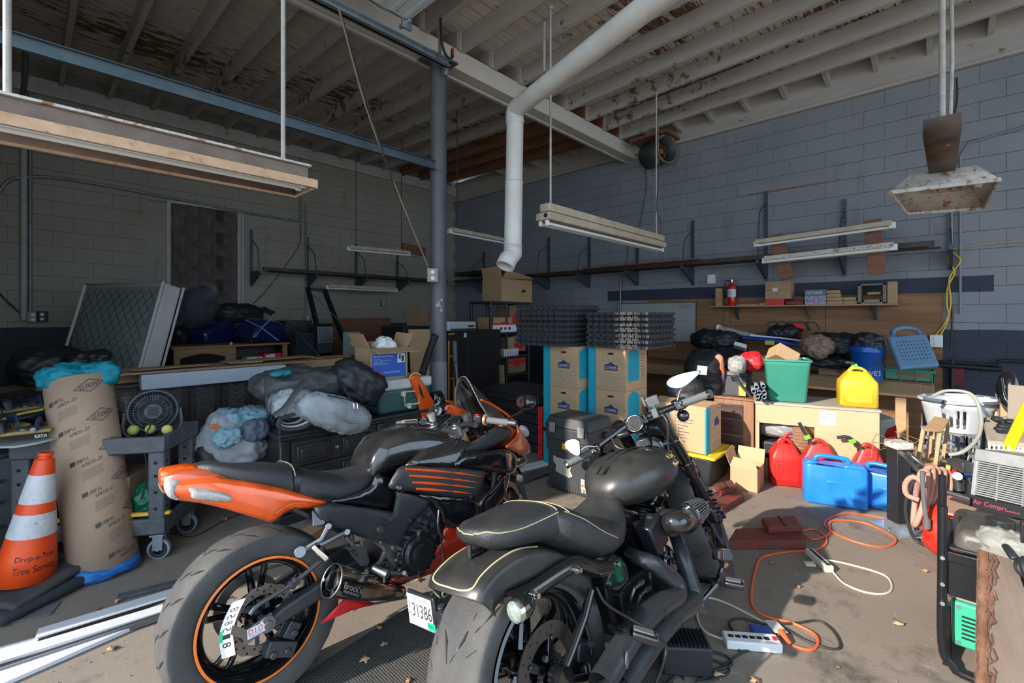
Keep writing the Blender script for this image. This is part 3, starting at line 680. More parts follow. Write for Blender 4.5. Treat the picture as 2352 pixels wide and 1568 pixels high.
shell('leg_cowl',KB,m_gblack,hk(Q2,[(1040,758),(1130,670),(1195,592),(1285,590),(1262,660),(1180,760),(1100,845),(1055,872)],-.21),lambda x,z:-.225+.12*max(0,(x-1.2)/.2),mirror=True)
shell('nose_cowl',KB,m_ord,hk(Q2,[(1052,150),(1120,180),(1190,235),(1262,298),(1345,385),(1360,425),(1348,470),(1322,492),(1240,462),(1175,430),(1255,372),(1272,335),(1250,295),(1200,245),(1110,185)],-.15),ynose,mirror=True,label='orange nose fairing')
shell('inner_cowl',KB,m_mblack,hk(Q2,[(928,472),(960,430),(1040,385),(1110,335),(1170,312),(1235,322),(1250,350),(1215,395),(1150,425),(1080,455),(990,475)],-.18),lambda x,z:-.185+.02*max(0,(x-1.2)/.3),mirror=True)
b=MB().tube([(lambda h:(h.x,ynose(h.x,h.z)-.006,h.z))(hit(KM,*Q2(x,y),1,-.16))for x,y in((1055,152),(1130,190),(1200,243),(1250,292),(1272,335),(1255,372),(1175,430))],.006,8,k=5)
b.build('fairing_edge',m_or,KB);b.v=[V((v.x,-v.y,v.z))for v in b.v];b.build('fairing_edge',m_or,KB)
b=MB().loft([(1.30,0,.84,.15,.05,.10),(1.42,0,.77,.135,.05,.12),(1.54,0,.70,.10,.045,.10),(1.62,0,.645,.05,.03,.05)],28,2.4)
b.build('nose',m_ord,KB,ang=70)
b=MB().loft([(1.36,0,.62,.17,.06,.06),(1.48,0,.60,.13,.06,.06),(1.58,0,.585,.05,.03,.03)],24,2.4).build('chin',m_gblack,KB,ang=70)
h=hit(KM,*Q2(1335,325),1,-.10);MB().sph((h.x-.015,-.085,h.z-.012),(.05,.02,.03),rot=(0,R(45),0)).build('headlight',m_lens,KB);MB().sph((h.x-.015,.085,h.z-.012),(.05,.02,.03),rot=(0,R(45),0)).build('headlight',m_lens,KB)
sc=pm('smoked_screen',(.75,.78,.78),.04,trans=1,alpha=.42)
def scr(u,v):
 a=(u-.5)*2;t=v*sqrt(max(0,1-.80*a*a));w_=.155*(1-.42*t**1.3);x=1.40-.245*t-.30*(1-cos(a*1.05))*(.55+.2*t);z=.885+.245*t**.95-.085*(abs(a)**2.2)*(1-.3*t)-.03*abs(a)*0;
 return(x,w_*sin(a*1.35)/sin(1.35)*1.0,z+(.02*(1-a*a))*(t))
MB().grid(scr,18,12).build('windscreen',sc,KB,solid=.003,ang=80)
MB().tube([V(scr(i/24,1))for i in range(25)],.0017,6).tube([V(scr(0,i/8))for i in range(9)],.0013,6).tube([V(scr(1,i/8))for i in range(9)],.0013,6).build('screen_edge',pm('screen_edge',(.30,.31,.30),.2),KB)
shell('cowl_inner_left',KB,m_or,[(1.09,.965),(1.14,.985),(1.30,.90),(1.33,.84),(1.27,.83),(1.18,.89)],lambda x,z:.13,sm=2)
b=MB().box((1.24,0,.865),(.06,.2,.07),(0,R(-35),0));dsh=b.build('dash',m_satin,KB,bev=.01)
b=MB()
for y in(-.045,.045):b.cyl((1.21,y,.885),(1.205,y,.9),.032,n=22)
b.build('gauge_ring',m_alu,dsh)
b=MB().box((1.02,0,.845),(.10,.24,.03),(0,R(-20),0))
for y in(-.105,.105):b.cyl((1.01,y,.83),(.99,y,.89),.03,n=20).cyl((.99,y,.885),(.985,y,.9),.018,n=6)
b.build('triple_clamp',m_alu,KB,bev=.006)
fk=pm('gold_fork_tube',(.45,.33,.14),.3,metal=.7)
for s in(-1,1):
 MB().cyl((1.015,s*.105,.86),(1.17,s*.105,.52),.026,n=18).build('fork_tube',fk,KB)
 MB().cyl((1.14,s*.105,.58),(1.34,s*.105,.32),.031,n=18).build('fork_leg',m_gblack,KB)
 a_,c_=V((1.01,s*.12,.885)),V((.945,s*.33,.905 if s<0 else .90))
 MB().tube([a_,a_.lerp(c_,.5)+V((0,0,.01)),c_],.013,12,k=3).build('handlebar',m_satin,KB)
 if s<0:a2=g2(1090,272,-.26);c2_=g2(1222,288,-.375)
 else:a2=V((.985,.24,.905));c2_=V((.95,.37,.90))
 MB().cyl(a2,c2_,.018,n=16).build('grip',m_grip,KB)
 dd=(c2_-a2).normalized()
 MB().cyl(c2_,c2_+dd*.045,.017,n=14).build('bar_end',m_dalu,KB)
 MB().cyl(a2-dd*.012,a2,.03,n=18).build('throttle_flange',pm('copper_ring',(.55,.26,.12),.4,metal=.5)if s<0 else m_satin,KB)
 b=MB().box(a2-dd*.045,(.045,.05,.045),(0,0,.3));sw=b.build('switch_block',m_satin,KB,bev=.006)
 MB().box(a2-dd*.045+V((-.01,0,.025)),(.014,.02,.006)).build('switch',m_redp,sw)
 MB().tube([a2-dd*.04+V((.03,0,-.01)),a2+V((.06,0,-.015)),c2_+V((.045,0,-.015))],.006,8).build('lever',m_alu,KB)
MB().cyl((1.06,-.13,.90),(1.05,-.13,.945),.024,.026,16).build('brake_reservoir',m_alu,KB)
MB().cyl((1.03,.17,.90),(1.02,.17,.95),.022,.024,16).build('clutch_reservoir',pm('amber_fluid_pot',(.50,.45,.34),.3),KB)
b=MB();random.seed(3)
for i in range(26):
 p=V((random.uniform(.98,1.24),random.uniform(-.12,.12),random.uniform(.80,.90)));b.sph(p,(random.uniform(.008,.018),)*3,8,5)
for i in range(6):
 y=random.uniform(-.12,.12);b.tube([(1.02,y,.86),(1.10,y*.5,.92),(1.2,y*1.1,.86),(1.22,y,.78)],.005,6,k=4)
b.build('cables_and_fittings',m_dalu,KB)
def mirror_(cp_,stem,s,yawd,name='mirror'):
 b=MB().sph(cp_,(.045,.062,.040),18,12,rot=(0,R(10),R(yawd)));o=b.build(name,m_gblack,KB)
 m_=rotm((0,R(10),R(yawd)));g_=MB()
 g_.v=[];g_.add([V(cp_)+m_@V((-.042-.0*abs(a),.052*cos(a),.033*sin(a)))for a in[2*pi*i/24 for i in range(24)]],[tuple(range(24))]);g_.build('mirror_glass',m_mirror,o)
 MB().tube(stem,.008,10,k=4).build('mirror_stem',m_gblack,o)
mr=g2(1335,165,-.36);mirror_(mr,[mr+V((.01,.02,-.02)),mr+V((.03,.09,-.06)),V((1.33,-.15,.87))],-1,-20)
ml=V((1.20,.34,.935));mirror_(ml,[ml+V((0,-.03,-.01)),V((1.30,.14,.90))],1,20)
h=g2(1290,620,-.27);MB().sph(h,(.04,.018,.022),6,4,rot=(0,.4,.3)).build('front_turn_signal',m_lens,KB)
MB().tube([h,(h.x,-.2,h.z)],.008).build('signal_stalk',m_gblack,KB)
MB().box((1.13,0,.50),(.03,.30,.26),(0,R(-20),0)).build('radiator',m_mblack,KB)
MB().cyl((1.14,-.20,.53),(1.10,-.19,.46),.02).tube([(1.16,-.2,.66),(1.145,-.205,.58),(1.12,-.2,.50)],.014,10).build('hose',m_mblack,KB)
FC=(1.46,0,.30);_A=V((1.02,0,.85));_X=V((-sin(R(24)),0,cos(R(24))));_S=Matrix.Translation(_A)@Matrix.Rotation(R(26),4,_X)@Matrix.Translation(-_A)
_n0=set(bpy.data.objects)
t2,pr2=tyre(KB,FC,.30,.060,.216);rim(KB,FC,.219,.05,5,.04,m_gblack,tw=.014)
for s in(-1,1):disc(KB,FC,.155,.115,s*.07,m_brown,petals=14,holes=False)
b=MB().lathe([(.322,-.06),(.335,-.03),(.34,0),(.335,.03),(.322,.06)],FC,'Y',20,a0=R(20),a1=R(165));b.build('front_fender',m_gblack,KB,solid=.004,ang=70)
for s in(-1,1):MB().cyl((1.33,s*.105,.33),(1.47,s*.095,.29),.028).cyl((1.20,s*.105,.50),(1.36,s*.105,.30),.03).build('fork_foot',m_dalu,KB)
for o in set(bpy.data.objects)-_n0:
 if o.type=='MESH':o.data.transform(_S)
MB().tube([(.45,.14,.22),(.40,.25,.12),(.36,.33,.055)],.011,8).box((.355,.335,.05),(.06,.05,.012)).build('side_stand',m_satin,KB)
MB().box((.08,-.02,.70),(.12,.12,.012),(0,R(20),0)).bar((.1,-.09,.72),(.35,-.12,.52),.03,.02).bar((.05,-.08,.75),(.5,-.13,.66),.04,.05).build('subframe',m_satin,KB,bev=.004)
# ================= the matte black cruiser
m_dkw=pm('dusty_matte_black_paint',(.016,.016,.017),.38,c2=(.040,.038,.034),ns=7,dirt=(.12,.11,.095),dl=.70,coat=.15,bump=.03,bs=300)
m_stitch=pm('tan_stitching',(.42,.34,.20),.7)
m_fin=pm('black_engine_fins',(.014,.014,.016),.35,metal=.4)
HL=R(-13);HZ=R(-1)
HM=frame((1.1506,.9588,0),HZ,HL)
HD=T('cruiser_motorcycle','matte black cruiser motorcycle with wide rear tyre, stitched seat and gold tank badge','motorcycle',(1.1506,.9588,0))
HD.rotation_mode='QUATERNION';HD.rotation_quaternion=HM.to_quaternion()
gh=lambda Q,x,y,yy,M_=None:(lambda h:V((h.x,yy,h.z)))(hit(M_ or HM,*Q(x,y),1,yy))
RC2=(0,0,.33)
tr,prh=tyre(HD,RC2,.33,.122,.232,crown=.42);tr['label']='very wide rear tyre'
grooves(tr,RC2,prh,[((-.85,-.7,-.45),(0,.10,.30),.0062),((-.30,-.25,-.05),(.15,.38,.58),.005),((.85,.7,.45),(.2,.30,.50),.0062),((.30,.15,.02),(.36,.44,.60),.005),((-.62,-.40),(.42,.50),.005),((.62,.42),(.62,.70),.005)],reps=9)
rim(HD,RC2,.235,.112,5,.06,m_gblack,tw=.032)
disc(HD,RC2,.147,.098,-.118,pm('dark_worn_disc',(.10,.085,.075),.4,metal=.85))
b=MB()
for k in range(5):a=k*2*pi/5;b.bar((.03*cos(a),-.118,.33+.03*sin(a)),(.10*cos(a),-.118,.33+.10*sin(a)),.026,.008,up=(0,1,0)).cyl((.1*cos(a),-.12,.33+.1*sin(a)),(.1*cos(a),-.13,.33+.1*sin(a)),.009,n=10)
b.build('disc_carrier',m_gblack,HD,bev=.002)
b=MB()
for k in range(5):a=k*2*pi/5+.6;b.cyl((.055*cos(a),-.12,.33+.055*sin(a)),(.055*cos(a),-.132,.33+.055*sin(a)),.010,n=6)
b.build('disc_bolts',m_alu,HD)
b=MB();b.tube([gh(Q3,1340,880,-.165),gh(Q3,1290,1080,-.165),gh(Q3,1190,1350,-.165),(0.0,-.165,.33)],.015,12).cyl((0,-.14,.33),(0,-.19,.33),.036,n=24).tube([(0,-.15,.31),(.25,-.15,.21),(.45,-.14,.22)],.022,10)
b.build('swingarm',m_gblack,HD,ang=50)
b=MB().box((.14,-.13,.27),(.10,.05,.05),(0,R(-20),0)).box((.15,-.13,.33),(.07,.045,.06),(0,R(20),0));q=b.build('rear_caliper',m_satin,HD,bev=.008)
MB().tube([(.13,-.16,.30),(.13,-.16,.25),(.15,-.16,.25),(.15,-.16,.30)],.004,6,closed=True).cyl((.18,-.15,.34),(.18,-.168,.34),.01).cyl((.19,-.15,.25),(.19,-.168,.25),.01).build('caliper_trim',m_alu,q)
fpath=bez([(-.272,0,.662),(-.245,0,.690),(-.195,0,.710),(-.12,0,.724),(-.03,0,.723),(.08,0,.690),(.18,0,.63),(.27,0,.55)],5)
NF=len(fpath)
def fend(u,v,lift=0.0):
 f=max(0,min(NF-1.001,u*(NF-1)));i=int(f);p=fpath[i].lerp(fpath[i+1],f-i);s=(v-.5)*2;a=abs(s)
 w_=.134;y=math.copysign(1,s)*w_*min(1,1.22*sin(a*pi/2)**.92)
 drop=.058*a**2.4+(.016+.055*u)*max(0,a-.72)/.28
 tail=-.075*max(0,(.35-u)/.35)*a**2
 return V((p.x-tail+.0*a,y*(1+lift*4),p.z-drop+lift))
MB().grid(lambda u,v:fend(u,v),40,24).build('rear_fender',m_dkw,HD,solid=.005,ang=80)
ln=[fend(.10-.0,.5+v,.003)for v in(-.22,-.1,0,.1,.20)];ln[0]=fend(.14,.28,.003)
L2=[fend(.16,.30,.003),fend(.07,.36,.003),fend(.03,.42,.003),fend(.02,.5,.003),fend(.03,.58,.003),fend(.07,.64,.003),fend(.16,.70,.003)]
side=lambda s:[fend(u,.5+s*(.20-.0*u),.003)for u in(.25,.4,.55,.68)]
ptsl=[p for p in reversed(side(-1))]+[fend(.12,.30,.003),fend(.06,.38,.003),fend(.055,.5,.003),fend(.06,.62,.003),fend(.12,.70,.003)]+side(1)
MB().tube(ptsl,.0028,6,k=4).build('pinstripe',m_cream,HD,label='cream line along fender')
for s in(-1,1):
 pts=[gh(Q3,735,965,-.150),gh(Q3,900,890,-.152),gh(Q3,1080,770,-.155),gh(Q3,1190,705,-.158),gh(Q3,1260,690,-.16),gh(Q3,1380,730,-.165),gh(Q3,1480,725,-.17)]
 pts=[V((p.x,p.y*-s,p.z))for p in pts];MB().tube(pts,.022,10,k=4,flat=1.25).build('fender_strut',m_gblack,HD)
 q=[gh(Q3,x,y,-.172)for x,y in((1430,830),(1490,660),(1530,640),(1555,670),(1550,730),(1490,860),(1460,865))]
 MB().prism([(p.x,p.y*-s,p.z)for p in q],(0,.016*s,0)).build('strut_mount',m_gblack,HD,bev=.004)
 b=MB()
 for(x,y)in((900,912),(1215,728)):
  p=gh(Q3,x,y,-.175);p.y*=-s
  b.cyl(p,p+V((0,s*.012,0)),.013,n=16).cyl(p+V((0,s*.013,0)),p+V((0,s*.02,0)),.011,n=16).cyl(p+V((0,s*.021,0)),p+V((0,s*.032,0)),.008,n=14)
 for(x,y)in((1470,830),(1540,690)):p=gh(Q3,x,y,-.19);p.y*=-s;b.cyl(p,p+V((0,s*.008,0)),.008,n=10)
 b.build('strut_bolts',m_chrome,HD)
 p=gh(Q3,800,1030,-.19);p.y*=-s;p.x-=.005
 b=MB().sph(p+V((.025,0,0)),(.045,.034,.034),20,12);o=b.build('turn_signal',m_gblack,HD)
 MB().lathe([(.0,-.012),(.018,-.011),(.028,-.006),(.031,0),(.031,.01)],p+V((-.008,0,0)),'X',24).build('signal_lens',pm('signal_lens',(.30,.34,.31),.10,c2=(.12,.15,.13),ns=90,coat=1),o)
 MB().lathe([(.0315,-.004),(.034,0),(.034,.012),(.0315,.012)],p+V((-.006,0,0)),'X',24).build('lens_ring',m_chrome,o)
 MB().cyl(p+V((.03,0,0)),V((p.x+.05,-s*-.15 if False else s*.15,p.z+.02)),.009).build('signal_stalk',m_gblack,HD)
b=MB().loft([(-.155,0,.795,.035,.012,.012),(-.14,0,.792,.085,.022,.034),(-.09,0,.79,.118,.030,.064),(0,0,.785,.132,.034,.078),(.08,0,.783,.140,.038,.092),(.14,0,.775,.150,.044,.11)],28,2.7)
b.build('passenger_seat',m_seat,HD,ang=75)
b=MB().loft([(.13,0,.765,.154,.058,.10),(.18,0,.745,.168,.062,.11),(.25,0,.70,.180,.075,.11),(.33,0,.645,.186,.078,.10),(.41,0,.615,.182,.070,.085),(.49,0,.610,.165,.062,.08),(.56,0,.625,.135,.065,.08),(.62,0,.655,.095,.068,.08),(.66,0,.675,.055,.05,.08)],28,2.6)
b.build('rider_seat',m_seat,HD,ang=75)
b=MB().tube([gh(Q3,600,570,-.02),gh(Q3,640,560,-.02)],.011,10).cyl((-.16,0,.725),(-.16,0,.765),.010,n=12).box((-.135,0,.735),(.05,.04,.005)).build('seat_bracket',m_gblack,HD)
from mathutils.bvhtree import BVHTree
_sv=[];_sf=[]
for o_ in bpy.data.objects:
 if o_.parent==HD and o_.name.split('.')[0]in('passenger_seat','rider_seat'):
  n_=len(_sv);_sv+=[v.co.copy()for v in o_.data.vertices];_sf+=[[n_+i for i in p.vertices]for p in o_.data.polygons]
_bv=BVHTree.FromPolygons(_sv,_sf);_cc=V((.2,0,.70))
def stitch(pts,name='stitching'):
 q=[]
 for p in bez(pts,8):
  c_=V((p.x,0,p.z-.06));d_=(p-c_).normalized();h=_bv.ray_cast(c_+d_*.6,-d_)
  q.append((h[0]+d_*.0012)if h[0]is not None else p)
 MB().tube(q,.0020,5).build(name,m_stitch,HD)
stitch([(.14,y,.822-abs(y)**2*1.9)for y in(.13,.07,0,-.07,-.13)])
stitch([(.17,-.135,.775),(.25,-.165,.73),(.33,-.178,.665),(.42,-.176,.61)])
stitch([(.17,.135,.775),(.25,.165,.73),(.33,.178,.665),(.42,.176,.61)])
stitch([(.08,.137,.785),(-.02,.131,.786),(-.10,.105,.79),(-.148,.05,.795),(-.156,0,.797),(-.148,-.05,.795),(-.10,-.105,.79),(-.02,-.131,.786),(.08,-.137,.785),(.14,-.150,.79)])
stitch([(.19,y,.812-abs(y)**2*1.7)for y in(.15,.07,0,-.07,-.15)])
b=MB().loft([(.60,0,.72,.055,.03,.05),(.64,0,.735,.11,.065,.08),(.70,0,.745,.150,.090,.105),(.79,0,.748,.180,.104,.125),(.88,0,.75,.190,.104,.13),(.97,0,.752,.188,.098,.125),(1.05,0,.752,.168,.084,.11),(1.11,0,.752,.13,.062,.085),(1.14,0,.755,.06,.03,.04)],36,2.35)
htk=b.build('fuel_tank',m_dkw,HD,ang=85)
def ontk(x,z,lift=.003):
 T_=[(.60,.72,.055,.03,.05),(.64,.735,.11,.065,.08),(.70,.745,.150,.090,.105),(.79,.748,.180,.104,.125),(.88,.75,.190,.104,.13),(.97,.752,.188,.098,.125),(1.05,.752,.168,.084,.11),(1.11,.752,.13,.062,.085),(1.14,.755,.06,.03,.04)]
 for i in range(len(T_)-1):
  if T_[i][0]<=x<=T_[i+1][0]:
   t=(x-T_[i][0])/(T_[i+1][0]-T_[i][0]);q=[a*(1-t)+c*t for a,c in zip(T_[i],T_[i+1])];k=min(.98,abs(z-q[1])/(q[3]if z>q[1]else q[4]));return V((x,-q[2]*(1-k**2.35)**(1/2.35)-lift,z))
 return V((x,-.1,z))
m_gold=pm('gold_badge',(.72,.55,.28),.25,metal=.9)
c0=(1.00,.772);bd=MB();
for i,wtxt in enumerate(('Harley','Davidson')):
 vs,fs=textgeo(wtxt);ox=.955+.012*i;oz=.788-.034*i
 bd.add([ontk(ox+v.x*.095,oz+v.y*.027+(v.x*-.004),.0035)for v in vs],fs)
bdo=bd.build('tank_badge',m_gold,HD,solid=.003,label='gold script tank badge')
b=MB().tube([(x,0,z)for x,z in((.63,.80),(.72,.835),(.85,.855),(.97,.85),(1.06,.835))],.014,10,k=3,flat=.35).build('tank_console_strip',m_dkw,HD)
MB().tube([(x,-.022,z)for x,z in((.63,.80),(.72,.836),(.85,.857),(.97,.85),(1.06,.833))],.0025,6,k=3).tube([(x,.022,z)for x,z in((.63,.80),(.72,.836),(.85,.857),(.97,.85),(1.06,.833))],.0025,6,k=3).build('tank_seam',m_gblack,HD)
MB().cyl((.96,-.075,.825),(.965,-.078,.843),.036,n=28).build('filler_cap',m_dkw,HD,bev=.004)
def cyl_fins(x0,z0,x1,z1,r0):
 a,c=V((x0,0,z0)),V((x1,0,z1));d=c-a;b=MB().cyl(a,c,r0*.8,n=24)
 for i in range(14):p=a+d*(i+.5)/14;b.cyl(p,p+d.normalized()*.0035,r0+.012*(i/14),n=26)
 return b
cyl_fins(.76,.40,.66,.585,.078).build('rear_cylinder',m_fin,HD,ang=30)
cyl_fins(.82,.40,.93,.585,.078).build('front_cylinder',m_fin,HD,ang=30)
for(x,z,an)in((.655,.61,24),(.945,.61,-24)):
 MB().box((x,0,z),(.16,.19,.075),(0,R(an),0)).box((x+.02*(1 if an<0 else-1),0,z+.03),(.13,.16,.03),(0,R(an),0)).build('rocker_box',m_gblack,HD,bev=.018,bseg=3)
 b=MB()
 for i in(-1,1):
  for j in(-1,1):b.cyl((x+i*.055,j*.1,z+.0),(x+i*.055,j*.104,z+.0),.008,n=8)
 b.build('rocker_bolts',m_chrome,HD)
b=MB().cyl((.79,-.135,.33),(.79,.14,.33),.125,n=36).box((.62,0,.30),(.3,.22,.2)).box((.50,.02,.34),(.16,.20,.22));b.build('crankcase',m_satin,HD,bev=.012)
b=MB()
q=[gh(Q5,x,y,-.15)for x,y in((430,590),(480,570),(540,640),(610,740),(610,870),(560,885),(500,830),(440,740))]
b.prism(q,(0,.03,0));cc=b.build('cam_cover',m_gblack,HD,bev=.01)
pc=gh(Q5,572,812,-.158);MB().sph(pc,(.048,.012,.062),24,8,rot=(0,R(12),0)).build('timer_cover',m_chrome,cc)
b=MB()
for x,y in((345,610),(380,560),(420,560),(430,600),(480,600),(500,635),(350,560),(520,620)):p=gh(Q5,x,y,-.15);b.cyl(p,p+V((0,-.012,0)),.009,n=10).cyl(p+V((0,0,.0)),p+V((0,0,.03)),.010,n=10)
b.build('tappet_fittings',m_alu,HD)
b=MB()
for dx in(0,.025):b.cyl((.735+dx*.6,-.105,.42),(.675+dx,-.10,.58),.009,n=10).cyl((.845-dx*.3,-.105,.42),(.91-dx,-.10,.58),.009,n=10)
b.build('pushrod_tubes',m_brown,HD)
b=MB();a0=gh(Q5,330,420,-.15);b.box(a0,(.12,.07,.13),(0,R(-15),0)).cyl(gh(Q5,430,330,-.14),gh(Q5,470,335,-.20),.058,n=28).cyl(gh(Q5,300,300,-.15),gh(Q5,350,300,-.15),.018);b.build('throttle_body',m_satin,HD,bev=.010)
b=MB();e=[gh(Q5,450,340,-.19),gh(Q5,500,330,-.235),gh(Q5,560,325,-.245),gh(Q5,600,305,-.225)];b.tube(e,.045,24,k=5,cap=False);b.build('intake_elbow',m_gblackd,HD,ang=80)
f0,f1=gh(Q5,585,300,-.228),gh(Q5,700,215,-.19);dd=(f1-f0).normalized();Lf=(f1-f0).length*.92
fo=MB().tube([f0,f0+dd*.035],.062,32,r2=.060).tube([f0+dd*(Lf-.012),f0+dd*Lf],.05,32).build('filter_housing',m_gblack,HD,bev=.004)
b=MB();u_=dd.cross(V((0,0,1))).normalized();w2=dd.cross(u_)
for k in range(34):a=2*pi*k/34;r_=u_*cos(a)+w2*sin(a);b.bar(f0+dd*.034+r_*.054,f0+dd*(Lf-.01)+r_*.045,.0045,.012,up=r_)
b.build('filter_pleats',pm('grey_filter_pleats',(.16,.17,.18),.5),fo)
MB().tube([f0+dd*.033,f0+dd*(Lf-.01)],.05,24,r2=.041).build('filter_core',m_groove,fo)
MB().box(f0+dd*.05+V((.0,-.055,-.01)),(.04,.006,.035),(0,R(20),0)).build('filter_badge',m_alu,fo)
p1=[(lambda p:p)(gh(Q5,*q))for q in((150,570,-.10),(240,610,-.17),(330,650,-.20),(440,735,-.21),(500,800,-.215),(515,870,-.22),(470,920,-.225),(400,960,-.23),(250,1090,-.235),(100,1300,-.24),(-20,1500,-.245),(-70,1590,-.25))]
p2=[gh(Q5,*q)for q in((480,400,-.10),(520,470,-.16),(570,620,-.20),(610,760,-.21),(640,860,-.215),(640,920,-.22),(590,980,-.225),(520,1030,-.23),(400,1150,-.235),(260,1330,-.24),(150,1490,-.245),(80,1600,-.25))]
m_exb=pm('dark_ceramic_coated_pipe',(.030,.034,.040),.33,metal=.35,c2=(.05,.055,.06),ns=6,bump=.05,bs=120)
for k,(pp,nm)in enumerate(((p1,'exhaust_pipe'),(p2,'exhaust_pipe'))):
 o=MB().tube(pp,lambda t:.026+.016*min(1,t*2.6),22,k=5,cap=False).build(nm,m_exb,HD,ang=80)
 e_=pp[8];MB().tube([pp[7].lerp(pp[8],.35),pp[7].lerp(pp[8],.38)],.0428,22).build('pipe_joint',m_satin,o)
b=MB().sph(gh(Q5,135,1390,-.285),(.012,.003,.026),12,6,rot=(0,R(20),0)).build('exhaust_badge',m_alu,HD,label='small oval embossed badge')
q=[gh(Q5,x,y,-.19)for x,y in((55,590),(120,590),(170,640),(200,760),(180,840),(95,925),(20,830),(30,700))]
shell('oil_tank_cover',HD,m_gblack,[(p.x,p.z)for p in q],lambda x,z:-.175,step=.015,ew=.03,ed=.02)
b=MB()
for i,(x,y)in enumerate(((190,840),(240,890),(280,940))):
 p_,q_=gh(Q5,x,y,-.17),gh(Q5,x+70,y-60,-.17);b.cyl(p_,q_,.0075,n=10).cyl(p_.lerp(q_,.5),p_.lerp(q_,.85),.0105,n=6).tube([p_,p_+V((-.02,.01,-.03)),p_+V((.02,.04,-.06))],.006,8,k=3)
b.build('oil_lines',m_alu,HD)
MB().tube([gh(Q5,480,410,-.13),gh(Q5,560,640,-.15),gh(Q5,640,860,-.13),gh(Q5,670,960,-.1),(.80,-.12,.15),(.4,-.12,.14)],.020,12,k=3).tube([(1.06,.09,.62),(1.08,.13,.3),(1.0,.13,.15),(.4,.12,.14)],.018,10,k=3).build('frame_tube',m_satin,HD)
MB().tube([gh(Q3,1380,860,-.175),gh(Q3,1450,980,-.20),gh(Q3,1620,1090,-.26),gh(Q3,1780,1180,-.30),gh(Q3,1890,1280,-.31),gh(Q3,1880,1400,-.30),gh(Q3,1830,1540,-.29),gh(Q3,1800,1620,-.285)],.005,8,k=4).build('loose_cable',pm('black_cable',(.012,.012,.013),.5),HD)
def pegpad(c0,c1,w_,nm='foot_peg'):
 d=(c1-c0);o=MB().bar(c0,c1,w_,.03).build(nm,m_gblack,HD,bev=.010,bseg=3);up=V((0,0,1));
 MB().bar(c0.lerp(c1,.12)+up*.0165,c0.lerp(c1,.88)+up*.0165,w_*.62,.006).build('peg_rubber',m_grip,o,bev=.003)
pegpad(gh(Q3,1640,1190,-.29),gh(Q3,1840,1250,-.36),.05,'rear_foot_peg');MB().cyl(gh(Q3,1480,1145,-.20),gh(Q3,1640,1190,-.29),.012).build('peg_arm',m_gblack,HD)
pa=gh(Q5,820,785,-.24);pb_=gh(Q5,880,790,-.29);pc_=gh(Q5,1040,820,-.37)
MB().tube([gh(Q5,650,765,-.12),gh(Q5,800,785,-.23)],.016,12).tube([gh(Q5,690,960,-.16),gh(Q5,830,800,-.23)],.012,8).tube([pa,gh(Q5,860,690,-.26),gh(Q5,870,640,-.27)],.010,8,k=3).cyl(gh(Q5,690,950,-.15),gh(Q5,690,950,-.20),.018).build('forward_control',m_gblack,HD)
pegpad(pb_,pc_,.055)
q=[gh(Q5,x,y,-.28)for x,y in((845,530),(930,540),(955,575),(950,640),(850,625))]
o=MB().prism(q,(0,.04,0)).build('brake_pedal',m_gblack,HD,bev=.008)
c_=sum(q,V((0,0,0)))/5;MB().prism([c_+(p-c_)*.68+V((0,-.004,0))for p in q],(0,.002,0)).build('pedal_rubber',m_grip,o,bev=.001)
PL=gh(Q3,100,1035,.245);plo=MB().box((PL.x,PL.y,PL.z),(.014,.175,.118),(0,0,R(-2))).build('plate_frame',m_satin,HD,bev=.008,bseg=3)
fx=PL.x-.0085;pw=MB().box((fx,PL.y,PL.z),(.002,.158,.100)).build('number_plate',m_white,plo,label='white South Carolina plate ZH 31386')
tx=lambda t,y,z,w_,h_,m,nm='lettering':MB().text(t,(fx-.0016,PL.y+y,PL.z+z),(0,-w_,0),(0,0,h_)).build(nm,m,pw)
mk=MATS['black_print']
tx('South Carolina',.045,.034,.09,.012,m_bluep);tx('31386',.050,-.020,.118,.044,mk);tx('Z',.073,.006,.014,.018,mk);tx('H',.073,-.022,.014,.018,mk)
MB().box((fx-.0014,PL.y-.060,PL.z-.036),(.001,.045,.024)).build('renewal_sticker',m_green,pw);MB().text('MAY',(fx-.0024,PL.y-.042,PL.z-.040),(0,-.034,0),(0,0,.009)).build('lettering',mk,pw)
MB().box((PL.x+.01,PL.y-.105,PL.z-.02),(.03,.035,.075)).cyl((PL.x+.01,PL.y-.105,PL.z-.02),(PL.x+.01,PL.y-.105,PL.z+.035),.016).tube([(PL.x+.01,PL.y-.11,PL.z),(.0,.12,.33)],.01).build('plate_mount',m_satin,HD,bev=.004)
MB().tube([(.45,.13,.22),(.42,.26,.12),(.40,.36,.075)],.012,8).box((.40,.36,.07),(.07,.05,.012)).build('side_stand',m_satin,HD)
A_=V((1.1,0,.9));AX=V((-sin(R(33)),0,cos(R(33))));ST_=R(20)
SM=Matrix.Translation(A_)@Matrix.Rotation(ST_,4,AX)@Matrix.Translation(-A_);FKM=HM@SM
class FB(MB):
 def build(s,name,mat,par=None,**kw):
  if par is None or par==HD:s.xf(SM);par=HD
  else:s.xf(SM)
  return MB.build(s,name,mat,par,**kw)
gf=lambda x,y,yy,Q=Q4:gh(Q,x,y,yy,FKM)
FA=V((1.50,0,.335))
def fromfb(fn):
 n0=set(bpy.data.objects);r=fn()
 for o in set(bpy.data.objects)-n0:
  if o.type=='MESH':o.data.transform(SM)
 return r
t3,pr3=fromfb(lambda:tyre(HD,FA,.335,.068,.262,crown=.5))
fromfb(lambda:grooves(t3,FA,pr3,[((-.75,-.1),(0,.12),.003),((.75,.1),(.15,.27),.003),((-.4,0,.4),(.22,.26,.22),.0025)],reps=18))
fromfb(lambda:rim(HD,FA,.265,.055,5,.045,m_gblack,tw=.022))
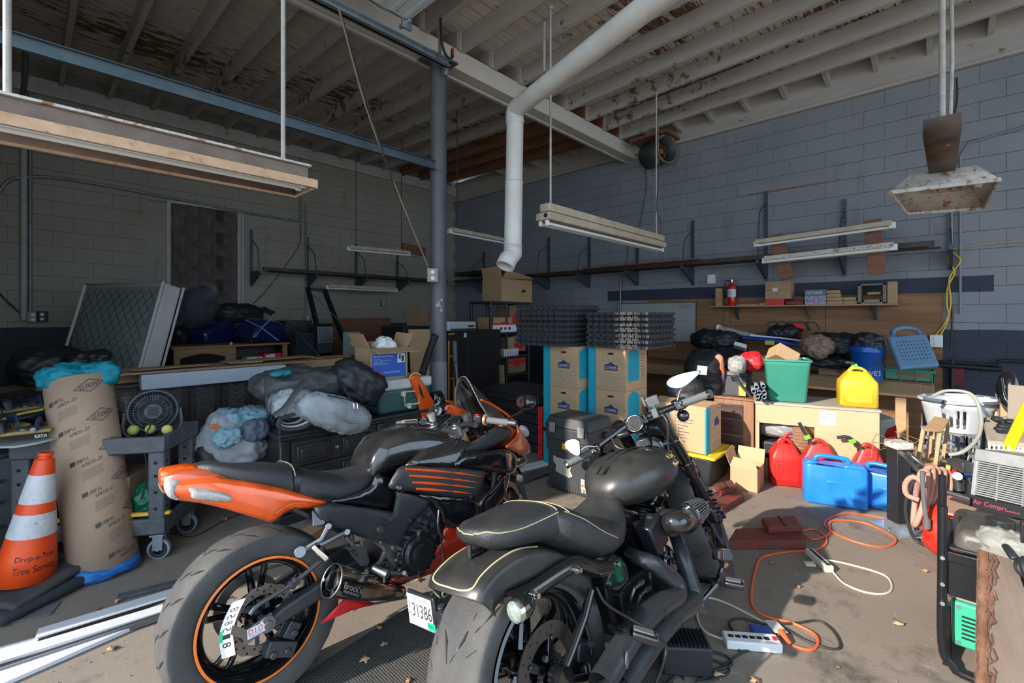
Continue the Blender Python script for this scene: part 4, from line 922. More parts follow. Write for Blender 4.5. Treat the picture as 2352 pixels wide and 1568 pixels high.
for s in(-1,1):fromfb(lambda:disc(HD,FA,.15,.11,s*.085,MATS['dark_worn_disc'],holes=False))
fd=V((-sin(R(33)),0,cos(R(33))))
for s in(-1,1):
 base=V((FA.x-.05,s*.11,FA.z));top=base+fd*.78
 FB().cyl(base+fd*.34,top,.034,n=22).build('upper_fork_tube',m_gblack)
 FB().cyl(base-fd*.02,base+fd*.40,.024,n=18).build('lower_fork_tube',m_satin)
 FB().cyl(base+fd*.38,base+fd*.44,.041,n=22).build('fork_collar',m_gblack,bev=.006)
 b=FB().box(base+V((-.055,s*-.012,.10)),(.10,.055,.12),(0,R(-33),0)).box(base+V((-.085,s*-.012,.05)),(.05,.05,.09),(0,R(-20),0))
 for z in(.05,.10,.15):b.cyl(base+V((-.06+(z-.1)*-.4,0,z)),base+V((-.06+(z-.1)*-.4,s*.05,z)),.016,n=12)
 b.build('front_caliper',m_gblack,bev=.008)
 FB().cyl(V((FA.x,s*.06,FA.z)),V((FA.x,s*.15,FA.z)),.022,n=12).bar(V((FA.x,s*.11,FA.z)),base+fd*.05,.05).build('axle_clamp',m_satin,bev=.006)
tc_=V((FA.x-.05,0,FA.z))+fd*.74
FB().box(tc_,(.09,.30,.045),(0,R(33),0)).box(tc_-fd*.17,(.08,.29,.05),(0,R(33),0)).build('triple_clamp',m_gblack,bev=.012)
gR0,gR1,gL0,gL1=gf(1060,232,-.27),gf(1215,185,-.39),gf(310,645,.27),gf(185,712,.39)
for p,zz in((gR0,.985),(gR1,.995),(gL0,.900),(gL1,.885)):p.z=p.z*.45+zz*.55
gR0.x=.96;gR1.x=.91;gL0.x=.94;gL1.x=.87
bc=V((1.01,0,.975))
FB().tube([gR0,V((.985,-.16,.985)),V((1.01,-.06,.98)),V((1.01,.06,.965)),V((.98,.16,.935)),gL0],.0165,14,k=5).build('handlebar',m_gblack)
FB().cyl(tc_+V((0,-.04,0)),bc+V((0,-.04,.0)),.02).cyl(tc_+V((0,.04,0)),bc+V((0,.04,0)),.02).box(bc,(.06,.12,.05)).build('risers',m_gblack,bev=.006)
for s,a,c in((-1,gR0,gR1),(1,gL0,gL1)):
 d=(c-a).normalized();FB().cyl(a,c,.0185,n=16).build('grip',m_grip)
 FB().cyl(c,c+d*.012,.021,n=16).cyl(a-d*.006,a,.022,n=16).build('grip_ring',m_chrome)
 FB().box(a-d*.035,(.05,.055,.05),(0,0,R(-10)*s)).box(a-d*.04+V((.045,0,.012)),(.05,.07,.035)).build('switch_block',m_gblack,bev=.008)
 bb_=FB()
 for i in range(4):bb_.box(a-d*(.02+.012*i)+V((-.026,0,.008-.01*(i%2))),(.006,.008,.010))
 bb_.build('switch_buttons',m_grip)
 FB().tube([a-d*.03+V((.055,0,0)),a+d*.05+V((.075,0,-.004)),c+V((.06,0,-.012))],.007,10,k=3).build('lever',m_gblack)
 FB().sph(a-d*.045+V((.03,0,-.055)),(.034,.03,.03),16,10).cyl(a-d*.04,a-d*.045+V((.02,0,-.05)),.007).build('front_turn_signal',m_gblack)
def hmirror(c,stem0,w_,h_,tilt,col):
 out=[V((0,w_*cos(a)*(1+.25*sin(a)),h_*sin(a)*(.8+.35*cos(a))))for a in[2*pi*i/28 for i in range(28)]]
 m_=Matrix.Rotation(tilt,3,'X')
 o=FB().prism([c+m_@p for p in out],(.012,0,0)).build('mirror',m_gblack,bev=.004)
 FB().add([c+V((-.0015,0,0))+m_@(p*.93)for p in out],[tuple(range(28))]).build('mirror_glass',m_mirror,o)
 FB().tube([c+V((.01,0,-h_*.6)),(c+stem0)/2+V((.01,0,0)),stem0],.009,10,k=3,flat=.5).build('mirror_stem',m_chrome,o)
cR=gf(1058,95,-.31);cR=V((.93,-.31,1.095));hmirror(cR,gR0+V((.0,.03,.02)),.085,.038,R(-4),0)
cL=V((.84,.31,.955));hmirror(cL,gL0+V((0,-.03,.02)),.040,.058,R(-25),0)
ck=V((.985,.0,.955));
FB().tube([ck+V((-.035,0,.015)),ck+V((.03,0,-.015))],.045,30,r2=.04).build('speedometer',m_gblack,bev=.003)
fa=V((-.92,0,.39)).normalized();u1=V((0,1,0));u2=fa.cross(u1)
FB().tube([ck+V((-.035,0,.015))+fa*.0005,ck+V((-.035,0,.015))+fa*.002],.037,30).build('dial',pm('dial_face',(.05,.052,.055),.9,c2=(.03,.03,.035),ns=30,spec=.1))
b=FB();cc0=ck+V((-.035,0,.015))+fa*.0025
for k in range(21):
 a=R(-130+13*k);p=(u2*cos(a)+u1*sin(a));b.bar(cc0+p*.026,cc0+p*.033,.0018,.0006,up=fa)
b.bar(cc0,cc0+(u2*cos(-2.2)+u1*sin(-2.2))*.026,.002,.001,up=fa);b.build('dial_marks',mk)
b=FB();b.tube([cc0+(u2*cos(a)+u1*sin(a))*.041 for a in[2*pi*i/28 for i in range(28)]],.004,6,closed=True);b.build('bezel',m_chrome)
ph=gf(800,230,-.12);ph=V((.97,-.12,1.045));FB().box(ph,(.03,.07,.045),(0,R(-20),0)).box(ph+V((-.01,.035,.01)),(.04,.012,.05)).tube([ph+V((0,0,-.02)),V((1.0,-.11,.985))],.010).box(V((.99,-.11,.985)),(.045,.03,.045)).build('phone_holder',m_grip,bev=.004)
FB().sph((1.16,0,.83),(.09,.085,.085),24,14).build('headlight',m_gblack)
FB().tube([V((.99,-.13,.985)),V((.97,-.15,.93)),V((1.05,-.10,.83)),V((1.08,-.08,.78))],.005,8,k=5).build('brake_hose',m_alu)
FB().tube([V((.98,.15,.935)),V((.93,.12,.88)),V((1.0,.05,.84)),V((1.08,.03,.80))],.005,8,k=5).build('clutch_cable',m_alu)
FB().box((1.06,.02,.86),(.08,.08,.05)).box((1.0,.09,.935),(.05,.07,.03),(0,R(-20),R(10))).build('bar_clutter',m_satin,bev=.01)
b=FB();b.tube([V((FA.x-.12,-.09,FA.z+.20)),V((1.42,-.12,.6)),V((1.2,-.10,.78))],.005,8,k=4).build('caliper_hose',m_satin)
# ================= things on and under the ceiling
m_galv=pm('galvanised_steel',(.30,.36,.40),.38,metal=.75,c2=(.42,.47,.50),ns=8)
m_bluerail=pm('blue_grey_rail',(.06,.095,.12),.5,metal=.4,c2=(.10,.14,.16),ns=7)
m_enamel=pm('dusty_enamel',(.62,.55,.44),.55,c2=(.48,.40,.30),ns=6,dirt=(.36,.18,.08),dl=.60,bump=.15,bs=60)
m_enamel2=pm('cream_enamel_fixture',(.55,.47,.35),.5,c2=(.40,.32,.22),ns=7,dirt=(.25,.14,.07),dl=.64)
m_dusttop=pm('brown_dusty_metal',(.16,.12,.10),.8,c2=(.24,.18,.14),ns=9)
m_rustpaint=pm('rusty_white_metal',(.60,.57,.52),.55,c2=(.46,.42,.38),ns=8,dirt=(.26,.10,.04),dl=.56)
m_cond=pm('grey_conduit',(.26,.27,.28),.5,metal=.3,c2=(.18,.18,.18),ns=9)
m_condw=pm('white_painted_conduit',(.48,.46,.43),.6,c2=(.33,.30,.27),ns=14)
m_wire=pm('dark_wire',(.03,.028,.026),.6)
m_tubeglass=pm('fluorescent_tube_glass',(.75,.76,.74),.15)
m_duct=pm('white_painted_duct',(.62,.60,.57),.42,c2=(.50,.47,.43),ns=3,dirt=(.32,.20,.12),dl=.72)
m_pipeblk=pm('black_iron',(.020,.022,.028),.5,metal=.4)
zD=4.16;sd=T('sectional_door','white ribbed overhead garage door rolled up flat under the ceiling','garage door',(2.35,3.5,zD))
for k in range(6):
 x1=2.35-k*.53;b=MB().bb(x1-.525,x1,-1.6,3.50,zD,zD+.04)
 for j in range(4):b.bb(x1-.525+.06+j*.13,x1-.525+.10+j*.13,-1.6,3.48,zD-.008,zD+.0)
 b.build('door_panel',pm('white_door_panel',(.52,.60,.63),.35,c2=(.60,.68,.70),ns=2),sd,world=True,bev=.003)
b=MB().box((2.33,3.5,zD-.03),(.10,.03,.10)).cyl((2.33,3.44,zD-.02),(2.33,3.60,zD-.02),.02).build('roller_bracket',m_galv,sd,world=True,bev=.003)
q=T('overhead_track','galvanised door track running from the door bay to the grey column','track',(-.9,3.66,4.05))
b=MB();b.bb(-.9,2.92,3.64,3.66,4.02,4.08).bb(-.9,2.92,3.60,3.66,4.075,4.085).bb(-.9,2.92,3.60,3.66,4.02,4.03).bb(-.9,2.86,3.70,3.74,4.06,4.10).bb(-.9,2.86,3.70,3.705,4.06,4.14)
b.build('rail',m_galv,q,world=True)
MB().bb(2.93,2.97,3.70,3.76,3.98,4.10).build('end_bracket',m_galv,q,world=True,bev=.004)
st=T('perforated_strap','rusty perforated hanging strap above the grey column','strap',(2.93,3.62,4.05))
p0=ony(1010,20,3.62);b=MB().bb(p0.x-.02,p0.x+.02,3.615,3.62,4.05,4.60);o=b.build('strap',m_dusttop,st,world=True)
b=MB()
for i in range(18):b.cyl((p0.x,3.613,4.07+i*.03),(p0.x,3.6145,4.07+i*.03),.006,n=8)
b.build('strap_holes',m_groove,o,world=True,kind='stuff')
o=MB().tube([(2.75,3.55,4.40),(2.76,3.55,4.20),(2.80,3.55,4.09),(2.86,3.56,4.06),(2.92,3.58,4.10),(2.94,3.60,4.20)],.018,10,k=5,flat=.4).build('drive_belt_loop',m_wire);tag(o,'black looped hose hanging beside the top of the column','hose')
o=MB().tube([(2.935,3.575,4.12),(2.925,3.572,4.16),(2.93,3.575,4.2)],.008,6,k=3).build('red_cable_end',m_redp);tag(o,'short red cable end beside the black looped hose','cable')
o=MB().bb(-.9,2.885,3.83,3.835,3.02,3.10).bb(-.9,2.885,3.80,3.835,3.10,3.105).bb(-.9,2.885,3.80,3.835,3.015,3.02).bb(-.9,2.885,3.80,3.803,3.02,3.03).build('ceiling_rail',m_bluerail);tag(o,'long blue-grey steel channel running to the grey column','rail')
def strip(lab,x0,x1,y,z,w_,h_,rods,kind='industrial',mat=None,ax=0,group=None,tubes=2,refl=.16):
 t=T('strip_light',lab,'ceiling light',(x0,y,z),0,group);mat=mat or m_enamel2;L=x1-x0
 c=V(((x0+x1)/2,y,z))
 def bx(b,dx0,dx1,y0,y1,z0,z1):return b.bb(dx0,dx1,y+y0,y+y1,z+z0,z+z1)
 b=bx(MB(),x0,x1,-w_/2,w_/2,0,h_);b.build('channel',mat,t,world=True,bev=.006)
 if refl:
  b=MB();
  for s in(-1,1):
   b.add([(x0,y+s*w_*.5,z),(x1,y+s*w_*.5,z),(x1,y+s*refl,z-.055),(x0,y+s*refl,z-.055),(x0,y+s*(refl+.004),z-.075),(x1,y+s*(refl+.004),z-.075)],[(0,1,2,3),(3,2,5,4)])
  for x in(x0,x1):b.add([(x,y-w_*.5,z),(x,y+w_*.5,z),(x,y+refl,z-.06),(x,y-refl,z-.06)],[(0,1,2,3)])
  b.build('reflector',mat,t,world=True,solid=.004)
 for i in range(tubes):
  yy=y+(i-(tubes-1)/2)*.08;tb=MB().cyl((x0+.03,yy,z-.035),(x1-.03,yy,z-.035),.016,n=12).build('lamp_tube',m_tubeglass,t,world=True)
  MB().box((x0+.02,yy,z-.03),(.03,.03,.05)).box((x1-.02,yy,z-.03),(.03,.03,.05)).build('lamp_holder',m_white,tb,world=True,bev=.004)
 for(rx,zt,r)in rods:MB().cyl((rx,y,z+h_),(rx,y,zt),r,n=10).cyl((rx,y,zt-.02),(rx,y,zt),r*2.5,n=14).build('hanger_rod',m_condw,t,world=True)
 return t
Yf=2.8
A=ony(700,415,Yf)
t1=strip('long industrial strip light with dusty brown reflector and painted bounce-warm lip under the far-left rafters',A.x-2.44,A.x,Yf,2.315,.11,.07,[(Yf*.364,4.6,.013),(Yf*-.022,4.6,.013)],mat=m_dusttop,refl=.15)
MB().bb(A.x-2.45,A.x+.01,Yf-.075,Yf+.075,2.386,2.398).build('top_flange',m_rustpaint,t1,world=True)
m_lip=pm('bounce_warmed_enamel',(.62,.42,.27),.6,c2=(.48,.28,.15),ns=7,dirt=(.30,.15,.08),dl=.6,bump=.2,bs=90)  # warm bounce from the sunlit floor is put into the lip's tan colour
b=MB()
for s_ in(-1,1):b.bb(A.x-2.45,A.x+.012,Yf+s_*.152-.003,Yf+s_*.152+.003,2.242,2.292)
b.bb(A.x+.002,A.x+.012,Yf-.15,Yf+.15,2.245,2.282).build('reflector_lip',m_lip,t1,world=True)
A=ony(1250,495,2.7);B=ony(1520,560,2.7)
t2_=strip('double stacked cream strip light hanging by two rods beside the white duct',A.x,B.x,2.72,2.40,.17,.07,[(A.x+.12,4.45,.011),(B.x-.12,4.42,.011)],refl=0,tubes=2)
MB().bb(A.x+.03,B.x,2.72-.06,2.72+.06,2.485,2.56).build('upper_channel',m_enamel2,t2_,world=True,bev=.006)
MB().cyl((A.x-.002,2.68,2.437),(A.x-.008,2.68,2.437),.02,n=16).build('end_knockout',m_groove,t2_,world=True)
MB().tube([(B.x-.12,2.72,4.3),(B.x-.10,2.7,3.4),(B.x-.13,2.71,2.9),(B.x-.05,2.7,2.75),(B.x-.03,2.71,2.56)],.005,6,k=4).build('supply_wire',m_wire,t2_,world=True)
t=T('hooded_light','rusty white hooded light fixture hanging by a steel pole','ceiling light',(3.2,0,2.5))
hd=onz(2170,470,2.42);
C0=onz(2045,442,2.47);C1=onz(2295,412,2.47);C2=onz(2260,478,2.40);C3=onz(2082,490,2.40)
ap=(C0+C1+C2+C3)/4;up=V((0,0,.16))
rim_=[C0,C1,C2,C3];top=[ap+(c-ap)*.62+up for c in rim_]
b=MB().add(rim_+top,[(0,1,5,4),(1,2,6,5),(2,3,7,6),(3,0,4,7),(4,5,6,7)]);b.build('hood',m_rustpaint,t,world=True,solid=.01,ang=20)
b=MB()
for i in range(4):b.bar(rim_[i],rim_[(i+1)%4],.02,.03)
b.build('hood_rim',m_rustpaint,t,world=True,bev=.003)
for i in range(5):
 f=.12+.19*i;a_=top[0].lerp(top[1],f)-V((0,0,.03));c_=top[3].lerp(top[2],f)-V((0,0,.03));MB().bar(a_,c_,.075 if i==2 else .035,.03).build('lamp_divider'if i==2 else 'lamp_tube',m_rustpaint if i in(0,2,4)else m_enamel2,t,world=True,bev=.008)
a_=onz(2163,305,2.62);c_=onz(2163,412,2.60)
b=MB();sd_=(c_-a_).cross(V((0,0,1))).normalized()*.085
b.add([a_-sd_,a_+sd_,c_+sd_*.8,c_-sd_*.8],[(0,1,2,3)]);u_=V((0,0,.10))
b.add([a_-sd_,a_-sd_+u_,c_-sd_*.8+u_,c_-sd_*.8,a_+sd_,a_+sd_+u_,c_+sd_*.8+u_,c_+sd_*.8],[(0,1,2,3),(4,7,6,5),(0,4,5,1),(1,5,6,2)])
b.build('channel',pm('scorched_brown_metal',(.13,.075,.045),.6,c2=(.04,.025,.02),ns=4,dirt=(.5,.42,.32),dl=.66),t,world=True,solid=.006,ang=20)
b=MB();p_=onz(2164,285,2.72);b.cyl(p_,(p_.x,p_.y,4.6),.016,n=12);q_=onz(2182,285,2.72);b.tube([q_,q_+V((.01,-.01,.4)),(q_.x,q_.y,4.6)],.010,8);b.build('hanger_pole',m_condw,t,world=True)
MB().cyl((p_.x,p_.y,4.55),(p_.x,p_.y,4.6),.07,n=20).build('ceiling_rose',m_condw,t,world=True)
MB().box(onz(2250,420,2.50),(.06,.04,.03),(.4,.5,.3)).build('paper_scrap',m_white,t,world=True)
def walltube(lab,px0,py0,px1,py1,fix,ax,w_=.10,tubes=1,refl=0,mat=None,wires=()):
 f=ony if ax=='y'else onx;a=f(px0,py0,fix);c=f(px1,py1,fix);t=T('strip_light',lab,'ceiling light',a)
 MB().bar(a,c,w_,.055).build('channel',mat or m_enamel2,t,world=True,bev=.004)
 dn=V((0,0,-.045));d=(c-a).normalized();sd_=d.cross(V((0,0,1)))*.035
 for i in range(tubes):
  o_=dn+(sd_*(1 if i else-1)if tubes>1 else V((0,0,0)));MB().cyl(a+d*.03+o_,c-d*.03+o_,.017,n=12).build('lamp_tube',m_tubeglass,t,world=True)
 MB().box(a+dn*.6,(.06,.06,.07)).box(c+dn*.6,(.06,.06,.07)).build('end_socket',m_white,t,world=True,bev=.004)
 for(px,pyt)in wires:p=f(px,(py0+py1)/2,fix);MB().cyl(p,(p.x,p.y,4.66),.006,n=6).build('hanger_wire',m_wire,t,world=True)
 return t
walltube('slim strip light hanging before the bricked-up doorway, left of the column',800,567,938,580,7.0,'y',wires=((818,0),(922,0)))
walltube('slim strip light between the column and the white duct',1034,527,1165,553,5.2,'y',tubes=1,refl=.1,wires=((1050,0),))
walltube('dirty cream strip light, upper of the two above the wall shelf',1738,556,2049,512,6.55,'x',mat=m_enamel2)
walltube('bright double tube strip light, lower of the two above the wall shelf',1757,594,2053,562,6.5,'x',tubes=2,mat=m_rustpaint)
o=walltube('old strip light lying under the left wall shelf rail',752,656,910,664,8.3,'y')
m_brdb=pm('red_brown_board',(.17,.065,.030),.6,c2=(.24,.10,.05),ns=3,stretch=(1,1,6),bump=.1)
for lab,a,c in(('slanting red-brown board behind the left ends of the two strip lights',(1781,540),(1808,640)),('short red-brown board behind the right ends of the two strip lights',(2003,505),(2015,630))):
 p,q=onx(*a,6.66),onx(*c,6.66);o=MB().bar(p,q,.16,.04,up=(1,0,0)).build('timber_board',m_brdb,bev=.004);tag(o,lab,'board')
o=MB().box(ony(951,573,WALLY-.05),(.62,.03,.20),(0,R(4),0)).build('timber_board',m_brdb,bev=.003);tag(o,'dark red board fixed high on the wall left of the column','board')
dv=V((.5,1.65,0)).normalized();e_=P(1183,252,4.12);E2=e_-V((.5,1.65,0))*1.35
du=T('flue_duct','white round metal flue pipe coming down past the beam','duct',(e_.x,e_.y,1.8))
lowp=P(1178,570,4.12);lowz=lowp.z
MB().tube([E2,e_-dv*.22],.078,28,cap=False).build('level_run',m_duct,du,world=True,ang=70)
MB().tube([e_-dv*.24,e_-dv*.10,e_+V((-.0,0,-.02)),V((e_.x,e_.y,e_.z-.14))],.081,28,k=3,cap=False).build('elbow',m_duct,du,world=True,ang=25)
top_=V((e_.x,e_.y,e_.z-.10));bot_=V((lowp.x,lowp.y,lowz))
MB().tube([top_,top_.lerp(bot_,.5)],.077,28,cap=False).build('drop_pipe',m_duct,du,world=True,ang=70)
MB().tube([top_.lerp(bot_,.48),bot_],.080,28,cap=False).build('drop_pipe',m_duct,du,world=True,ang=70)
k2=P(1160,612,4.05);MB().tube([bot_+V((0,0,.03)),bot_+V((0,0,-.05)),bot_.lerp(k2,.6),k2],.082,28,cap=False).build('end_elbow',m_duct,du,world=True,solid=.004,ang=25)
b=MB()
for f in(.0,.48,1.0):p=top_.lerp(bot_,f);b.lathe([(.079,-.006),(.084,0),(.079,.006)],p,'Z',28)
b.build('joint_band',m_duct,du,world=True)
c0=onx(1508,352,6.95);c1=onx(1548,348,6.85)
fn_=T('wall_fan','dark drum-shaped exhaust fan hung under the roof by the right wall','fan',c0)
ax_=V((-.35,-1,0)).normalized()
MB().tube([c0-ax_*.20,c0+ax_*.22],.20,32,cap=False).build('drum',pm('dark_green_grey_metal',(.06,.075,.08),.5,metal=.3),fn_,world=True,solid=.01)
MB().tube([c0+ax_*.20,c0+ax_*.23],.215,32,cap=False).build('drum_lip',m_dusttop,fn_,world=True,solid=.02)
b=MB()
for k in range(4):a=k*pi/2+.4;b.box(c0+ax_*.05+V((0,0,1))*.09*sin(a)+ax_.cross(V((0,0,1)))*.09*cos(a),(.11,.012,.16),(a,0,R(70)))
b.cyl(c0-ax_*.05,c0+ax_*.1,.05).build('fan_blades',m_brdb,fn_,world=True)
MB().bb(c0.x-.25,c0.x+.2,c0.y-.3,c0.y+.35,c0.z+.2,c0.z+.24).build('hanger_board',m_brdb,fn_,world=True)
MB().cyl((c0.x-.2,c0.y-.12,c0.z-.24),(c0.x-.2,c0.y-.12,c0.z+.3),.012).build('support_rod',m_condw,fn_,world=True)
m_upr=pm('blue_grey_upright',(.05,.085,.12),.5,metal=.4,c2=(.08,.10,.12),ns=12)
def bracket(px,pyt,pyb,pys,side,lab,grp):
 if side=='L':p=ony(px,pyt,WALLY);q=ony(px,pyb,WALLY);s=ony(px,pys,WALLY);out=V((0,-1,0));al=V((1,0,0))
 else:p=onx(px,pyt,WALLX);q=onx(px,pyb,WALLX);s=onx(px,pys,WALLX);out=V((-1,0,0));al=V((0,1,0))
 zr=2.26;t=T('shelf_bracket',lab,'bracket',q,0,grp);u=p.copy()
 u.z=max(p.z,3.0 if False else p.z)
 MB().bar(V((u.x,u.y,q.z))+out*.02,V((u.x,u.y,p.z))+out*.02,.045,.025,up=out).build('upright',m_upr,t,world=True)
 b=MB();n=int((p.z-q.z)/.06)
 for i in range(n):b.box(V((u.x,u.y,q.z+.03+i*.06))+out*.034,(.012,.004,.02)if side=='L'else(.004,.012,.02))
 b.build('slots',m_groove,t,world=True,kind='stuff')
 w0=V((u.x,u.y,p.z-.16 if p.z-.16>zr+.2 else p.z-.05))+out*.03
 MB().tube([w0,w0+out*.10+V((0,0,-.06)),w0+out*.30+V((0,0,-.18)),V((u.x,u.y,zr+.02))+out*.42],.009,8).build('brace_rod',m_upr,t,world=True)
 b=MB();b.prism([V((u.x,u.y,zr))+out*.03-al*.015,V((u.x,u.y,zr))+out*.45-al*.015,V((u.x,u.y,zr-.05))+out*.45-al*.015,V((u.x,u.y,zr-.24))+out*.03-al*.015],al*.03)
 b.build('arm',m_upr,t,world=True)
gl='brackets of the left wall rail';gr_='brackets of the right wall rail'
for i,(px,a,c,s)in enumerate(((577,528,657,640),(705,545,660,642),(817,560,662,648),(912,585,668,650))):
 bracket(px,a,c,s,'L',['shelf bracket nearest the dark blocked window','second shelf bracket from the blocked window','third shelf bracket from the blocked window','shelf bracket just left of the grey column'][i],gl)
for i,(px,a,c,s)in enumerate(((1113,578,680,640),(1262,545,662,636),(1355,545,658,630),(1465,525,655,625),(1592,507,655,620),(1760,440,645,605),(1940,458,635,590),(2183,492,620,560))):
 bracket(px,a,c,s,'R',['shelf bracket behind the top of the black rack','shelf bracket first to the right of the white duct','second shelf bracket right of the white duct','shelf bracket behind the right end of the double strip light','shelf bracket above the small grey outlet','shelf bracket by the painted lintel','shelf bracket behind the two strip lights','tall shelf bracket under the hooded light'][i],gr_)
m_rail=pm('dark_steel_rail',(.030,.028,.030),.5,metal=.5,c2=(.09,.06,.05),ns=5)
A=ony(604,622,WALLY-.42);
o=MB().bb(A.x,6.6,WALLY-.46,WALLY-.41,2.26,2.32).bb(A.x+.1,6.6,WALLY-.30,WALLY-.26,2.26,2.29).bb(A.x+.2,6.6,WALLY-.16,WALLY-.12,2.26,2.28).build('wall_rail',m_rail,bev=.003);tag(o,'long dark steel rail along the left wall','rail')
o=MB().bb(WALLX-.46,WALLX-.41,.05,8.2,2.26,2.32).bb(WALLX-.30,WALLX-.26,.1,8.0,2.26,2.29).bb(WALLX-.16,WALLX-.12,.0,7.9,2.26,2.28).build('wall_rail',m_rail,bev=.003);tag(o,'long dark steel rail along the right wall','rail')
o=MB().bb(WALLX-.5,WALLX-.2,2.6,4.6,2.322,2.345).build('shelf_plank',m_brdb,bev=.003);tag(o,'thin brown plank lying on the right wall rail','plank')
t=T('steel_tray','dirty dark steel light tray lying across the brackets in the corner','tray',P(1120,628,8.6));pc=[P(1058,612,8.3),P(1150,603,8.9),P(1165,632,7.9),P(1092,645,7.3)]
z_=2.4
pc=[onz(1058,613,2.36),onz(1152,600,2.42),onz(1158,628,2.32),onz(1094,645,2.30)];pc=[V((min(p.x,6.9),min(p.y,8.4),p.z))for p in pc]
t.location=(6.82,7.4,2.4);MB().box((6.80,7.4,2.40),(.56,1.0,.015)).box((6.53,7.4,2.43),(.015,1.0,.07)).box((7.08,7.4,2.43),(.015,1.0,.07)).box((6.8,6.9,2.43),(.56,.015,.07)).build('tray',m_rail,t,world=True)
MB().bar((6.6,7.0,2.39),(7.12,6.95,2.0),.04).build('strut',m_rail,t,world=True)
def pipe(lab,pts,r,mat,cat='conduit',name='conduit',k=0,fix=None):
 o=MB().tube(pts,r,10,k=k).build(name,mat);tag(o,lab,cat);return o
wy=lambda x,y,o=.03:ony(x,y,WALLY-o);wx=lambda x,y,o=.03:onx(x,y,WALLX-o)
def vert(x,y0,y1,side='L',o=.03):
 a,c=(wy if side=='L'else wx)(x,y0,o),(wy if side=='L'else wx)(x,y1,o);c=V((a.x,a.y,c.z));return[a,c]
pipe('thick pale vertical conduit on the far left wall',vert(55,170,735),.035,m_condw)
pipe('thin grey conduit beside the thick pale one',vert(70,200,740),.018,m_cond)
pipe('dark conduit curving along the left wall over the blocked window',[wy(0,440),wy(20,415),wy(60,407),wy(160,412),wy(380,452),wy(560,487),wy(690,508)],.022,m_cond,k=3)
pipe('vertical conduit left of the first long rail',vert(691,355,508),.018,m_cond)
pipe('long vertical conduit down to the outlet by the speaker',vert(703,470,730),.014,m_cond)
pipe('thin cable sagging diagonally across the left wall',[wy(690,515,.02),wy(688,560,.02),wy(650,618,.02),wy(600,680,.02),wy(562,712,.02)],.006,m_wire,'cable','cable',k=4)
pipe('black cable drooping at the far left edge',[wy(-5,668,.02),wy(15,690,.02),wy(48,720,.02)],.010,m_wire,'cable','cable',k=4)
pipe('pale bent conduit on the right wall beside the hooded light',[wx(2205,720),wx(2205,360),wx(2225,328),wx(2352,291),wx(2500,255)],.013,pm('wall_blue_conduit',(.20,.22,.25),.6),k=0)
pipe('straight conduit beside the hooded light pole',vert(2185,485,560,'R'),.014,m_cond)
o=pipe('thin dark cable hanging from the roof plate by the hooded light',[wx(2197,178,.02),wx(2198,230,.02),wx(2188,300,.02),wx(2190,480,.02)],.008,m_wire,'cable','cable',k=3)
pipe('pale rust-stained cable fixed along the right wall',[wx(2185,572,.02),wx(2260,560,.02),wx(2352,553,.02),wx(2500,545,.02)],.009,pm('yellowed_cable',(.42,.34,.20),.6),'cable','cable')
m_ycable=pm('yellow_extension_cord',(.62,.40,.04),.5)
pipe('yellow extension cord hanging down the right wall',[wx(2185,575,.04),wx(2178,600,.07),wx(2192,625,.05),wx(2176,660,.05),wx(2174,700,.07),wx(2178,730,.05),wx(2160,770,.06)],.009,m_ycable,'cord','extension_cord',k=6)
pipe('yellow extension cord loop beside its neighbour on the right wall',[wx(2188,580,.03),wx(2205,600,.05),wx(2180,640,.05),wx(2183,700,.06),wx(2168,745,.05),wx(2140,778,.05)],.009,m_ycable,'cord','extension_cord',k=6)
pipe('black cable below the yellow cords on the right wall',[wx(2180,660,.03),wx(2186,720,.03),wx(2184,800,.03)],.008,m_wire,'cable','cable',k=3)
pipe('thin pale wire draped from the roof towards the column outlet',[ony(778,20,3.4),ony(840,245,3.6),ony(905,420,3.75),ony(985,617,3.80)],.008,pm('tan_wire',(.22,.17,.12),.6),'cable','cable',k=5)
pipe('dark wire draped beside the pale one towards the column',[ony(780,25,3.42),ony(832,190,3.55),ony(862,300,3.65),ony(915,450,3.78)],.009,m_wire,'cable','cable',k=5)
pipe('thin wire hanging from the beam beside the strip light',vert(1050,255,515,'L',3.6),.005,m_wire,'cable','cable')
pipe('thin hanging wire before the left wall',vert(818,370,560,'L',1.75),.005,m_wire,'cable','cable')
pipe('wavy wire hanging on the right wall under the fan',[wx(1480,365,.04),wx(1484,420,.04),wx(1478,470,.04),wx(1468,520,.04)],.006,m_wire,'cable','cable',k=4)
pipe('thin rod with a wire bottom hanging under the first rafter',[V((3.55,2.9,4.45)),V((3.55,2.9,3.95))],.014,m_condw,'rod','hanging_rod')
pipe('grey pipe standing behind the foam mats',vert(1425,632,990,'R',.1),.016,m_cond,'pipe','pipe')
pipe('black curved cable at the far left rafters',[ony(16,60,5.0),ony(55,105,5.4),ony(58,170,5.6),ony(52,230,5.8)],.02,m_wire,'cable','cable',k=4)
def outlet(lab,c,n,mat=None):
 n=V(n);t=T('outlet_box',lab,'outlet',c);r_=atan2(n.y,n.x)
 MB().box(c,(.06,.11,.14),(0,0,r_)).build('box',mat or pm('grey_outlet_box',(.33,.32,.28),.6,c2=(.25,.24,.2),ns=9),t,world=True,bev=.006)
 for z in(-.03,.03):MB().cyl(V(c)+n*.03+V((0,0,z)),V(c)+n*.036+V((0,0,z)),.02,n=14).build('socket',m_white,t,world=True)
outlet('grey double outlet on the column',ony(994,632,3.76),V((-.6,-.8,0)).normalized())
outlet('grey double outlet on the left wall by the pale conduit',wy(76,728,.04),(0,-1,0))
outlet('dark switch box beside the grey outlet on the left wall',wy(97,727,.04),(0,-1,0),m_wire)
outlet('pale outlet low on the left wall by the speakers',wy(706,732,.04),(0,-1,0))
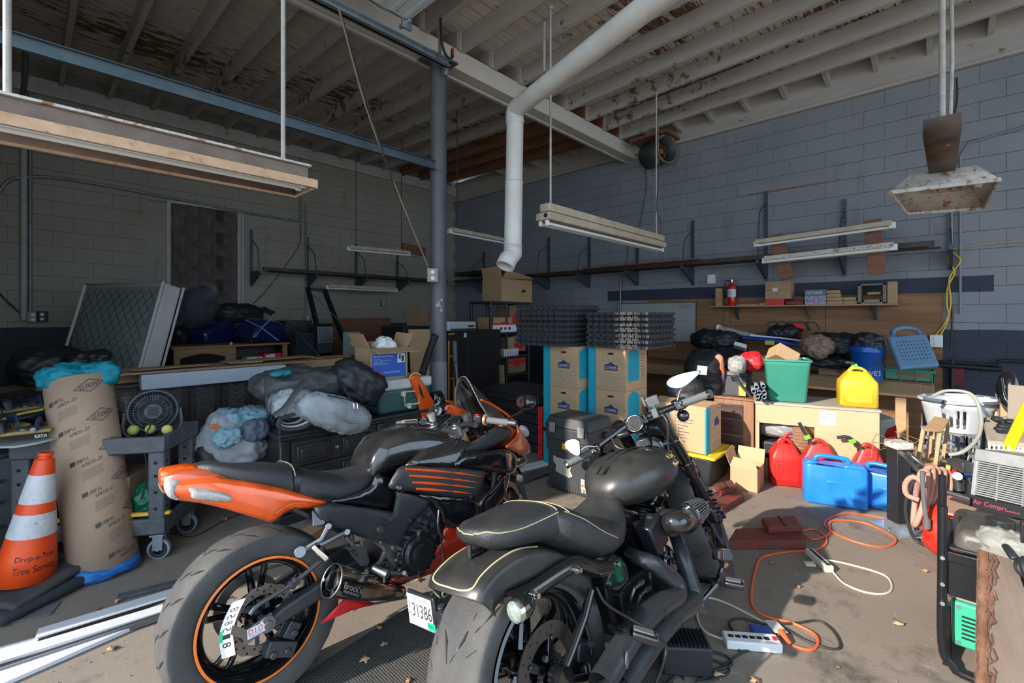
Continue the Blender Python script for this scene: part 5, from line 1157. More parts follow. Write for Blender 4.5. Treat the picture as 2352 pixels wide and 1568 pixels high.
outlet('pale outlet with plug above the fire extinguisher',wx(1634,641,.04),(-1,0,0),m_white)
outlet('white box with a red mark at the end of the plywood',wx(2150,783,.08),(-1,0,0),m_white)
outlet('tiny wall box right of the bricked-up doorway',wy(880,695,.03),(0,-1,0),m_cond)
# ================= left side of the room
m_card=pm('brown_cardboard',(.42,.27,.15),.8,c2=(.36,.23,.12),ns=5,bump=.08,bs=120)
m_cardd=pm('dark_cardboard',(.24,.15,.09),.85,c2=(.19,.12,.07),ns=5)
m_oak=pm('oak_wood',(.34,.17,.06),.5,c2=(.22,.10,.035),ns=6,stretch=(1,1,8),bump=.1)
m_dkwood=pm('dark_walnut',(.045,.032,.026),.5,c2=(.025,.018,.015),ns=5,stretch=(1,1,7),bump=.1)
m_blkwood=pm('black_lacquered_wood',(.014,.015,.018),.35,c2=(.03,.032,.035),ns=5,bump=.05,bs=40)
m_blkpl=pm('black_plastic',(.018,.020,.023),.5,bump=.1,bs=120)
m_gyplas=pm('dusty_dark_grey_plastic',(.055,.062,.075),.6,c2=(.11,.12,.13),ns=6,bump=.15,bs=150)
m_paper=pm('white_paper',(.66,.66,.64),.7)
def solidbox(t,x0,x1,y0,y1,z0,z1,mat,name='body',bev=.004):return MB().bb(x0,x1,y0,y1,z0,z1).build(name,mat,t,bev=bev)
def fold(p,seed,amp,fr):
 q=V(p)*fr+V((seed*7.3,seed*3.1,seed*1.7));n=noise.noise(q);r=1-abs(noise.noise(q*1.9+V((5,2,1))))*2.6;r2=1-abs(noise.noise(q*4.1+V((1,8,3))))*3;return amp*(n*.8+.42*r*abs(r)**.5+.22*r2)
def bag(c,r,seed,amp=.03,fr=6,pw=3.0,rot=None,n=64,m=40,flatz=None):
 def f(p,d):
  k=(abs(d.x)**pw+abs(d.y)**pw+abs(d.z)**pw)**(-1/pw);q=V((d.x*r[0],d.y*r[1],d.z*r[2]))*k
  q+=V((d.x,d.y,d.z))*fold(q,seed,amp,fr)
  if flatz is not None and q.z<flatz:q.z=flatz
  return q
 return MB().sph(c,(1,1,1),n,m,rot=rot,fn=f)
def cloth(nm,cat,lab,c,sx,sy,seed,amp,mat,droop=.1,fr=7,rz=0,thick=.004,nu=34,nv=28):
 rm=rotm((0,0,rz));c=V(c)
 def f(u,v):
  x,y=(u-.5)*sx,(v-.5)*sy;z=fold(V((x,y,0)),seed,amp,fr)-droop*((u-.5)**2+(v-.5)**2)*2
  x+=fold(V((y,x,1)),seed+1,amp,fr*.6);y+=fold(V((y,x,3)),seed+2,amp,fr*.6);return c+rm@V((x,y,z))
 o=MB().grid(f,nu,nv).build(nm,mat,solid=thick,ang=180);tag(o,lab,cat);return o
CB=onz(60,1352,.06);CB=P(56,1325,2.42);CT=P(106,1038,2.47)
cn=T('traffic_cone','orange traffic cone with two white reflective bands and black lettering','traffic cone',(CB.x,CB.y,0))
ca=CT-CB;L_=ca.length;cd_=ca.normalized();r0,r1=.128,.030
m_cone=pm('orange_cone_rubber',(.86,.085,.01),.4,c2=(.70,.06,.01),ns=5,dirt=(.35,.07,.03),dl=.70)
m_band=pm('dirty_reflective_band',(.62,.63,.66),.45,c2=(.48,.49,.52),ns=12,dirt=(.18,.16,.15),dl=.64,bump=.3,bs=200)
MB().tube([CB,CB+cd_*.02,CB+cd_*(L_*.93)],r0,40,r2=None,cap=False)
MB().rings([[CB+cd_*(L_*f)+(cd_.orthogonal().normalized()*cos(a)+cd_.cross(cd_.orthogonal().normalized())*sin(a))*(r0+(r1+.004-r0)*f)for a in[2*pi*i/44 for i in range(44)]]for f in(0,.2,.4,.6,.8,.945)]+[[CB+cd_*(L_*f)+(cd_.orthogonal().normalized()*cos(a)+cd_.cross(cd_.orthogonal().normalized())*sin(a))*rr for a in[2*pi*i/44 for i in range(44)]]for f,rr in((.95,.031),(.955,.027),(.975,.027),(.98,.031),(1.0,.031),(1.0,.02))],cap=False).build('cone_body',m_cone,cn,world=True,solid=.003,ang=40)
def conept(f,a,lift=.0025):
 o1=cd_.orthogonal().normalized();o2=cd_.cross(o1);return CB+cd_*(L_*f)+(o1*cos(a)+o2*sin(a))*(r0+(r1+.004-r0)*f+lift)
for f0,f1 in((.61,.83),(.35,.53)):
 MB().grid(lambda u,v:conept(f0+(f1-f0)*v,2*pi*u),44,3).build('reflective_band',m_band,cn,world=True)
tocam=atan2(*(lambda w:(w.dot(cd_.cross(cd_.orthogonal().normalized())),w.dot(cd_.orthogonal().normalized())))(O-CB))
for k,(tx_,f)in enumerate((('Drop-a-Tree',.175),('Tree Service',.095))):
 vs,fs=textgeo(tx_);MB().add([conept(f+v.y*.052,tocam+(v.x-.32)*(1.45)+.05,.003)for v in vs],fs).build('lettering',mk,cn,world=True)
b=MB();ic=rotm((.05,-.06,R(20)))
b.box((CB.x,CB.y,CB.z-.02),(.37,.37,.04),(.06,-.08,R(38)));b.build('rubber_base',pm('black_rubber',(.035,.035,.038),.8,c2=(.07,.068,.066),ns=6),cn,world=True,bev=.018,bseg=3)
o=MB().box((CB.x+.01,CB.y-.0,.035),(.44,.42,.06),(.0,0,R(30))).build('sandbag',pm('dark_bag_fabric',(.030,.034,.042),.8,bump=.5,bs=60),bev=.028,bseg=3);tag(o,'flat dark fabric sandbag under the orange traffic cone','bag')
T0=onz(243,1306,.01);T1=P(180,872,2.84)
tb=T('form_tube','tall brown cardboard concrete form tube printed with diamonds, leaning beside the cone','cardboard tube',(T0.x,T0.y,0))
ax3=(T1-T0).normalized();Lt=(T1-T0).length;o1=ax3.cross(V((0,0,1)).cross(ax3)).normalized();o1=(O-T0);o1=(o1-ax3*o1.dot(ax3)).normalized();o2=ax3.cross(o1)
rT=.157
def tp(h,a,l=0):return T0+ax3*h+(o1*cos(a)+o2*sin(a))*(rT+l)
m_tubec=pm('brown_form_tube_paper',(.43,.30,.21),.7,c2=(.38,.26,.18),ns=4,bump=.06,bs=60)
body=MB().grid(lambda u,v:tp(Lt*v,2*pi*u+pi),56,2).build('tube_wall',m_tubec,tb,world=True,solid=.006,ang=80)
m_tp=pm('dark_print_on_card',(.060,.050,.045),.7)
b=MB();sgn=1 if(tp(.5,.5)-tp(.5,0)).dot(V((sin(TH),-cos(TH),0)))>0 else-1
def tpt(x,h,l=.0048):return tp(h,sgn*x/rT,l)
b2=MB()
for row in range(9):
 xc=-.015+.047*row if False else .02+.038*(row-0);h=1.075-.185*row;xc=.045+.036*row
 if h<.0:continue
 for(cx_,cy_)in((xc,h),(xc-.52,h+.07)):
  sk=.30
  def fr_(x,y):return(cx_+x,cy_+y+x*sk)
  W_,H_=.075,.040
  for sc_ in(1.0,):
   P4=[(-W_,0),(0,H_),(W_,0),(0,-H_)]
   for i in range(4):
    a_,c_=P4[i],P4[(i+1)%4];n_=5
    for k in range(n_):
     p_=[(a_[0]+(c_[0]-a_[0])*t_/n_,a_[1]+(c_[1]-a_[1])*t_/n_)for t_ in(k,k+1)]
     q_=[(x*.90,y*.88)for x,y in p_]
     b.add([tpt(*fr_(*p_[0])),tpt(*fr_(*p_[1])),tpt(*fr_(*q_[1])),tpt(*fr_(*q_[0]))],[(0,1,2,3)])
  for tx_,x0_,y0_,w_,hh_ in(('SAKRETE',-.050,-.014,.100,.028),('12" FORM',-.150,-.060,.085,.020),('TUBE',-.175,-.028,.055,.019)):
   vs,fs=textgeo(tx_)
   b.add([tpt(*fr_(x0_+w_*(1-v.x),y0_+hh_*(1-v.y)))for v in vs],fs)
  b.add([tpt(*fr_(x,y))for x,y in((-.205,-.03),(-.18,-.03),(-.18,-.005),(-.205,-.005))],[(0,1,2,3)])
  for k in range(7):
   x_=-.16+(.006*(k%2));y_=-.085-.008*k;b2.add([tpt(*fr_(x,y))for x,y in((x_,y_),(x_+.045,y_),(x_+.09,y_),(x_+.09,y_-.003),(x_+.045,y_-.003),(x_,y_-.003))],[(0,1,4,5),(1,2,3,4)])
b.build('printing',m_tp,tb,world=True);b2.build('small_print',pm('faint_print',(.20,.14,.10),.7),tb,world=True)
b=MB()
for k in range(-9,9):
 pts=[tp(min(Lt,max(0,.12*k+.6+a*.085*1.2)),sgn*a,.0032)for a in[i/10*3.0-1.5 for i in range(11)]if 0<.12*k+.6+a*.085*1.2<Lt]
 if len(pts)>2:b.tube(pts,.0009,4)
b.build('spiral_seams',MATS['faint_print'],tb,world=True)
o=bag((T0.x,T0.y,.04),(.155,.155,.045),3,.02,9).build('blue_cloth',pm('blue_tarp_cloth',(.01,.13,.42),.6));tag(o,'blue cloth squashed under the foot of the cardboard tube','cloth')
o=bag(T1+ax3*.015+V((.02,0,.0)),(.17,.13,.075),5,.045,8).build('teal_jacket',pm('teal_fabric',(.0,.20,.27),.7,bump=.2,bs=90),ang=180);tag(o,'teal jacket stuffed into the top of the cardboard tube','jacket')
LS=P(5,1160,2.62)
t=T('plastic_shelf','black plastic shelf post with holes at the far left edge','shelf',(LS.x,LS.y,0))
MB().box((LS.x,LS.y,.34),(.10,.07,.68),(0,0,R(40))).build('post',m_gyplas,t,world=True,bev=.01)
b=MB();nn=(O-LS);nn.z=0;nn.normalize()
for z in(.16,.30,.44,.56):c_=V((LS.x,LS.y,z))+nn*.052;b.cyl(c_,c_+nn*.003,.012,n=12)
b.build('post_holes',m_groove,t,world=True)
sc_=P(10,1020,2.75);MB().box((sc_.x-.2,sc_.y+.1,.665),(.7,.5,.05),(0,0,R(15))).build('shelf_top',m_gyplas,t,world=True,bev=.01)
for dx,dy in((-.42,-.05),(-.48,.22),(.02,.30)):MB().box((sc_.x-.0+dx,sc_.y+dy,.32),(.07,.06,.64),(0,0,R(15))).build('post',m_gyplas,t,world=True,bev=.01)
def snowboard(lab,pts,w_,mat,th=.012,up=(0,0,1)):
 t=T('snowboard',lab,'snowboard',pts[1],0,'snowboards on the left shelf');a,c=V(pts[0]),V(pts[1]);d=(c-a).normalized();s_=d.cross(V(up)).normalized()*w_/2;n_=s_.cross(d).normalized()
 out=[a-s_,a+s_]+[c+s_*cos(k*pi/10)+d*(w_*.55)*sin(k*pi/10)+V((0,0,.02*sin(k*pi/10)))for k in range(11)]
 MB().prism(out,n_*th if n_.z>0 else-n_*th).build('deck',mat,t,world=True,bev=.003)
 return t
pale=pm('pale_blue_grey_board',(.26,.32,.32),.35,c2=(.32,.36,.35),ns=3)
s1=snowboard('pale blue-grey snowboard with rounded tip lying across the left shelf',(P(-160,1020,2.5),P(72,1015,2.62)),.26,pale)
s2=snowboard('dark snowboard with yellow edge behind the pale one',(P(-120,975,2.8),P(62,955,3.0)),.26,pm('dark_board',(.03,.04,.06),.3));
MB().tube([P(-20,975,2.78),P(40,952,2.85),P(98,940,2.9),P(104,930,3.0)],.008,8,k=4).build('yellow_edge',pm('yellow_edge',(.60,.50,.10),.5),s2,world=True)
def binding(lab,c,rz):
 t=T('snowboard_binding',lab,'binding',c,rz,'snowboard bindings')
 MB().box((0,0,.012),(.24,.12,.02)).build('base_plate',pm('tan_binding_base',(.30,.22,.08),.5),t,bev=.008)
 MB().tube([(-.08,-.06,.02),(-.09,-.04,.07),(-.09,.04,.07),(-.08,.06,.02)],.012,8,k=4,flat=2).build('ankle_strap',m_blkpl,t)
 MB().tube([(.06,-.06,.02),(.06,-.03,.06),(.06,.03,.06),(.06,.06,.02)],.010,8,k=4,flat=2.4).build('toe_strap',pm('navy_strap',(.02,.04,.09),.6),t)
 MB().grid(lambda u,v:(-.11-.05*v,(u-.5)*.12,.03+.16*v-(u-.5)**2*.1),8,6).build('highback',m_blkpl,t,solid=.006)
 MB().cyl((0,0,.022),(0,0,.03),.03,n=16).cyl((.05,-.065,.03),(.05,-.085,.03),.012).build('disc',m_alu,t)
bi=P(55,1003,2.58);binding('binding with navy ribbed strap on the pale snowboard',(bi.x,bi.y,bi.z+.02),R(-10))
bi=P(-5,1000,2.6);binding('binding half cut by the left edge of the photo',(bi.x,bi.y,bi.z+.03),R(20))
bi=P(60,948,2.95);binding('binding on the dark snowboard behind',(bi.x,bi.y,bi.z+.02),R(10))
o=MB().text('BURTON',P(80,1006,2.47),P(108,1003,2.49)-P(80,1006,2.47),V((0,0,.018))).build('brand_lettering',m_paper);o.parent=s1;o.matrix_parent_inverse=WM(s1).inverted();o.name='lettering'
uc=onz(386,985,.78);CA=R(54.8)
ct=T('utility_cart','grey-black plastic utility cart with deep tray and swivel wheels','cart',(onz(378,1010,.74).x,onz(378,1010,.74).y,0),CA)
SL,LL=.44,.80
def tray(z0,z1,name):
 b=MB();w_=.035
 b.bb(0,SL,0,LL,z0,z0+.02).bb(0,w_,0,LL,z0,z1).bb(SL-w_,SL,0,LL,z0,z1).bb(w_,SL-w_,0,w_,z0,z1).bb(w_,SL-w_,LL-w_,LL,z0,z1);return b.build(name,m_gyplas,ct,bev=.012,bseg=3)
tray(.66,.76,'upper_tray');tray(.16,.26,'lower_tray')
for i,(x,y)in enumerate(((.045,.05),(SL-.045,.05),(.045,LL-.05),(SL-.045,LL-.05))):
 l_=MB().bb(x-.04,x+.04,y-.045,y+.045,.2,.70).build('leg',m_gyplas,ct,bev=.012);b=MB()
 for z in(.32,.42,.52,.60):b.cyl((x-.0415,y,z),(x-.039,y,z),.010,n=12).cyl((x,y-.0465,z),(x,y-.043,z),.010,n=12)
 b.build('leg_holes',m_groove,l_)
 w_=MB().lathe([(.028,-.014),(.05,-.016),(.052,0),(.05,.016),(.028,.014)],(x,y,.058),'X',28).build('caster_wheel',m_blkpl,ct)
 MB().lathe([(.050,-.013),(.062,-.012),(.064,0),(.062,.012),(.050,.013)],(x,y,.060),'X',32,closed=True).build('tyre_band',pm('grey_caster_tread',(.22,.27,.31),.6),w_)
 MB().box((x,y,.150),(.07,.08,.012)).bb(x-.024,x-.019,y-.028,y+.028,.055,.148).bb(x+.019,x+.024,y-.028,y+.028,.055,.148).cyl((x-.028,y,.058),(x+.028,y,.058),.008).build('caster_fork',m_galv,ct,bev=.002)
ctM=WM(ct);cw=lambda x,y,z:ctM@V((x,y,z))
fc=P(352,942,3.02);fd_=(O-fc);fd_.z=.15;fd_.normalize();ff=T('desk_fan','round dark desk fan with radial grille standing in the cart tray','fan',(fc.x,fc.y,.68))
s1_=fd_.cross(V((0,0,1))).normalized();s2_=s1_.cross(fd_);rf=.130
b=MB()
for k in range(48):a=2*pi*k/48;d_=s1_*cos(a)+s2_*sin(a);d2=s1_*cos(a+.12)+s2_*sin(a+.12);b.tube([fc+fd_*.045+d_*.045,fc+fd_*.05+d2*.09,fc+fd_*.015+d2*rf],.0016,4)
b.build('grille_bars',m_gyplas,ff,world=True,kind='stuff')
b=MB()
for rr,ww in((rf,.006),(.10,.002),(.078,.002)):b.tube([fc+fd_*(.015 if rr==rf else .045)+(s1_*cos(a)+s2_*sin(a))*rr for a in[2*pi*i/40 for i in range(40)]],ww,6,closed=True)
b.build('grille_rings',m_gyplas,ff,world=True)
MB().tube([fc+fd_*.015,fc-fd_*.06,fc-fd_*.09],rf+.004,40,r2=rf*.75,cap=False).build('shroud',m_gyplas,ff,world=True)
gcap=MB().cyl(fc+fd_*.046,fc+fd_*.056,.047,n=30).build('centre_cap',m_dalu,ff,world=True);b=MB()
for k in range(8):b.bar(fc+fd_*.058-s1_*.03+s2_*(-.028+.008*k),fc+fd_*.058+s1_*.03+s2_*(-.028+.008*k),.003,.002,up=fd_)
b.build('cap_slots',m_groove,gcap,world=True)
b=MB()
for k in range(5):a=2*pi*k/5;d_=s1_*cos(a)+s2_*sin(a);e2=s1_*cos(a+.7)+s2_*sin(a+.7);b.add([fc-fd_*.01+d_*.02,fc-fd_*.01+e2*.02,fc+fd_*.012+e2*.11,fc-fd_*.02+d_*.11],[(0,1,2,3)])
b.build('blades',m_blkpl,ff,world=True,solid=.002)
MB().tube([fc+s1_*(rf+.015),fc+s1_*(rf+.02)-V((0,0,.12)),V((fc.x,fc.y,.70))+s1_*.08,V((fc.x,fc.y,.70))-s1_*.08,fc-s1_*(rf+.02)-V((0,0,.12)),fc-s1_*(rf+.015)],.009,8,k=3).build('stand',m_gyplas,ff,world=True)
MB().tube([fc-V((0,0,.05))+fd_*.06,P(333,1010,2.84),P(336,1060,2.83),P(338,1100,2.84),P(325,1150,2.86),P(340,1185,2.88),P(352,1215,2.9)],.004,6,k=4).build('power_cord',m_wire,ff,world=True)
mb2=pm('tennis_ball_felt',(.40,.48,.12),.95,bump=.5,bs=200)
for i,(px,py,d_,rr)in enumerate(((307,987,2.95,.033),(346,985,2.94,.030),(384,986,2.92,.030),(275,985,2.95,.033))):
 c_=P(px,py,d_);c_.z=max(c_.z,.68+rr);o=MB().sph(c_,rr,20,14).build('ball',[mb2,mb2,pm('yellow_ball_felt',(.62,.50,.14),.95),pm('brown_ball',(.22,.15,.06),.9)][i]);tag(o,['larger pale green tennis ball in the cart tray below the fan','bright green tennis ball under the middle of the fan','yellow tennis ball at the tray corner right of the fan','brownish ball left of the green ones in the tray'][i],'ball','balls in the cart tray')
jr=P(290,915,3.1);t=T('glass_jar','clear lidded glass jar in the wire basket','jar',(jr.x,jr.y,.70));m_glassy=pm('dusty_clear_glass',(.65,.68,.66),.08,trans=.85,alpha=.6)
MB().lathe([(.0,.70),(.06,.70),(.065,.72),(.065,.86),(.04,.90),(.038,.93)],(jr.x,jr.y,0),'Z',28).build('jar',m_glassy,t,world=True);MB().cyl((jr.x,jr.y,.93),(jr.x,jr.y,.955),.045,n=28).build('lid',m_glassy,t,world=True,bev=.004)
MB().lathe([(.0,.705),(.058,.705),(.060,.82),(0,.825)],(jr.x,jr.y,0),'Z',24).build('contents',pm('pale_beans',(.42,.38,.28),.8,bump=.6,bs=60),t,world=True)
wb=P(300,950,3.02);b=MB();
for k in range(11):x=-.10+.02*k;b.cyl((wb.x+x*.75,wb.y-x*.75,.70),(wb.x+x*.75,wb.y-x*.75,.86),.0022,n=5)
for z in(.70,.75,.80,.86):b.cyl((wb.x-.075,wb.y+.075,z),(wb.x+.075,wb.y-.075,z),.003,n=5).cyl((wb.x+.075,wb.y-.075,z),(wb.x+.19,wb.y+.06,z),.003,n=5).cyl((wb.x-.075,wb.y+.075,z),(wb.x+.04,wb.y+.21,z),.003,n=5)
o=b.build('wire_basket',m_wire);tag(o,'black wire basket in the cart tray beside the fan','basket')
gc=cw(.10,.22,.33);o=bag(P(340,1152,2.95),(.10,.09,.11),8,.04,10,rot=(.2,.1,.4)).build('green_bag',pm('green_plastic_bag',(.0,.16,.085),.35),ang=180);tag(o,'crumpled green plastic bag on the lower cart shelf','bag')
o=MB().bar(cw(.03,-.02,.285),cw(.03,.75,.285),.03,.02).build('spirit_level',pm('yellow_level',(.75,.42,.03),.45),bev=.004);tag(o,'long yellow-orange bar lying along the lower cart shelf','tool')
o=MB().box(cw(.22,.35,.40),(.3,.25,.20),(0,0,CA)).build('carton',m_cardd,bev=.004);tag(o,'brown carton on the lower shelf of the cart','box')
o=MB().tube([onz(600,1188,.004),onz(560,1180,.004),onz(520,1192,.004),onz(480,1215,.004),onz(440,1232,.004),onz(400,1225,.004)],.004,6,k=5).build('cord',m_wire);tag(o,'thin black cord lying on the floor beside the cart wheel','cord')
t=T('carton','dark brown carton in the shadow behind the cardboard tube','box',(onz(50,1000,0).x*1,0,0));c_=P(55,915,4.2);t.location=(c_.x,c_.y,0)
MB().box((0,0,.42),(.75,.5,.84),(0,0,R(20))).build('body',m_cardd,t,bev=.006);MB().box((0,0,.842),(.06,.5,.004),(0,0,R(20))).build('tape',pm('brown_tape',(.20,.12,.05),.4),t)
for i,(px,py,d_,r_,lab)in enumerate(((110,840,4.4,(.24,.2,.18),'black backpack in the dark by the left wall'),(205,828,4.3,(.13,.12,.09),'small black helmet bag beside the bottom of the mattress'),(40,935,3.6,(.25,.2,.1),'dark cloth heap behind the snowboards'),(150,1160,3.2,(.16,.14,.24),'dark sack behind the traffic cone'))):
 o=bag(P(px,py,d_),r_,11+i,.05,6).build('dark_bag',pm('black_nylon',(.014,.016,.02),.5,bump=.9,bs=12),ang=180);tag(o,lab,'bag')
ma=T('mattress','worn queen mattress with diamond quilting and white edge, leaning upright','mattress',(-.3,5.9,0))
tl_,tr_=P(198,655,5.4),P(376,648,5.0);tl_.z=tr_.z=1.87;e1=(tr_-tl_);e1.normalize();wM=(tr_-tl_).length
nb=V((e1.y,-e1.x,0));nb=nb if nb.dot(O-tl_)>0 else-nb
bl_=tl_+nb*.42-e1*.05;bl_.z=.15;dn_=(bl_-tl_);hM=dn_.length;dn_.normalize();nf=e1.cross(dn_);nf=nf if nf.dot(O-tl_)>0 else-nf
thM=.23;m_matt=pm('faded_grey_green_ticking',(.15,.20,.19),.85,c2=(.24,.26,.24),ns=2,bump=.2,bs=60);m_mw=pm('yellowed_white_ticking',(.52,.50,.48),.8,c2=(.44,.42,.40),ns=5,bump=.3,bs=40)
m_mw=zones(m_mw,[],(.12,.08,.06),9,.69,.72)
def mp_(a,c,k):return tl_+e1*a+dn_*c-nf*k
b=MB();b.prism([mp_(0,0,.015),mp_(wM,0,.015),mp_(wM,hM,.015),mp_(0,hM,.015)],-nf*(thM-.03));b.build('mattress_body',m_mw,ma,world=True,bev=.03,bseg=3)
MB().grid(lambda u,v:mp_(.03+(wM-.06)*u,.03+(hM-.06)*v,.012-.016*(1-abs(2*u-1)**6)*(1-abs(2*v-1)**6)),16,16).build('quilt_panel',m_matt,ma,world=True)
b=MB()
for s_ in(1,-1):
 for k in range(-14,26):
  a0_=.13*k;pts=[]
  for i in range(25):
   c2_=hM*i/24;a_=a0_+s_*c2_*.85
   if .04<a_<wM-.04 and .04<c2_<hM-.03:pts.append(mp_(a_,c2_,-.0055))
  if len(pts)>1:b.tube(pts,.0022,4)
b.build('quilt_stitching',pm('dark_stitch',(.03,.045,.05),.8),ma,world=True,kind='stuff')
MB().tube([mp_(.0,.0,.0),mp_(wM,0,0),mp_(wM,hM,0),mp_(0,hM,0)],.018,8,closed=True).tube([mp_(.0,.0,thM),mp_(wM,0,thM),mp_(wM,hM,thM),mp_(0,hM,thM)],.014,8,closed=True).build('piping',m_mw,ma,world=True)
YA=7.15;a_,c_=ony(400,786,YA),ony(660,782,YA);zt_=1.10;x0,x1=a_.x,c_.x;xm=x0+(x1-x0)*.44
ok=T('oak_tv_stand','oak television cabinet with arched panel under blue plastic bags','cabinet',(x0,YA,0))
b=MB().bb(x0-.03,x1+.03,YA-.02,YA+.5,zt_-.03,zt_).build('top_board',m_oak,ok,world=True,bev=.006)
for x in(x0+.03,xm,xm+.06,x1-.03):MB().bb(x-.035,x+.035,YA,YA+.04,0,zt_-.03).build('post',m_oak,ok,world=True,bev=.004)
MB().bb(x0,x1,YA+.42,YA+.45,0,zt_-.03).bb(x0,x0+.02,YA+.02,YA+.45,0,zt_-.03).bb(x1-.02,x1,YA+.02,YA+.45,0,zt_-.03).build('carcass',m_dkwood,ok,world=True)
b=MB();arc_=[(x0+.06+(xm-x0-.09)*i/12,zt_-.16+.055*sin(pi*i/12))for i in range(13)]
b.prism([V((x0+.06,YA+.005,zt_-.03))]+[V((x,YA+.005,z))for x,z in arc_]+[V((xm-.03,YA+.005,zt_-.03))],(0,.025,0)).build('arched_rail',m_oak,ok,world=True)
MB().bb(x0+.05,xm-.03,YA+.02,YA+.025,.2,zt_-.1).build('glass_door',pm('dark_glass',(.02,.02,.02),.1),ok,world=True)
MB().bb(xm+.09,x1-.06,YA+.03,YA+.40,.78,.80).build('shelf',m_oak,ok,world=True)
t=T('carton','red and white drink carton on the oak cabinet shelf','box',(x1-.35,YA+.05,.80));q0,q1=ony(606,842,YA+.06),ony(646,810,YA+.06)
MB().bb(q0.x,q1.x,YA+.06,YA+.3,.80,q1.z).build('body',m_redp,t,world=True,bev=.003);MB().bb(q0.x+.08,q1.x-.09,YA+.056,YA+.06,.81,q1.z-.01).box(((q0.x+q1.x)/2,YA+.055,.87),(.20,.004,.06),(0,R(20),0)).build('white_print',m_white,t,world=True)
t=T('carton','white carton beside the red one on the oak cabinet shelf','box',(x1-.6,YA+.05,.80));q2=ony(568,842,YA+.06);MB().bb(q2.x,q0.x-.01,YA+.06,YA+.3,.80,q1.z-.04).build('body',m_white,t,world=True,bev=.003);MB().text('PS5 - 90',(q2.x+.12,YA+.058,.88),(.12,0,0),(0,0,.02)).build('lettering',m_tp,t,world=True)
m_bluebag=pm('glossy_navy_plastic',(.004,.016,.085),.22,bump=.25,bs=12,coat=.5)
b1=P(487,768,6.9);o=MB().box(b1,(.60,.42,.36),(R(12),R(-22),R(25)),tx=.8,ty=.7).build('plastic_bag',m_bluebag,bev=.06,bseg=3);tag(o,'navy plastic storage bag tipped over the left of the oak cabinet','bag')
b1=P(603,758,6.9);t=T('plastic_bag','navy plastic storage bag with white flash on the right of the oak cabinet','bag',b1)
MB().box(b1,(.66,.5,.32),(R(5),R(8),R(20)),tx=.7,ty=.75).build('bag',m_bluebag,t,world=True,bev=.07,bseg=3)
MB().tube([P(566,735,6.6),P(600,752,6.45),P(640,782,6.6)],.008,5).tube([P(625,730,6.6),P(602,752,6.45),P(576,785,6.6)],.008,5).build('creases',pm('pale_crease',(.25,.32,.5),.3),t,world=True)
cb=P(452,703,6.7);t=T('clear_bag','tied clear plastic bag full of dark clothes beside the mattress','bag',cb)
bag(cb,(.24,.22,.30),21,.05,5,rot=(0,R(28),0),pw=2.2).build('clothes',pm('dark_clothes',(.02,.022,.035),.8),t,world=True,ang=180)
bag(cb+V((.0,-.0,.02)),(.28,.26,.35),22,.05,7,rot=(0,R(28),0),pw=2.1).build('film',pm('clear_film',(.8,.82,.9),.06,alpha=.045),t,world=True,ang=180)
q=P(492,664,6.65);MB().tube([q+V((-.05,0,-.10)),q,q+V((.02,0,.05))],lambda t_:.07-.06*t_ if t_<.6 else .02+.05*(t_-.6),10).build('tied_neck',MATS['clear_film'],t,world=True)
for i,(px,py,d_,r_,lab)in enumerate(((540,722,7.4,(.38,.3,.16),'dark folded luggage behind the blue bags'),(430,775,7.0,(.2,.2,.2),'dark bundle between the mattress and the oak cabinet'),(520,748,7.3,(.5,.25,.12),'dark heap of covers lying along the oak cabinet'))):
 o=bag(P(px,py,d_),r_,31+i,.05,5).build('dark_bag',MATS['black_nylon'],ang=180);tag(o,lab,'bag')
t=T('folded_frame','folded black metal frame sticking up behind the right navy bag','frame',P(600,720,7.2));b=MB();b.bar(P(592,738,7.2),P(608,706,7.2),.05,.03).bar(P(604,706,7.2),P(628,718,7.2),.08,.04).bar(P(585,730,7.2),P(600,728,7.2),.04);b.build('bars',m_blkpl,t,world=True)
for k in range(5):q=P(607+4*k,712+2.2*k,7.15);MB().box(q,(.02,.02,.06),(0,.4,0)).build('slot',m_groove,t,world=True)
o=MB().tube([P(531,786,6.3),P(531,810,6.35),P(526,832,6.4)],.018,8,k=3).build('white_strap',m_paper);tag(o,'white and blue strap hanging in front of the oak cabinet','strap')
YS=5.25;sx0=ony(262,900,YS).x;sx1=ony(640,870,YS).x;zS=.86
sbd=T('sideboard','long dark wooden sideboard with zigzag parquet door panels','sideboard',(sx0,YS,0))
MB().bb(sx0,sx1,YS+.02,YS+.5,.05,zS).build('carcass',m_dkwood,sbd,world=True,bev=.004);MB().bb(sx0-.02,sx1+.02,YS-.02,YS+.52,zS,zS+.03).build('top',m_dkwood,sbd,world=True,bev=.004)
nd=5;wD=(sx1-sx0)/nd
for k in range(nd):
 xa=sx0+k*wD+.01;xb=sx0+(k+1)*wD-.01;dr_=MB().bb(xa,xb,YS,YS+.02,.08,zS-.03).build('door',m_dkwood,sbd,world=True,bev=.003)
 b=MB();xc=(xa+xb)/2
 for j in range(12):
  z=.13+j*.055
  for s_ in(-1,1):b.prism([V((xc,YS-.006,z)),V((xc+s_*.075,YS-.006,z+.06)),V((xc+s_*.075,YS-.006,z+.105)),V((xc,YS-.006,z+.045))],(0,.008,0))
 b.build('parquet_strips',pm('greyed_dark_parquet',(.055,.05,.052),.4,c2=(.085,.08,.085),ns=9),dr_,world=True)
 MB().bb(xb-.05,xb-.038,YS-.02,YS-.008,.5,.62).build('handle',m_satin,dr_,world=True)
fo_=T('foam_packing','long white foam packing slab lying along the dark sideboard','foam',(sx0,YS,zS+.03));q0,q1=ony(325,892,YS-.12),ony(612,868,YS-.12)
MB().bb(q0.x,q1.x+.2,YS-.12,YS+.05,zS-.02,zS+.115).build('slab',pm('white_foam',(.50,.56,.66),.8,bump=.3,bs=80),fo_,world=True,bev=.01)
b=MB()
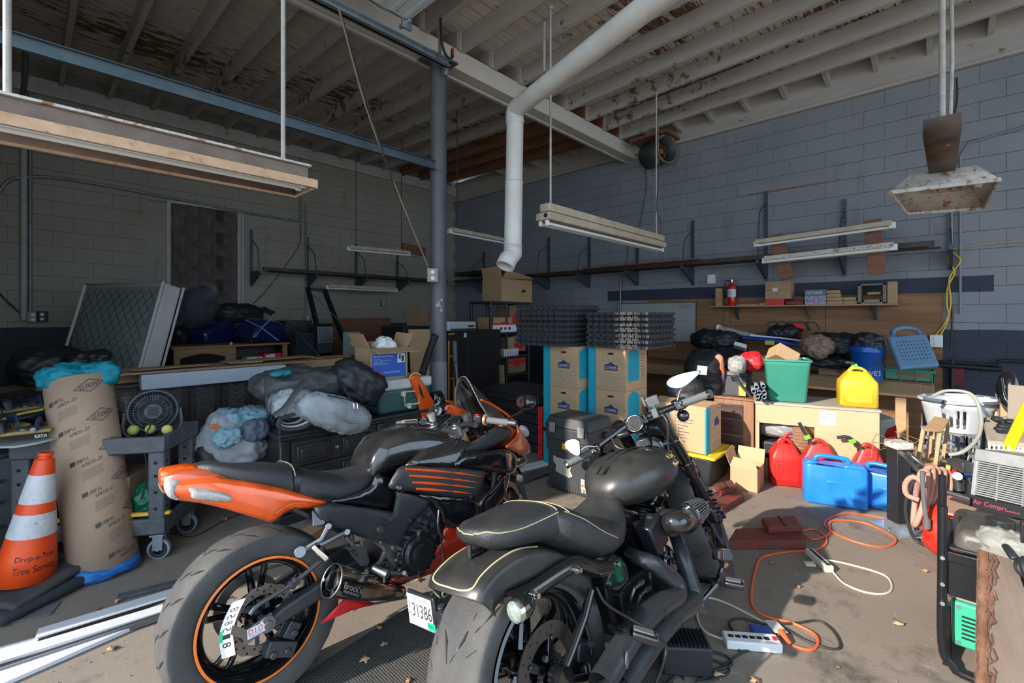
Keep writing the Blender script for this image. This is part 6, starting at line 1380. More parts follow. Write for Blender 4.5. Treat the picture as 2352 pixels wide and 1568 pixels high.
for k in range(4):x=q0.x+.3+.42*k;b.cyl((x,YS-.122,zS+.045),(x,YS-.127,zS+.045),.022,n=18).bb(x+.15,x+.27,YS-.126,YS-.12,zS+.035,zS+.06)
b.build('moulded_marks',MATS['white_foam'],fo_,world=True)
m_plank=pm('old_pine_board',(.36,.24,.14),.7,c2=(.27,.17,.10),ns=4,stretch=(1,6,6),bump=.1)
for i,(xa,xb,ya,yb,z,mt,lab)in enumerate(((sx0-.15,sx1+.3,YS-.10,YS+.12,zS+.118,m_plank,'long pine board on top of the white foam'),(sx0-.1,sx1+.9,YS+.14,YS+.42,zS+.12,m_card,'long flattened cardboard strip behind the pine board'),(sx0+.1,sx0+.7,YS-.05,YS+.1,zS+.145,m_card,'short cardboard piece at the left end of the boards'),(sx0+.9,sx0+1.2,YS-.02,YS+.2,zS+.148,m_plank,'short wooden offcut on the long cardboard strip'),(sx1-.5,sx1+.4,YS,YS+.25,zS+.155,m_card,'crumpled cardboard sheet at the right end of the boards'))):
 o=MB().box(((xa+xb)/2,(ya+yb)/2,z+.012),(xb-xa,yb-ya,.02 if mt==m_plank else .008),(0,0,R((0,-1,6,-8,5)[i]))).build('board'if mt==m_plank else 'cardboard_sheet',mt,bev=.002);tag(o,lab,'board')
MB().bb(sx0,sx1+.8,YS+.14,YS+.45,zS+.03,zS+.118).build('board_stack',m_card).__setitem__('label','stacked flat cartons under the boards');bpy.data.objects['board_stack']['category']='box';bpy.data.objects['board_stack'].name='flat_carton'
o=MB().bb(sx1+.05,3.5,YS+.55,YS+1.0,0,.93).build('low_cabinet',m_dkwood,bev=.01);tag(o,'dark low cabinet under the boards behind the duffel bags','cabinet')
t=T('loudspeaker','black loudspeaker cabinet with woofer standing behind the stereo','speaker',ony(690,760,7.9));q0,q1=ony(655,770,7.8),ony(717,736,7.8)
MB().bb(q0.x,q1.x,7.8,8.2,.9,q1.z).build('cabinet',m_blkpl,t,world=True,bev=.01);MB().cyl((q0.x+.2,7.8,q1.z-.2),(q0.x+.2,7.79,q1.z-.2),.13,n=24).build('woofer',m_satin,t,world=True)
t=T('loudspeaker','tall dark navy speaker cabinet left of the silver stereo','speaker',ony(705,800,6.9));q0,q1=ony(681,820,6.9),ony(730,764,6.9)
MB().bb(q0.x,q1.x,6.9,7.3,.90,q1.z).build('cabinet',m_blkpl,t,world=True,bev=.004);MB().bb(q0.x+.01,q1.x-.01,6.89,6.9,.92,q1.z-.02).build('grille',pm('navy_grille_cloth',(.01,.015,.03),.9),t,world=True)
for s_ in(q0.x,q1.x):pass
t=T('mini_stereo','silver mini stereo with small screen between the dark speaker and the brown board','stereo',ony(745,780,6.8));q0,q1=ony(728,812,6.8),ony(766,748,6.8)
MB().bb(q0.x,q1.x,6.8,7.1,.93,q1.z).build('case',m_blkpl,t,world=True,bev=.01);xm_=(q0.x+q1.x)/2;wq=q1.x-q0.x
MB().bb(q0.x+.01,q1.x-.01,6.785,6.8,q1.z-.26,q1.z-.01).build('fascia',m_alu,t,world=True,bev=.004);MB().bb(xm_-wq*.22,xm_+wq*.22,6.775,6.79,q1.z-.13,q1.z-.04).build('display',pm('grey_screen',(.10,.12,.12),.2),t,world=True)
b=MB()
for k in range(5):b.cyl((q0.x+.04,6.786,q1.z-.04-.045*k),(q0.x+.04,6.775,q1.z-.04-.045*k),.012,n=12).bb(xm_-wq*.3,xm_+wq*.4,6.78,6.79,q1.z-.155-.02*k,q1.z-.145-.02*k)
b.build('buttons',m_dalu,t,world=True)
o=MB().box(ony(808,790,7.0)+V((0,0,-.50)),(.30,.02,1.4)).build('foam_board',pm('pale_green_foam',(.26,.32,.32),.8),bev=.003);tag(o,'pale grey-green panel standing right of the silver stereo','panel')
q0,q1=ony(763,812,8.1),ony(894,730,8.1);o=MB().bb(q0.x,q1.x,8.05,8.08,0,q1.z).build('plywood_board',m_brdb,bev=.003);tag(o,'large dark red-brown board leaning on the left wall','board')
t=T('folding_stand','dark folding trestle stand leaning against the left wall','stand',ony(790,700,7.7));b=MB()
b.bar(ony(707,660,7.8),ony(760,880,7.2),.06).bar(ony(745,665,7.8),ony(870,993,6.7),.06).bar(ony(708,662,7.8),ony(748,668,7.8),.05);b.build('legs',m_satin,t,world=True)
o=MB().cyl(ony(655,734,6.6),ony(738,822,5.6),.012,n=8).build('thin_rod',m_alu);tag(o,'thin pale rod slanting in front of the speakers','rod')
o=MB().cyl(ony(712,670,7.6),ony(778,735,7.3),.006,n=6).build('thin_rod',m_alu);tag(o,'thin wire slanting behind the folding trestle stand','rod')
q0,q1=ony(900,830,6.0),ony(835,775,6.0);o=MB().bb(4.9,5.8,6.6,6.9,0,1.12).build('dark_crate',MATS['navy_grille_cloth'],bev=.01);tag(o,'dark blue storage trunk behind the open carton','trunk')
YD=3.42;dx0=ony(650,1000,YD).x-.02;zD2=.655;dx1=2.83
dr=T('black_dresser','black lacquered dresser with raised drawer panels and round metal knobs','dresser',(dx0,YD,0))
MB().bb(dx0,dx1,YD+.015,YD+.48,.06,zD2-.03).build('carcass',m_blkwood,dr,world=True,bev=.004)
MB().bb(dx0-.03,dx1+.03,YD-.03,YD+.5,zD2-.03,zD2).build('top',m_blkwood,dr,world=True,bev=.010,bseg=3)
MB().bb(dx0-.015,dx1+.015,YD-.012,YD+.48,zD2-.055,zD2-.03).bb(dx0-.02,dx1+.02,YD-.02,YD+.48,0,.07).build('moulding',m_blkwood,dr,world=True,bev=.008)
for x in(dx0+.03,(dx0+dx1)/2,dx1-.03):MB().bb(x-.035,x+.035,YD-.012,YD+.02,.07,zD2-.055).build('pilaster',m_blkwood,dr,world=True,bev=.012)
for c_ in range(2):
 xa=dx0+.08+c_*((dx1-dx0)/2-.01);xb=xa+(dx1-dx0)/2-.15
 for r_ in range(3):
  za,zb=zD2-.075-.19*(r_+1)+.01,zD2-.075-.19*r_;d_=MB().bb(xa,xb,YD-.008,YD+.015,za,zb).build('drawer',m_blkwood,dr,world=True,bev=.006);xm_=(xa+xb)/2
  b=MB()
  for(p_,q_)in((xa+.03,xm_-.05),(xm_+.05,xb-.03)):b.box(((p_+q_)/2,YD-.016,(za+zb)/2),(q_-p_,.02,zb-za-.055));b.box(((p_+q_)/2,YD-.024,(za+zb)/2),(q_-p_-.05,.018,zb-za-.10))
  b.build('raised_panel',m_blkwood,d_,world=True,bev=.008)
  MB().lathe([(0,-.030),(.012,-.028),(.016,-.018),(.008,-.008),(.008,0)],(xm_,YD-.01,(za+zb)/2),'Y',18).build('knob',pm('pewter_knob',(.50,.47,.43),.35,metal=.9),d_,world=True)
t=T('cooler','green and white camping cooler with drain plug standing on the dresser','cooler',(2.4,YD+.1,zD2));YC=YD+.02
q0,q1=ony(868,955,YC),ony(990,862,YC);ztop=q1.z
m_cgreen=pm('cooler_green',(.018,.085,.080),.45,c2=(.03,.10,.095),ns=6,dirt=(.10,.13,.12),dl=.70)
MB().box(((q0.x+q1.x)/2,YC+.19,(zD2+ztop-.08)/2),(q1.x-q0.x-.02,.38,ztop-.08-zD2),tx=1.03,ty=1.03).build('body',m_cgreen,t,world=True,bev=.03,bseg=3)
MB().box(((q0.x+q1.x)/2,YC+.19,ztop-.045),(q1.x-q0.x+.01,.41,.09)).build('lid',pm('grimy_white_plastic',(.55,.57,.56),.5,c2=(.42,.43,.42),ns=5,dirt=(.25,.25,.24),dl=.68),t,world=True,bev=.02,bseg=3)
hx,hz_=(q0.x+q1.x)/2+.04,ztop-.17;MB().tube([(hx-.075,YC-.03,hz_+.055),(hx-.075,YC-.035,hz_-.06),(hx+.075,YC-.035,hz_-.06),(hx+.075,YC-.03,hz_+.055)],.012,4,closed=True).box((hx-.075,YC-.01,hz_+.04),(.04,.04,.04)).box((hx+.075,YC-.01,hz_+.04),(.04,.04,.04)).build('handle',pm('ivory_plastic',(.58,.55,.46),.5),t,world=True,bev=.004)
px_=MB().cyl((hx-.02,YC-.002,zD2+.05),(hx-.02,YC-.03,zD2+.05),.024,n=20).build('drain_plug',m_white,t,world=True,bev=.003);MB().box((hx+.03,YC-.005,zD2+.06),(.07,.02,.1)).build('plug_recess',MATS['cooler_green'],t,world=True,bev=.006)
YB=YC+.05;q0,q1=ony(850,862,YB),ony(936,797,YB);zb_=ztop;zt2=q1.z;xb0,xb1=q0.x-.0,q1.x;dB=.26
t=T('motor_carton','open cardboard box with blue motor label on top of the green cooler','box',(xb0,YB,zb_))
b=MB().bb(xb0,xb1,YB,YB+.006,zb_,zt2).bb(xb0,xb1,YB+dB-.006,YB+dB,zb_,zt2).bb(xb0,xb0+.006,YB,YB+dB,zb_,zt2).bb(xb1-.006,xb1,YB,YB+dB,zb_,zt2).bb(xb0,xb1,YB,YB+dB,zb_,zb_+.006);b.build('carton_body',m_card,t,world=True)
for nm_,pts in(('flap',[(xb0,YB,zt2),(xb1,YB,zt2),(xb1+.04,YB-.13,zt2-.03),(xb0-.0,YB-.13,zt2-.035)]),('flap',[(xb0,YB,zt2),(xb0,YB+dB,zt2),(xb0-.07,YB+dB,zt2+.13),(xb0-.07,YB,zt2+.13)]),('flap',[(xb1,YB,zt2),(xb1,YB+dB,zt2),(xb1+.05,YB+dB,zt2+.13),(xb1+.05,YB,zt2+.12)]),('flap',[(xb0,YB+dB,zt2),(xb1,YB+dB,zt2),(xb1,YB+dB+.1,zt2+.04),(xb0,YB+dB+.1,zt2+.04)])):
 MB().prism([V(p)for p in pts],(0,0,.005)if pts[0][1]==pts[1][1]else(.005,0,0)).build('flap',m_card,t,world=True)
lb_=MB().bb(xb0+.02,xb1-.02,YB-.002,YB,zb_+.02,zt2-.045).build('blue_label',pm('blue_box_label',(.01,.09,.42),.5),t,world=True);WL=xb1-xb0-.06
tt=lambda s_,x,z,w_,h_,m=m_paper:MB().text(s_,(xb0+.03+x,YB-.0035,z),(w_,0,0),(0,0,h_)).build('lettering',m,lb_,world=True)
tt('Direct Drive Motor',0,zt2-.075,WL*.62,.018);tt('- 12 Volt',.0,zt2-.094,WL*.20,.009);tt('- 7 3/4" x 5/8" Output Shaft',0,zt2-.108,WL*.55,.009);tt('- Chrome Cover',0,zt2-.122,WL*.3,.009);tt('& Hardware Included',.005,zt2-.136,WL*.42,.009)
tt('Tarps4Trucks',WL*.30,zb_+.052,WL*.52,.020);MB().bb(xb1-.105,xb1-.03,YB-.004,YB-.002,zt2-.13,zt2-.05).build('label_picture',m_paper,lb_,world=True);MB().bb(xb1-.09,xb1-.075,YB-.006,YB-.004,zt2-.10,zt2-.06).bb(xb1-.065,xb1-.04,YB-.006,YB-.004,zt2-.12,zt2-.07).build('picture_marks',mk,lb_,world=True)
MB().bb(xb0+.03,xb0+.10,YB-.005,YB-.002,zb_+.03,zb_+.055).bb(xb0+.055,xb0+.10,YB-.005,YB-.002,zb_+.055,zb_+.075).build('truck_print',m_redp,lb_,world=True)
c_=V(((xb0+xb1)/2+.03,YB+dB/2,zt2+.01));o=bag(c_,(.10,.08,.07),44,.03,14,pw=2.6).build('packing_plastic',m_white,ang=180);tag(o,'white plastic and booklets poking out of the motor carton','plastic')
o=MB().tube([c_+V((-.1,0,0)),c_+V((-.06,0,.05)),c_+V((.02,0,.085)),c_+V((.09,0,.04))],.006,8,k=4).build('cable',m_wire);tag(o,'black cable arching out of the motor carton','cable')
of=T('fairing_piece','spare orange motorcycle fairing piece standing beside the cooler','fairing',(2.75,YD,zD2));q=[ony(x,y,YD-.02)for x,y in((942,868),(958,856),(975,880),(988,905),(1000,925),(995,945),(978,962),(968,955),(960,915),(948,885))]
MB().prism(q,(0,.05,0)).build('panel',m_or,of,world=True,bev=.015,bseg=3);MB().prism([ony(x,y,YD-.025)for x,y in((962,880),(970,900),(975,915),(966,905))],(0,.01,0)).build('recess',m_groove,of,world=True)
MB().tube([ony(x,y,YD-.02)for x,y in((940,872),(944,862),(954,856),(965,860))],.008,8,k=3).build('yellow_rim',pm('mustard_foam',(.55,.38,.08),.7),of,world=True)
o=MB().tube([ony(1000,770,3.62),ony(985,810,3.58),ony(970,858,3.5)],.035,14,k=4).build('wrapped_tube',pm('glossy_black_wrap',(.02,.02,.022),.25,dirt=(.4,.4,.38),ns=20,dl=.66));tag(o,'glossy black wrapped tube leaning behind the orange fairing piece','tube')
o=bag(ony(1004,930,YD+.02)+V((0,0,0)),(.07,.06,.13),51,.02,10).build('black_helmet',m_gblack,ang=180);tag(o,'glossy black plastic piece between the orange fairing and the column','fairing')
o=MB().box(ony(978,900,4.45),(.35,.02,1.5),(R(-8),0,R(-10))).build('cardboard_sheet',m_card,bev=.002);tag(o,'tall flat cardboard sheet with printed lines behind the column','board')
m_nyl=pm('charcoal_nylon',(.045,.050,.055),.5,c2=(.065,.070,.075),ns=5,bump=.9,bs=11)
m_gnyl=pm('pale_grey_nylon',(.30,.33,.36),.5,c2=(.36,.39,.42),ns=4,bump=.8,bs=9)
t=T('duffel_bag','charcoal duffel bag with teal patch slumped over the dresser','bag',(1.6,YD+.1,zD2));cc=ony(735,880,YD+.14)
bag(cc+V((0,.02,-.015)),(.47,.20,.12),61,.05,5,rot=(R(-6),R(4),R(-2)),pw=2.6,n=64,m=36).build('bag_body',m_nyl,t,world=True,ang=180)
bag(ony(820,880,YD+.02),(.20,.15,.13),62,.05,7,rot=(0,R(32),0),n=50,m=30).build('end_pocket',pm('black_nylon2',(.020,.021,.026),.5,bump=.25,bs=80),t,world=True,ang=180)
bag(ony(645,857,YD+.02),(.07,.04,.02),63,.01,9).build('teal_patch',pm('teal_patch',(.0,.15,.17),.6),t,world=True,ang=180)
MB().tube([ony(702,872,YD-.10),ony(680,900,YD-.16),ony(655,935,YD-.18),ony(630,955,YD-.15)],.026,8,k=4,flat=.3).tube([ony(610,870,YD),ony(612,920,YD-.05),ony(616,950,YD-.05)],.02,8,k=3,flat=.3).build('strap',m_nyl,t,world=True)
MB().tube([ony(790,890,YD-.16),ony(805,915,YD-.17),ony(828,930,YD-.16)],.02,8,k=3,flat=.3).build('handle',m_nyl,t,world=True)
t=T('duffel_bag','pale grey duffel bag with zip hanging over the dresser front','bag',(1.7,YD-.05,zD2));
bag(ony(770,950,YD-.14),(.30,.12,.115),64,.03,6,rot=(0,R(22),R(4)),pw=2.5,n=60,m=34).build('bag_body',m_gnyl,t,world=True,ang=180)
bag(ony(672,925,YD-.02),(.15,.12,.085),65,.035,8,n=50,m=30).build('side_pouch',m_gnyl,t,world=True,ang=180)
MB().tube([ony(768,945,YD-.29),ony(785,960,YD-.30),ony(805,968,YD-.29),ony(825,968,YD-.28)],.016,8,k=4,flat=.35).build('handle',m_gnyl,t,world=True)
b=MB()
for x in(812,820):b.tube([ony(x,926,YD-.29),ony(x+1,938,YD-.295)],.004,6)
b.build('zip_pull',m_chrome,t,world=True);MB().tube([ony(730,905,YD-.2),ony(790,915,YD-.27),ony(850,935,YD-.27),ony(876,948,YD-.22)],.004,6,k=4).build('zip',m_satin,t,world=True)
t=T('rolled_mat','black and white striped roll of webbing under the grey duffel bag','roll',(1.3,YD,zD2));rc=ony(668,960,YD-.02)
for k in range(5):MB().tube([V((rc.x+.12*cos(a)*(1-.12*k),rc.y-.10+.03*k,rc.z+.055*sin(a)*(1-.1*k)-.005))for a in[2*pi*i/20 for i in range(20)]],.014,6,closed=True).build('coil',m_white if k%2 else m_nyl,t,world=True)
MB().tube([ony(644,955,YD-.2),ony(642,1010,YD-.07),ony(646,1035,YD-.06)],.008,6,k=3,flat=.4).build('hanging_strap',m_nyl,t,world=True)
m_lv=pm('pale_blue_fabric',(.16,.32,.38),.7,c2=(.22,.36,.42),ns=5,bump=.2,bs=80)
pg=P(535,1012,3.35);o=bag(pg,(.22,.13,.14),71,.045,7,rot=(0,R(35),R(-30)),n=56,m=32).build('shopping_bag',pm('off_white_tote',(.34,.37,.40),.6,c2=(.28,.30,.33),ns=5,bump=.9,bs=10),ang=180);tag(o,'off-white crumpled tote bag with orange label beside the dresser','bag')
lb2=MB().box(P(497,982,3.2),(.06,.004,.05),(.3,.3,R(-45))).build('orange_label',pm('orange_label',(.75,.16,.03),.5));lb2.parent=o;lb2.matrix_parent_inverse=Matrix.Identity(4)
o=bag(P(520,1005,3.18),(.08,.05,.06),72,.03,12).build('teal_print_cloth',m_lv,ang=180);tag(o,'teal cloth bunched on the off-white tote','cloth')
o=bag(P(560,965,3.45),(.17,.14,.07),73,.06,9,n=60,m=34).build('life_vest',m_lv,ang=180);tag(o,'pale blue life vest lying on the tote heap','vest')
o=bag(P(588,985,3.3),(.08,.06,.07),74,.02,9).build('life_vest',pm('slate_fabric',(.10,.12,.17),.7),ang=180);tag(o,'slate grey life vest with buckle beside the dresser corner','vest')
b=MB().bb(0,0,0,0,0,0);o=bag(P(540,1040,3.5),(.3,.25,.25),75,.05,5).build('dark_bag',MATS['black_nylon'],ang=180);tag(o,'dark bag under the life vest heap','bag')
o=MB().box(onz(705,1232,.04),(.16,.12,.07),(0,0,.4)).build('small_carton',m_card,bev=.003);tag(o,'small cardboard carton on the floor under the sport bike tail','box')
# ================= middle: cabinet, rack, crates, foam mats, moving boxes, tool chest
m_teal=pm('teal_box_print',(.0,.30,.42),.6)
m_tealL=pm('teal_line_print',(.10,.30,.34),.7)
m_navyp=pm('navy_print',(.02,.03,.13),.6)
m_box=pm('moving_box_card',(.50,.31,.17),.75,c2=(.45,.28,.15),ns=4,bump=.06,bs=90)
t=T('black_cabinet','tall matte black cabinet under the white drawer case','cabinet',(3.9,4.55,0));a_,c_=ony(1031,760,4.55),ony(1120,762,4.55)
zc_=a_.z;x1_=ony(1150,760,4.55).x
MB().bb(a_.x,x1_,4.55,5.15,0,zc_).build('body',pm('matte_black_steel',(.010,.010,.011),.5),t,world=True,bev=.006)
MB().bb(a_.x+.30,a_.x+.315,4.54,4.55,.1,zc_-.02).build('door_edge',m_dalu,t,world=True);MB().bb(a_.x+.25,a_.x+.29,4.543,4.55,zc_-.09,zc_-.03).build('tag',m_paper,t,world=True)
t=T('drawer_case','white plastic drawer case with grey catch on top of the black cabinet','box',(a_.x,4.5,zc_));MB().bb(a_.x-.05,a_.x+.43,4.5,4.9,zc_,zc_+.12).build('case',m_gyw if 'm_gyw'in globals()else pm('milky_plastic',(.46,.50,.52),.35),t,world=True,bev=.02);MB().bb(a_.x-.02,a_.x+.40,4.485,4.50,zc_+.01,zc_+.03).bb(a_.x+.28,a_.x+.36,4.47,4.50,zc_+.05,zc_+.075).build('catch',m_dalu,t,world=True,bev=.003)
t=T('ladder','slim yellow ladder standing beside the column','ladder',(3.25,4.2,0));q0=ony(1031,790,4.3);q1=ony(1042,790,4.3);b=MB();za=ony(1031,783,4.3).z
b.cyl((q0.x,4.3,0),(q0.x,4.3,za),.012).cyl((q1.x+.01,4.3,0),(q1.x+.01,4.3,za),.012)
for k in range(5):b.cyl((q0.x,4.3,.2+.27*k),(q1.x+.01,4.3,.2+.27*k),.010)
b.build('rails',pm('orange_yellow_paint',(.60,.26,.02),.5),t,world=True)
o=MB().tube([ony(1044,785,4.15),ony(1047,860,4.15)],.028,14).tube([ony(1047,860,4.15),ony(1060,1040,4.15)],.024,14).build('grey_pole',pm('grey_pole',(.12,.14,.16),.5));tag(o,'grey round pole standing before the black cabinet','pole')
o=MB().tube([ony(1046,832,4.08),ony(1060,1045,4.08)],.030,14).build('pale_pipe',m_alu);tag(o,'pale metal pipe leaning below the grey pole','pole')
rk=T('shelving_rack','black plastic shelving rack loaded with cartons','shelf',(4.6,4.6,0));YR=4.75
rx0,rx1=ony(1127,700,YR).x,ony(1217,700,YR).x;zs_=[.12,.62,ony(1180,812,YR).z-.03,ony(1180,757,YR).z-.03,ony(1180,693,YR).z]
for x in(rx0,rx1-.03,rx0+.33):
 for y in(YR,YR+.42):MB().cyl((x,y,0),(x,y,zs_[-1]),.022,n=12).build('post',m_blkpl,rk,world=True)
for z in zs_:MB().bb(rx0-.03,rx1,YR-.02,YR+.45,z-.035,z).build('shelf_board',m_blkpl,rk,world=True,bev=.006)
def carton(lab,x0,x1,y0,y1,z0,z1,mat=None,marks=None,name='carton',group=None):
 t=T(name,lab,'box',((x0+x1)/2,y0,z0),0,group);b_=MB().bb(x0,x1,y0,y1,z0,z1).build('body',mat or m_cardd,t,world=True,bev=.004)
 MB().bb(x0,x1,y0-.001,y0+.03,(z0+z1)/2+.0,(z0+z1)/2+.006).build('seam',m_cardd,t,world=True)
 if marks:MB().cyl(((x0+x1)/2,y0-.001,(z0+z1)/2),((x0+x1)/2,y0-.004,(z0+z1)/2),(z1-z0)*.22,n=20).box(((x0+x1)/2,y0-.002,(z0+z1)/2),(x1-x0,.003,.05)).build('print',marks,t,world=True)
 return t
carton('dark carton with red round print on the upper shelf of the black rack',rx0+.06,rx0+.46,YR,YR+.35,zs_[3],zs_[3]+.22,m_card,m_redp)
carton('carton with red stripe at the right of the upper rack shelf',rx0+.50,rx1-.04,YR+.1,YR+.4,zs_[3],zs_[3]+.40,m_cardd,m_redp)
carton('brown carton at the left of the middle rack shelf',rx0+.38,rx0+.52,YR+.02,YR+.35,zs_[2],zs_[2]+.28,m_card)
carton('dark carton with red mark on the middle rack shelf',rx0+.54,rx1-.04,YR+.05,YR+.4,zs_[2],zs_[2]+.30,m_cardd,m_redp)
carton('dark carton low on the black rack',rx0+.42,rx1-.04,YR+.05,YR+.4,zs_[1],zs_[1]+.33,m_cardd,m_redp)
t=T('flat_carton','small white game box with round pictures on the rack','box',(rx0,YR,zs_[3]));q0,q1=ony(1133,757,YR-.03),ony(1193,745,YR-.03);MB().bb(q0.x,q1.x,YR-.03,YR,zs_[3]-.0,q1.z).build('box',m_white,t,world=True)
for k in range(4):MB().cyl((q0.x+.07+.09*k,YR-.031,(zs_[3]+q1.z)/2),(q0.x+.07+.09*k,YR-.034,(zs_[3]+q1.z)/2),.024,n=16).build('picture',[MATS['yellow_edge'],m_bluep,m_redp,m_dalu][k],t,world=True)
t=T('plastic_basket','small white perforated basket on the middle rack shelf','basket',(rx0,YR,zs_[2]));q0,q1=ony(1156,825,YR-.02),ony(1188,803,YR-.02)
MB().box(((q0.x+q1.x)/2,YR+.06,zs_[2]+.055),(q1.x-q0.x,.2,.11),tx=1.1,ty=1.1).build('body',m_white,t,world=True,bev=.008);b=MB()
for i in range(6):
 for j in range(4):b.box((q0.x+.02+i*(q1.x-q0.x-.04)/5,YR-.046,zs_[2]+.02+.022*j),(.01,.01,.01))
b.build('holes',m_groove,t,world=True,kind='stuff')
t=T('open_carton','large open carton with drooping flaps on top of the black rack','box',(5.2,YR,zs_[4]));q0,q1=ony(1152,690,YR),ony(1222,645,YR)
MB().bb(q0.x,q1.x,YR,YR+.42,zs_[4],q1.z).build('body',m_card,t,world=True,bev=.004);MB().prism([(q0.x,YR,q1.z),(q0.x+.02,YR-.1,q1.z+.12),(q1.x-.1,YR-.12,q1.z+.02),(q1.x,YR,q1.z)],(0,0,.006)).prism([(q0.x,YR,q1.z),(q0.x,YR+.4,q1.z),(q0.x-.04,YR+.4,q1.z+.17),(q0.x-.02,YR,q1.z+.19)],(.005,0,0)).build('flap',m_card,t,world=True)
MB().cyl((q0.x+.45,YR-.003,zs_[4]+.17),(q0.x+.52,YR-.003,zs_[4]+.17),.018).build('hand_hole',m_groove,t,world=True)
o=MB().sph(ony(1202,638,YR),(.05,.05,.035),16,10).build('tape_measure',m_redp);tag(o,'small red and black tool on the edge of the open carton','tool');
o=MB().bb(3.55,4.5,5.4,6.0,0,1.35).build('dark_cabinet',MATS['matte_black_steel'],bev=.01);tag(o,'dark cabinet half hidden behind the black one','cabinet')
o=MB().box((4.1,5.7,1.49),(.42,.3,.28),(0,0,.3)).build('open_carton',m_cardd,bev=.004);tag(o,'small open dark carton behind the white drawer case','box')
o=MB().bar(ony(1152,838,4.4),ony(1158,1010,4.3),.07,.03).build('timber_board',m_plank);tag(o,'narrow wooden plank standing at the right of the black cabinet','board')
for k in range(6):
 x0,y0,z0=3.75,3.15,.0+.105*k
 t=T('flat_crate',['lowest black flat crate under the rack','second black flat crate from the floor','third black flat crate from the floor','fourth black flat crate from the floor','fifth black flat crate from the floor','topmost black flat crate of the stack behind the red ones'][k],'crate',(x0,y0,z0),0,'black crates stacked under the rack')
 b=MB().bb(3.78,4.5,3.16,4.1,z0+.005,z0+.09).bb(3.765,4.515,3.145,4.115,z0+.085,z0+.103);b.build('tray',m_blkpl,t,world=True,bev=.005)
for k in range(4):
 z0=.01+.135*k;q=ony(1243,1000,3.05);o=MB().bb(q.x-.02,q.x+.03,3.02,3.08,z0,z0+.13).box((q.x,3.02,z0+.065),(.07,.02,.05)).build('red_crate_end',m_redp,bev=.004);tag(o,['lowest red crate corner beside the teal striped boxes','second red crate corner from the floor','third red crate corner from the floor','topmost red crate corner'][k],'crate','red crate corners')
ORD='first second third fourth fifth sixth seventh eighth ninth tenth eleventh twelfth thirteenth fourteenth fifteenth sixteenth'.split()
def mat_stack(lab,x0,y0,z0,n,lx,ly,h,seed,grp):
 rng=random.Random(seed);base=None;tm=.035;nt=int(lx/(2*tm));ny=int(ly/(2*tm))
 b=MB().bb(.02,lx-.02,.02,ly-.02,0,h)
 for k in range(nt):
  x=.02+(k+.25)*(lx-.04)/nt;w_=(lx-.04)/nt*.84;b.bb(x,x+w_,-.012,.02,0,h).bb(x,x+w_,ly-.02,ly+.012,0,h)
 for k in range(ny):
  y=.02+(k+.25)*(ly-.04)/ny;w_=(ly-.04)/ny*.84;b.bb(-.012,.02,y,y+w_,0,h).bb(lx-.02,lx+.012,y,y+w_,0,h)
 me=None
 for k in range(n):
  if me is None:o=b.build('foam_mat',pm('black_foam_mat',(.030,.031,.034),.85,c2=(.045,.046,.05),ns=8,bump=.4,bs=150));me=o.data
  else:o=bpy.data.objects.new('foam_mat',me);COL.objects.link(o)
  tag(o,lab+(', topmost mat'if k==n-1 else ', lowest mat'if k==0 else ', mat %s from the bottom'%ORD[k]),'mat',grp);o.location=(x0+rng.uniform(-.003,.003)+(.037 if k%2 else 0)+(.02 if k%5==4 else 0),y0+rng.uniform(-.003,.003)+(.037 if k%2 else 0),z0+k*(h+.001));o.rotation_euler=(0,0,R(rng.uniform(-.25,.25)))
  for i,e_ in enumerate((x0,y0)):pass
  o.scale=(1-.0*k,1,1)
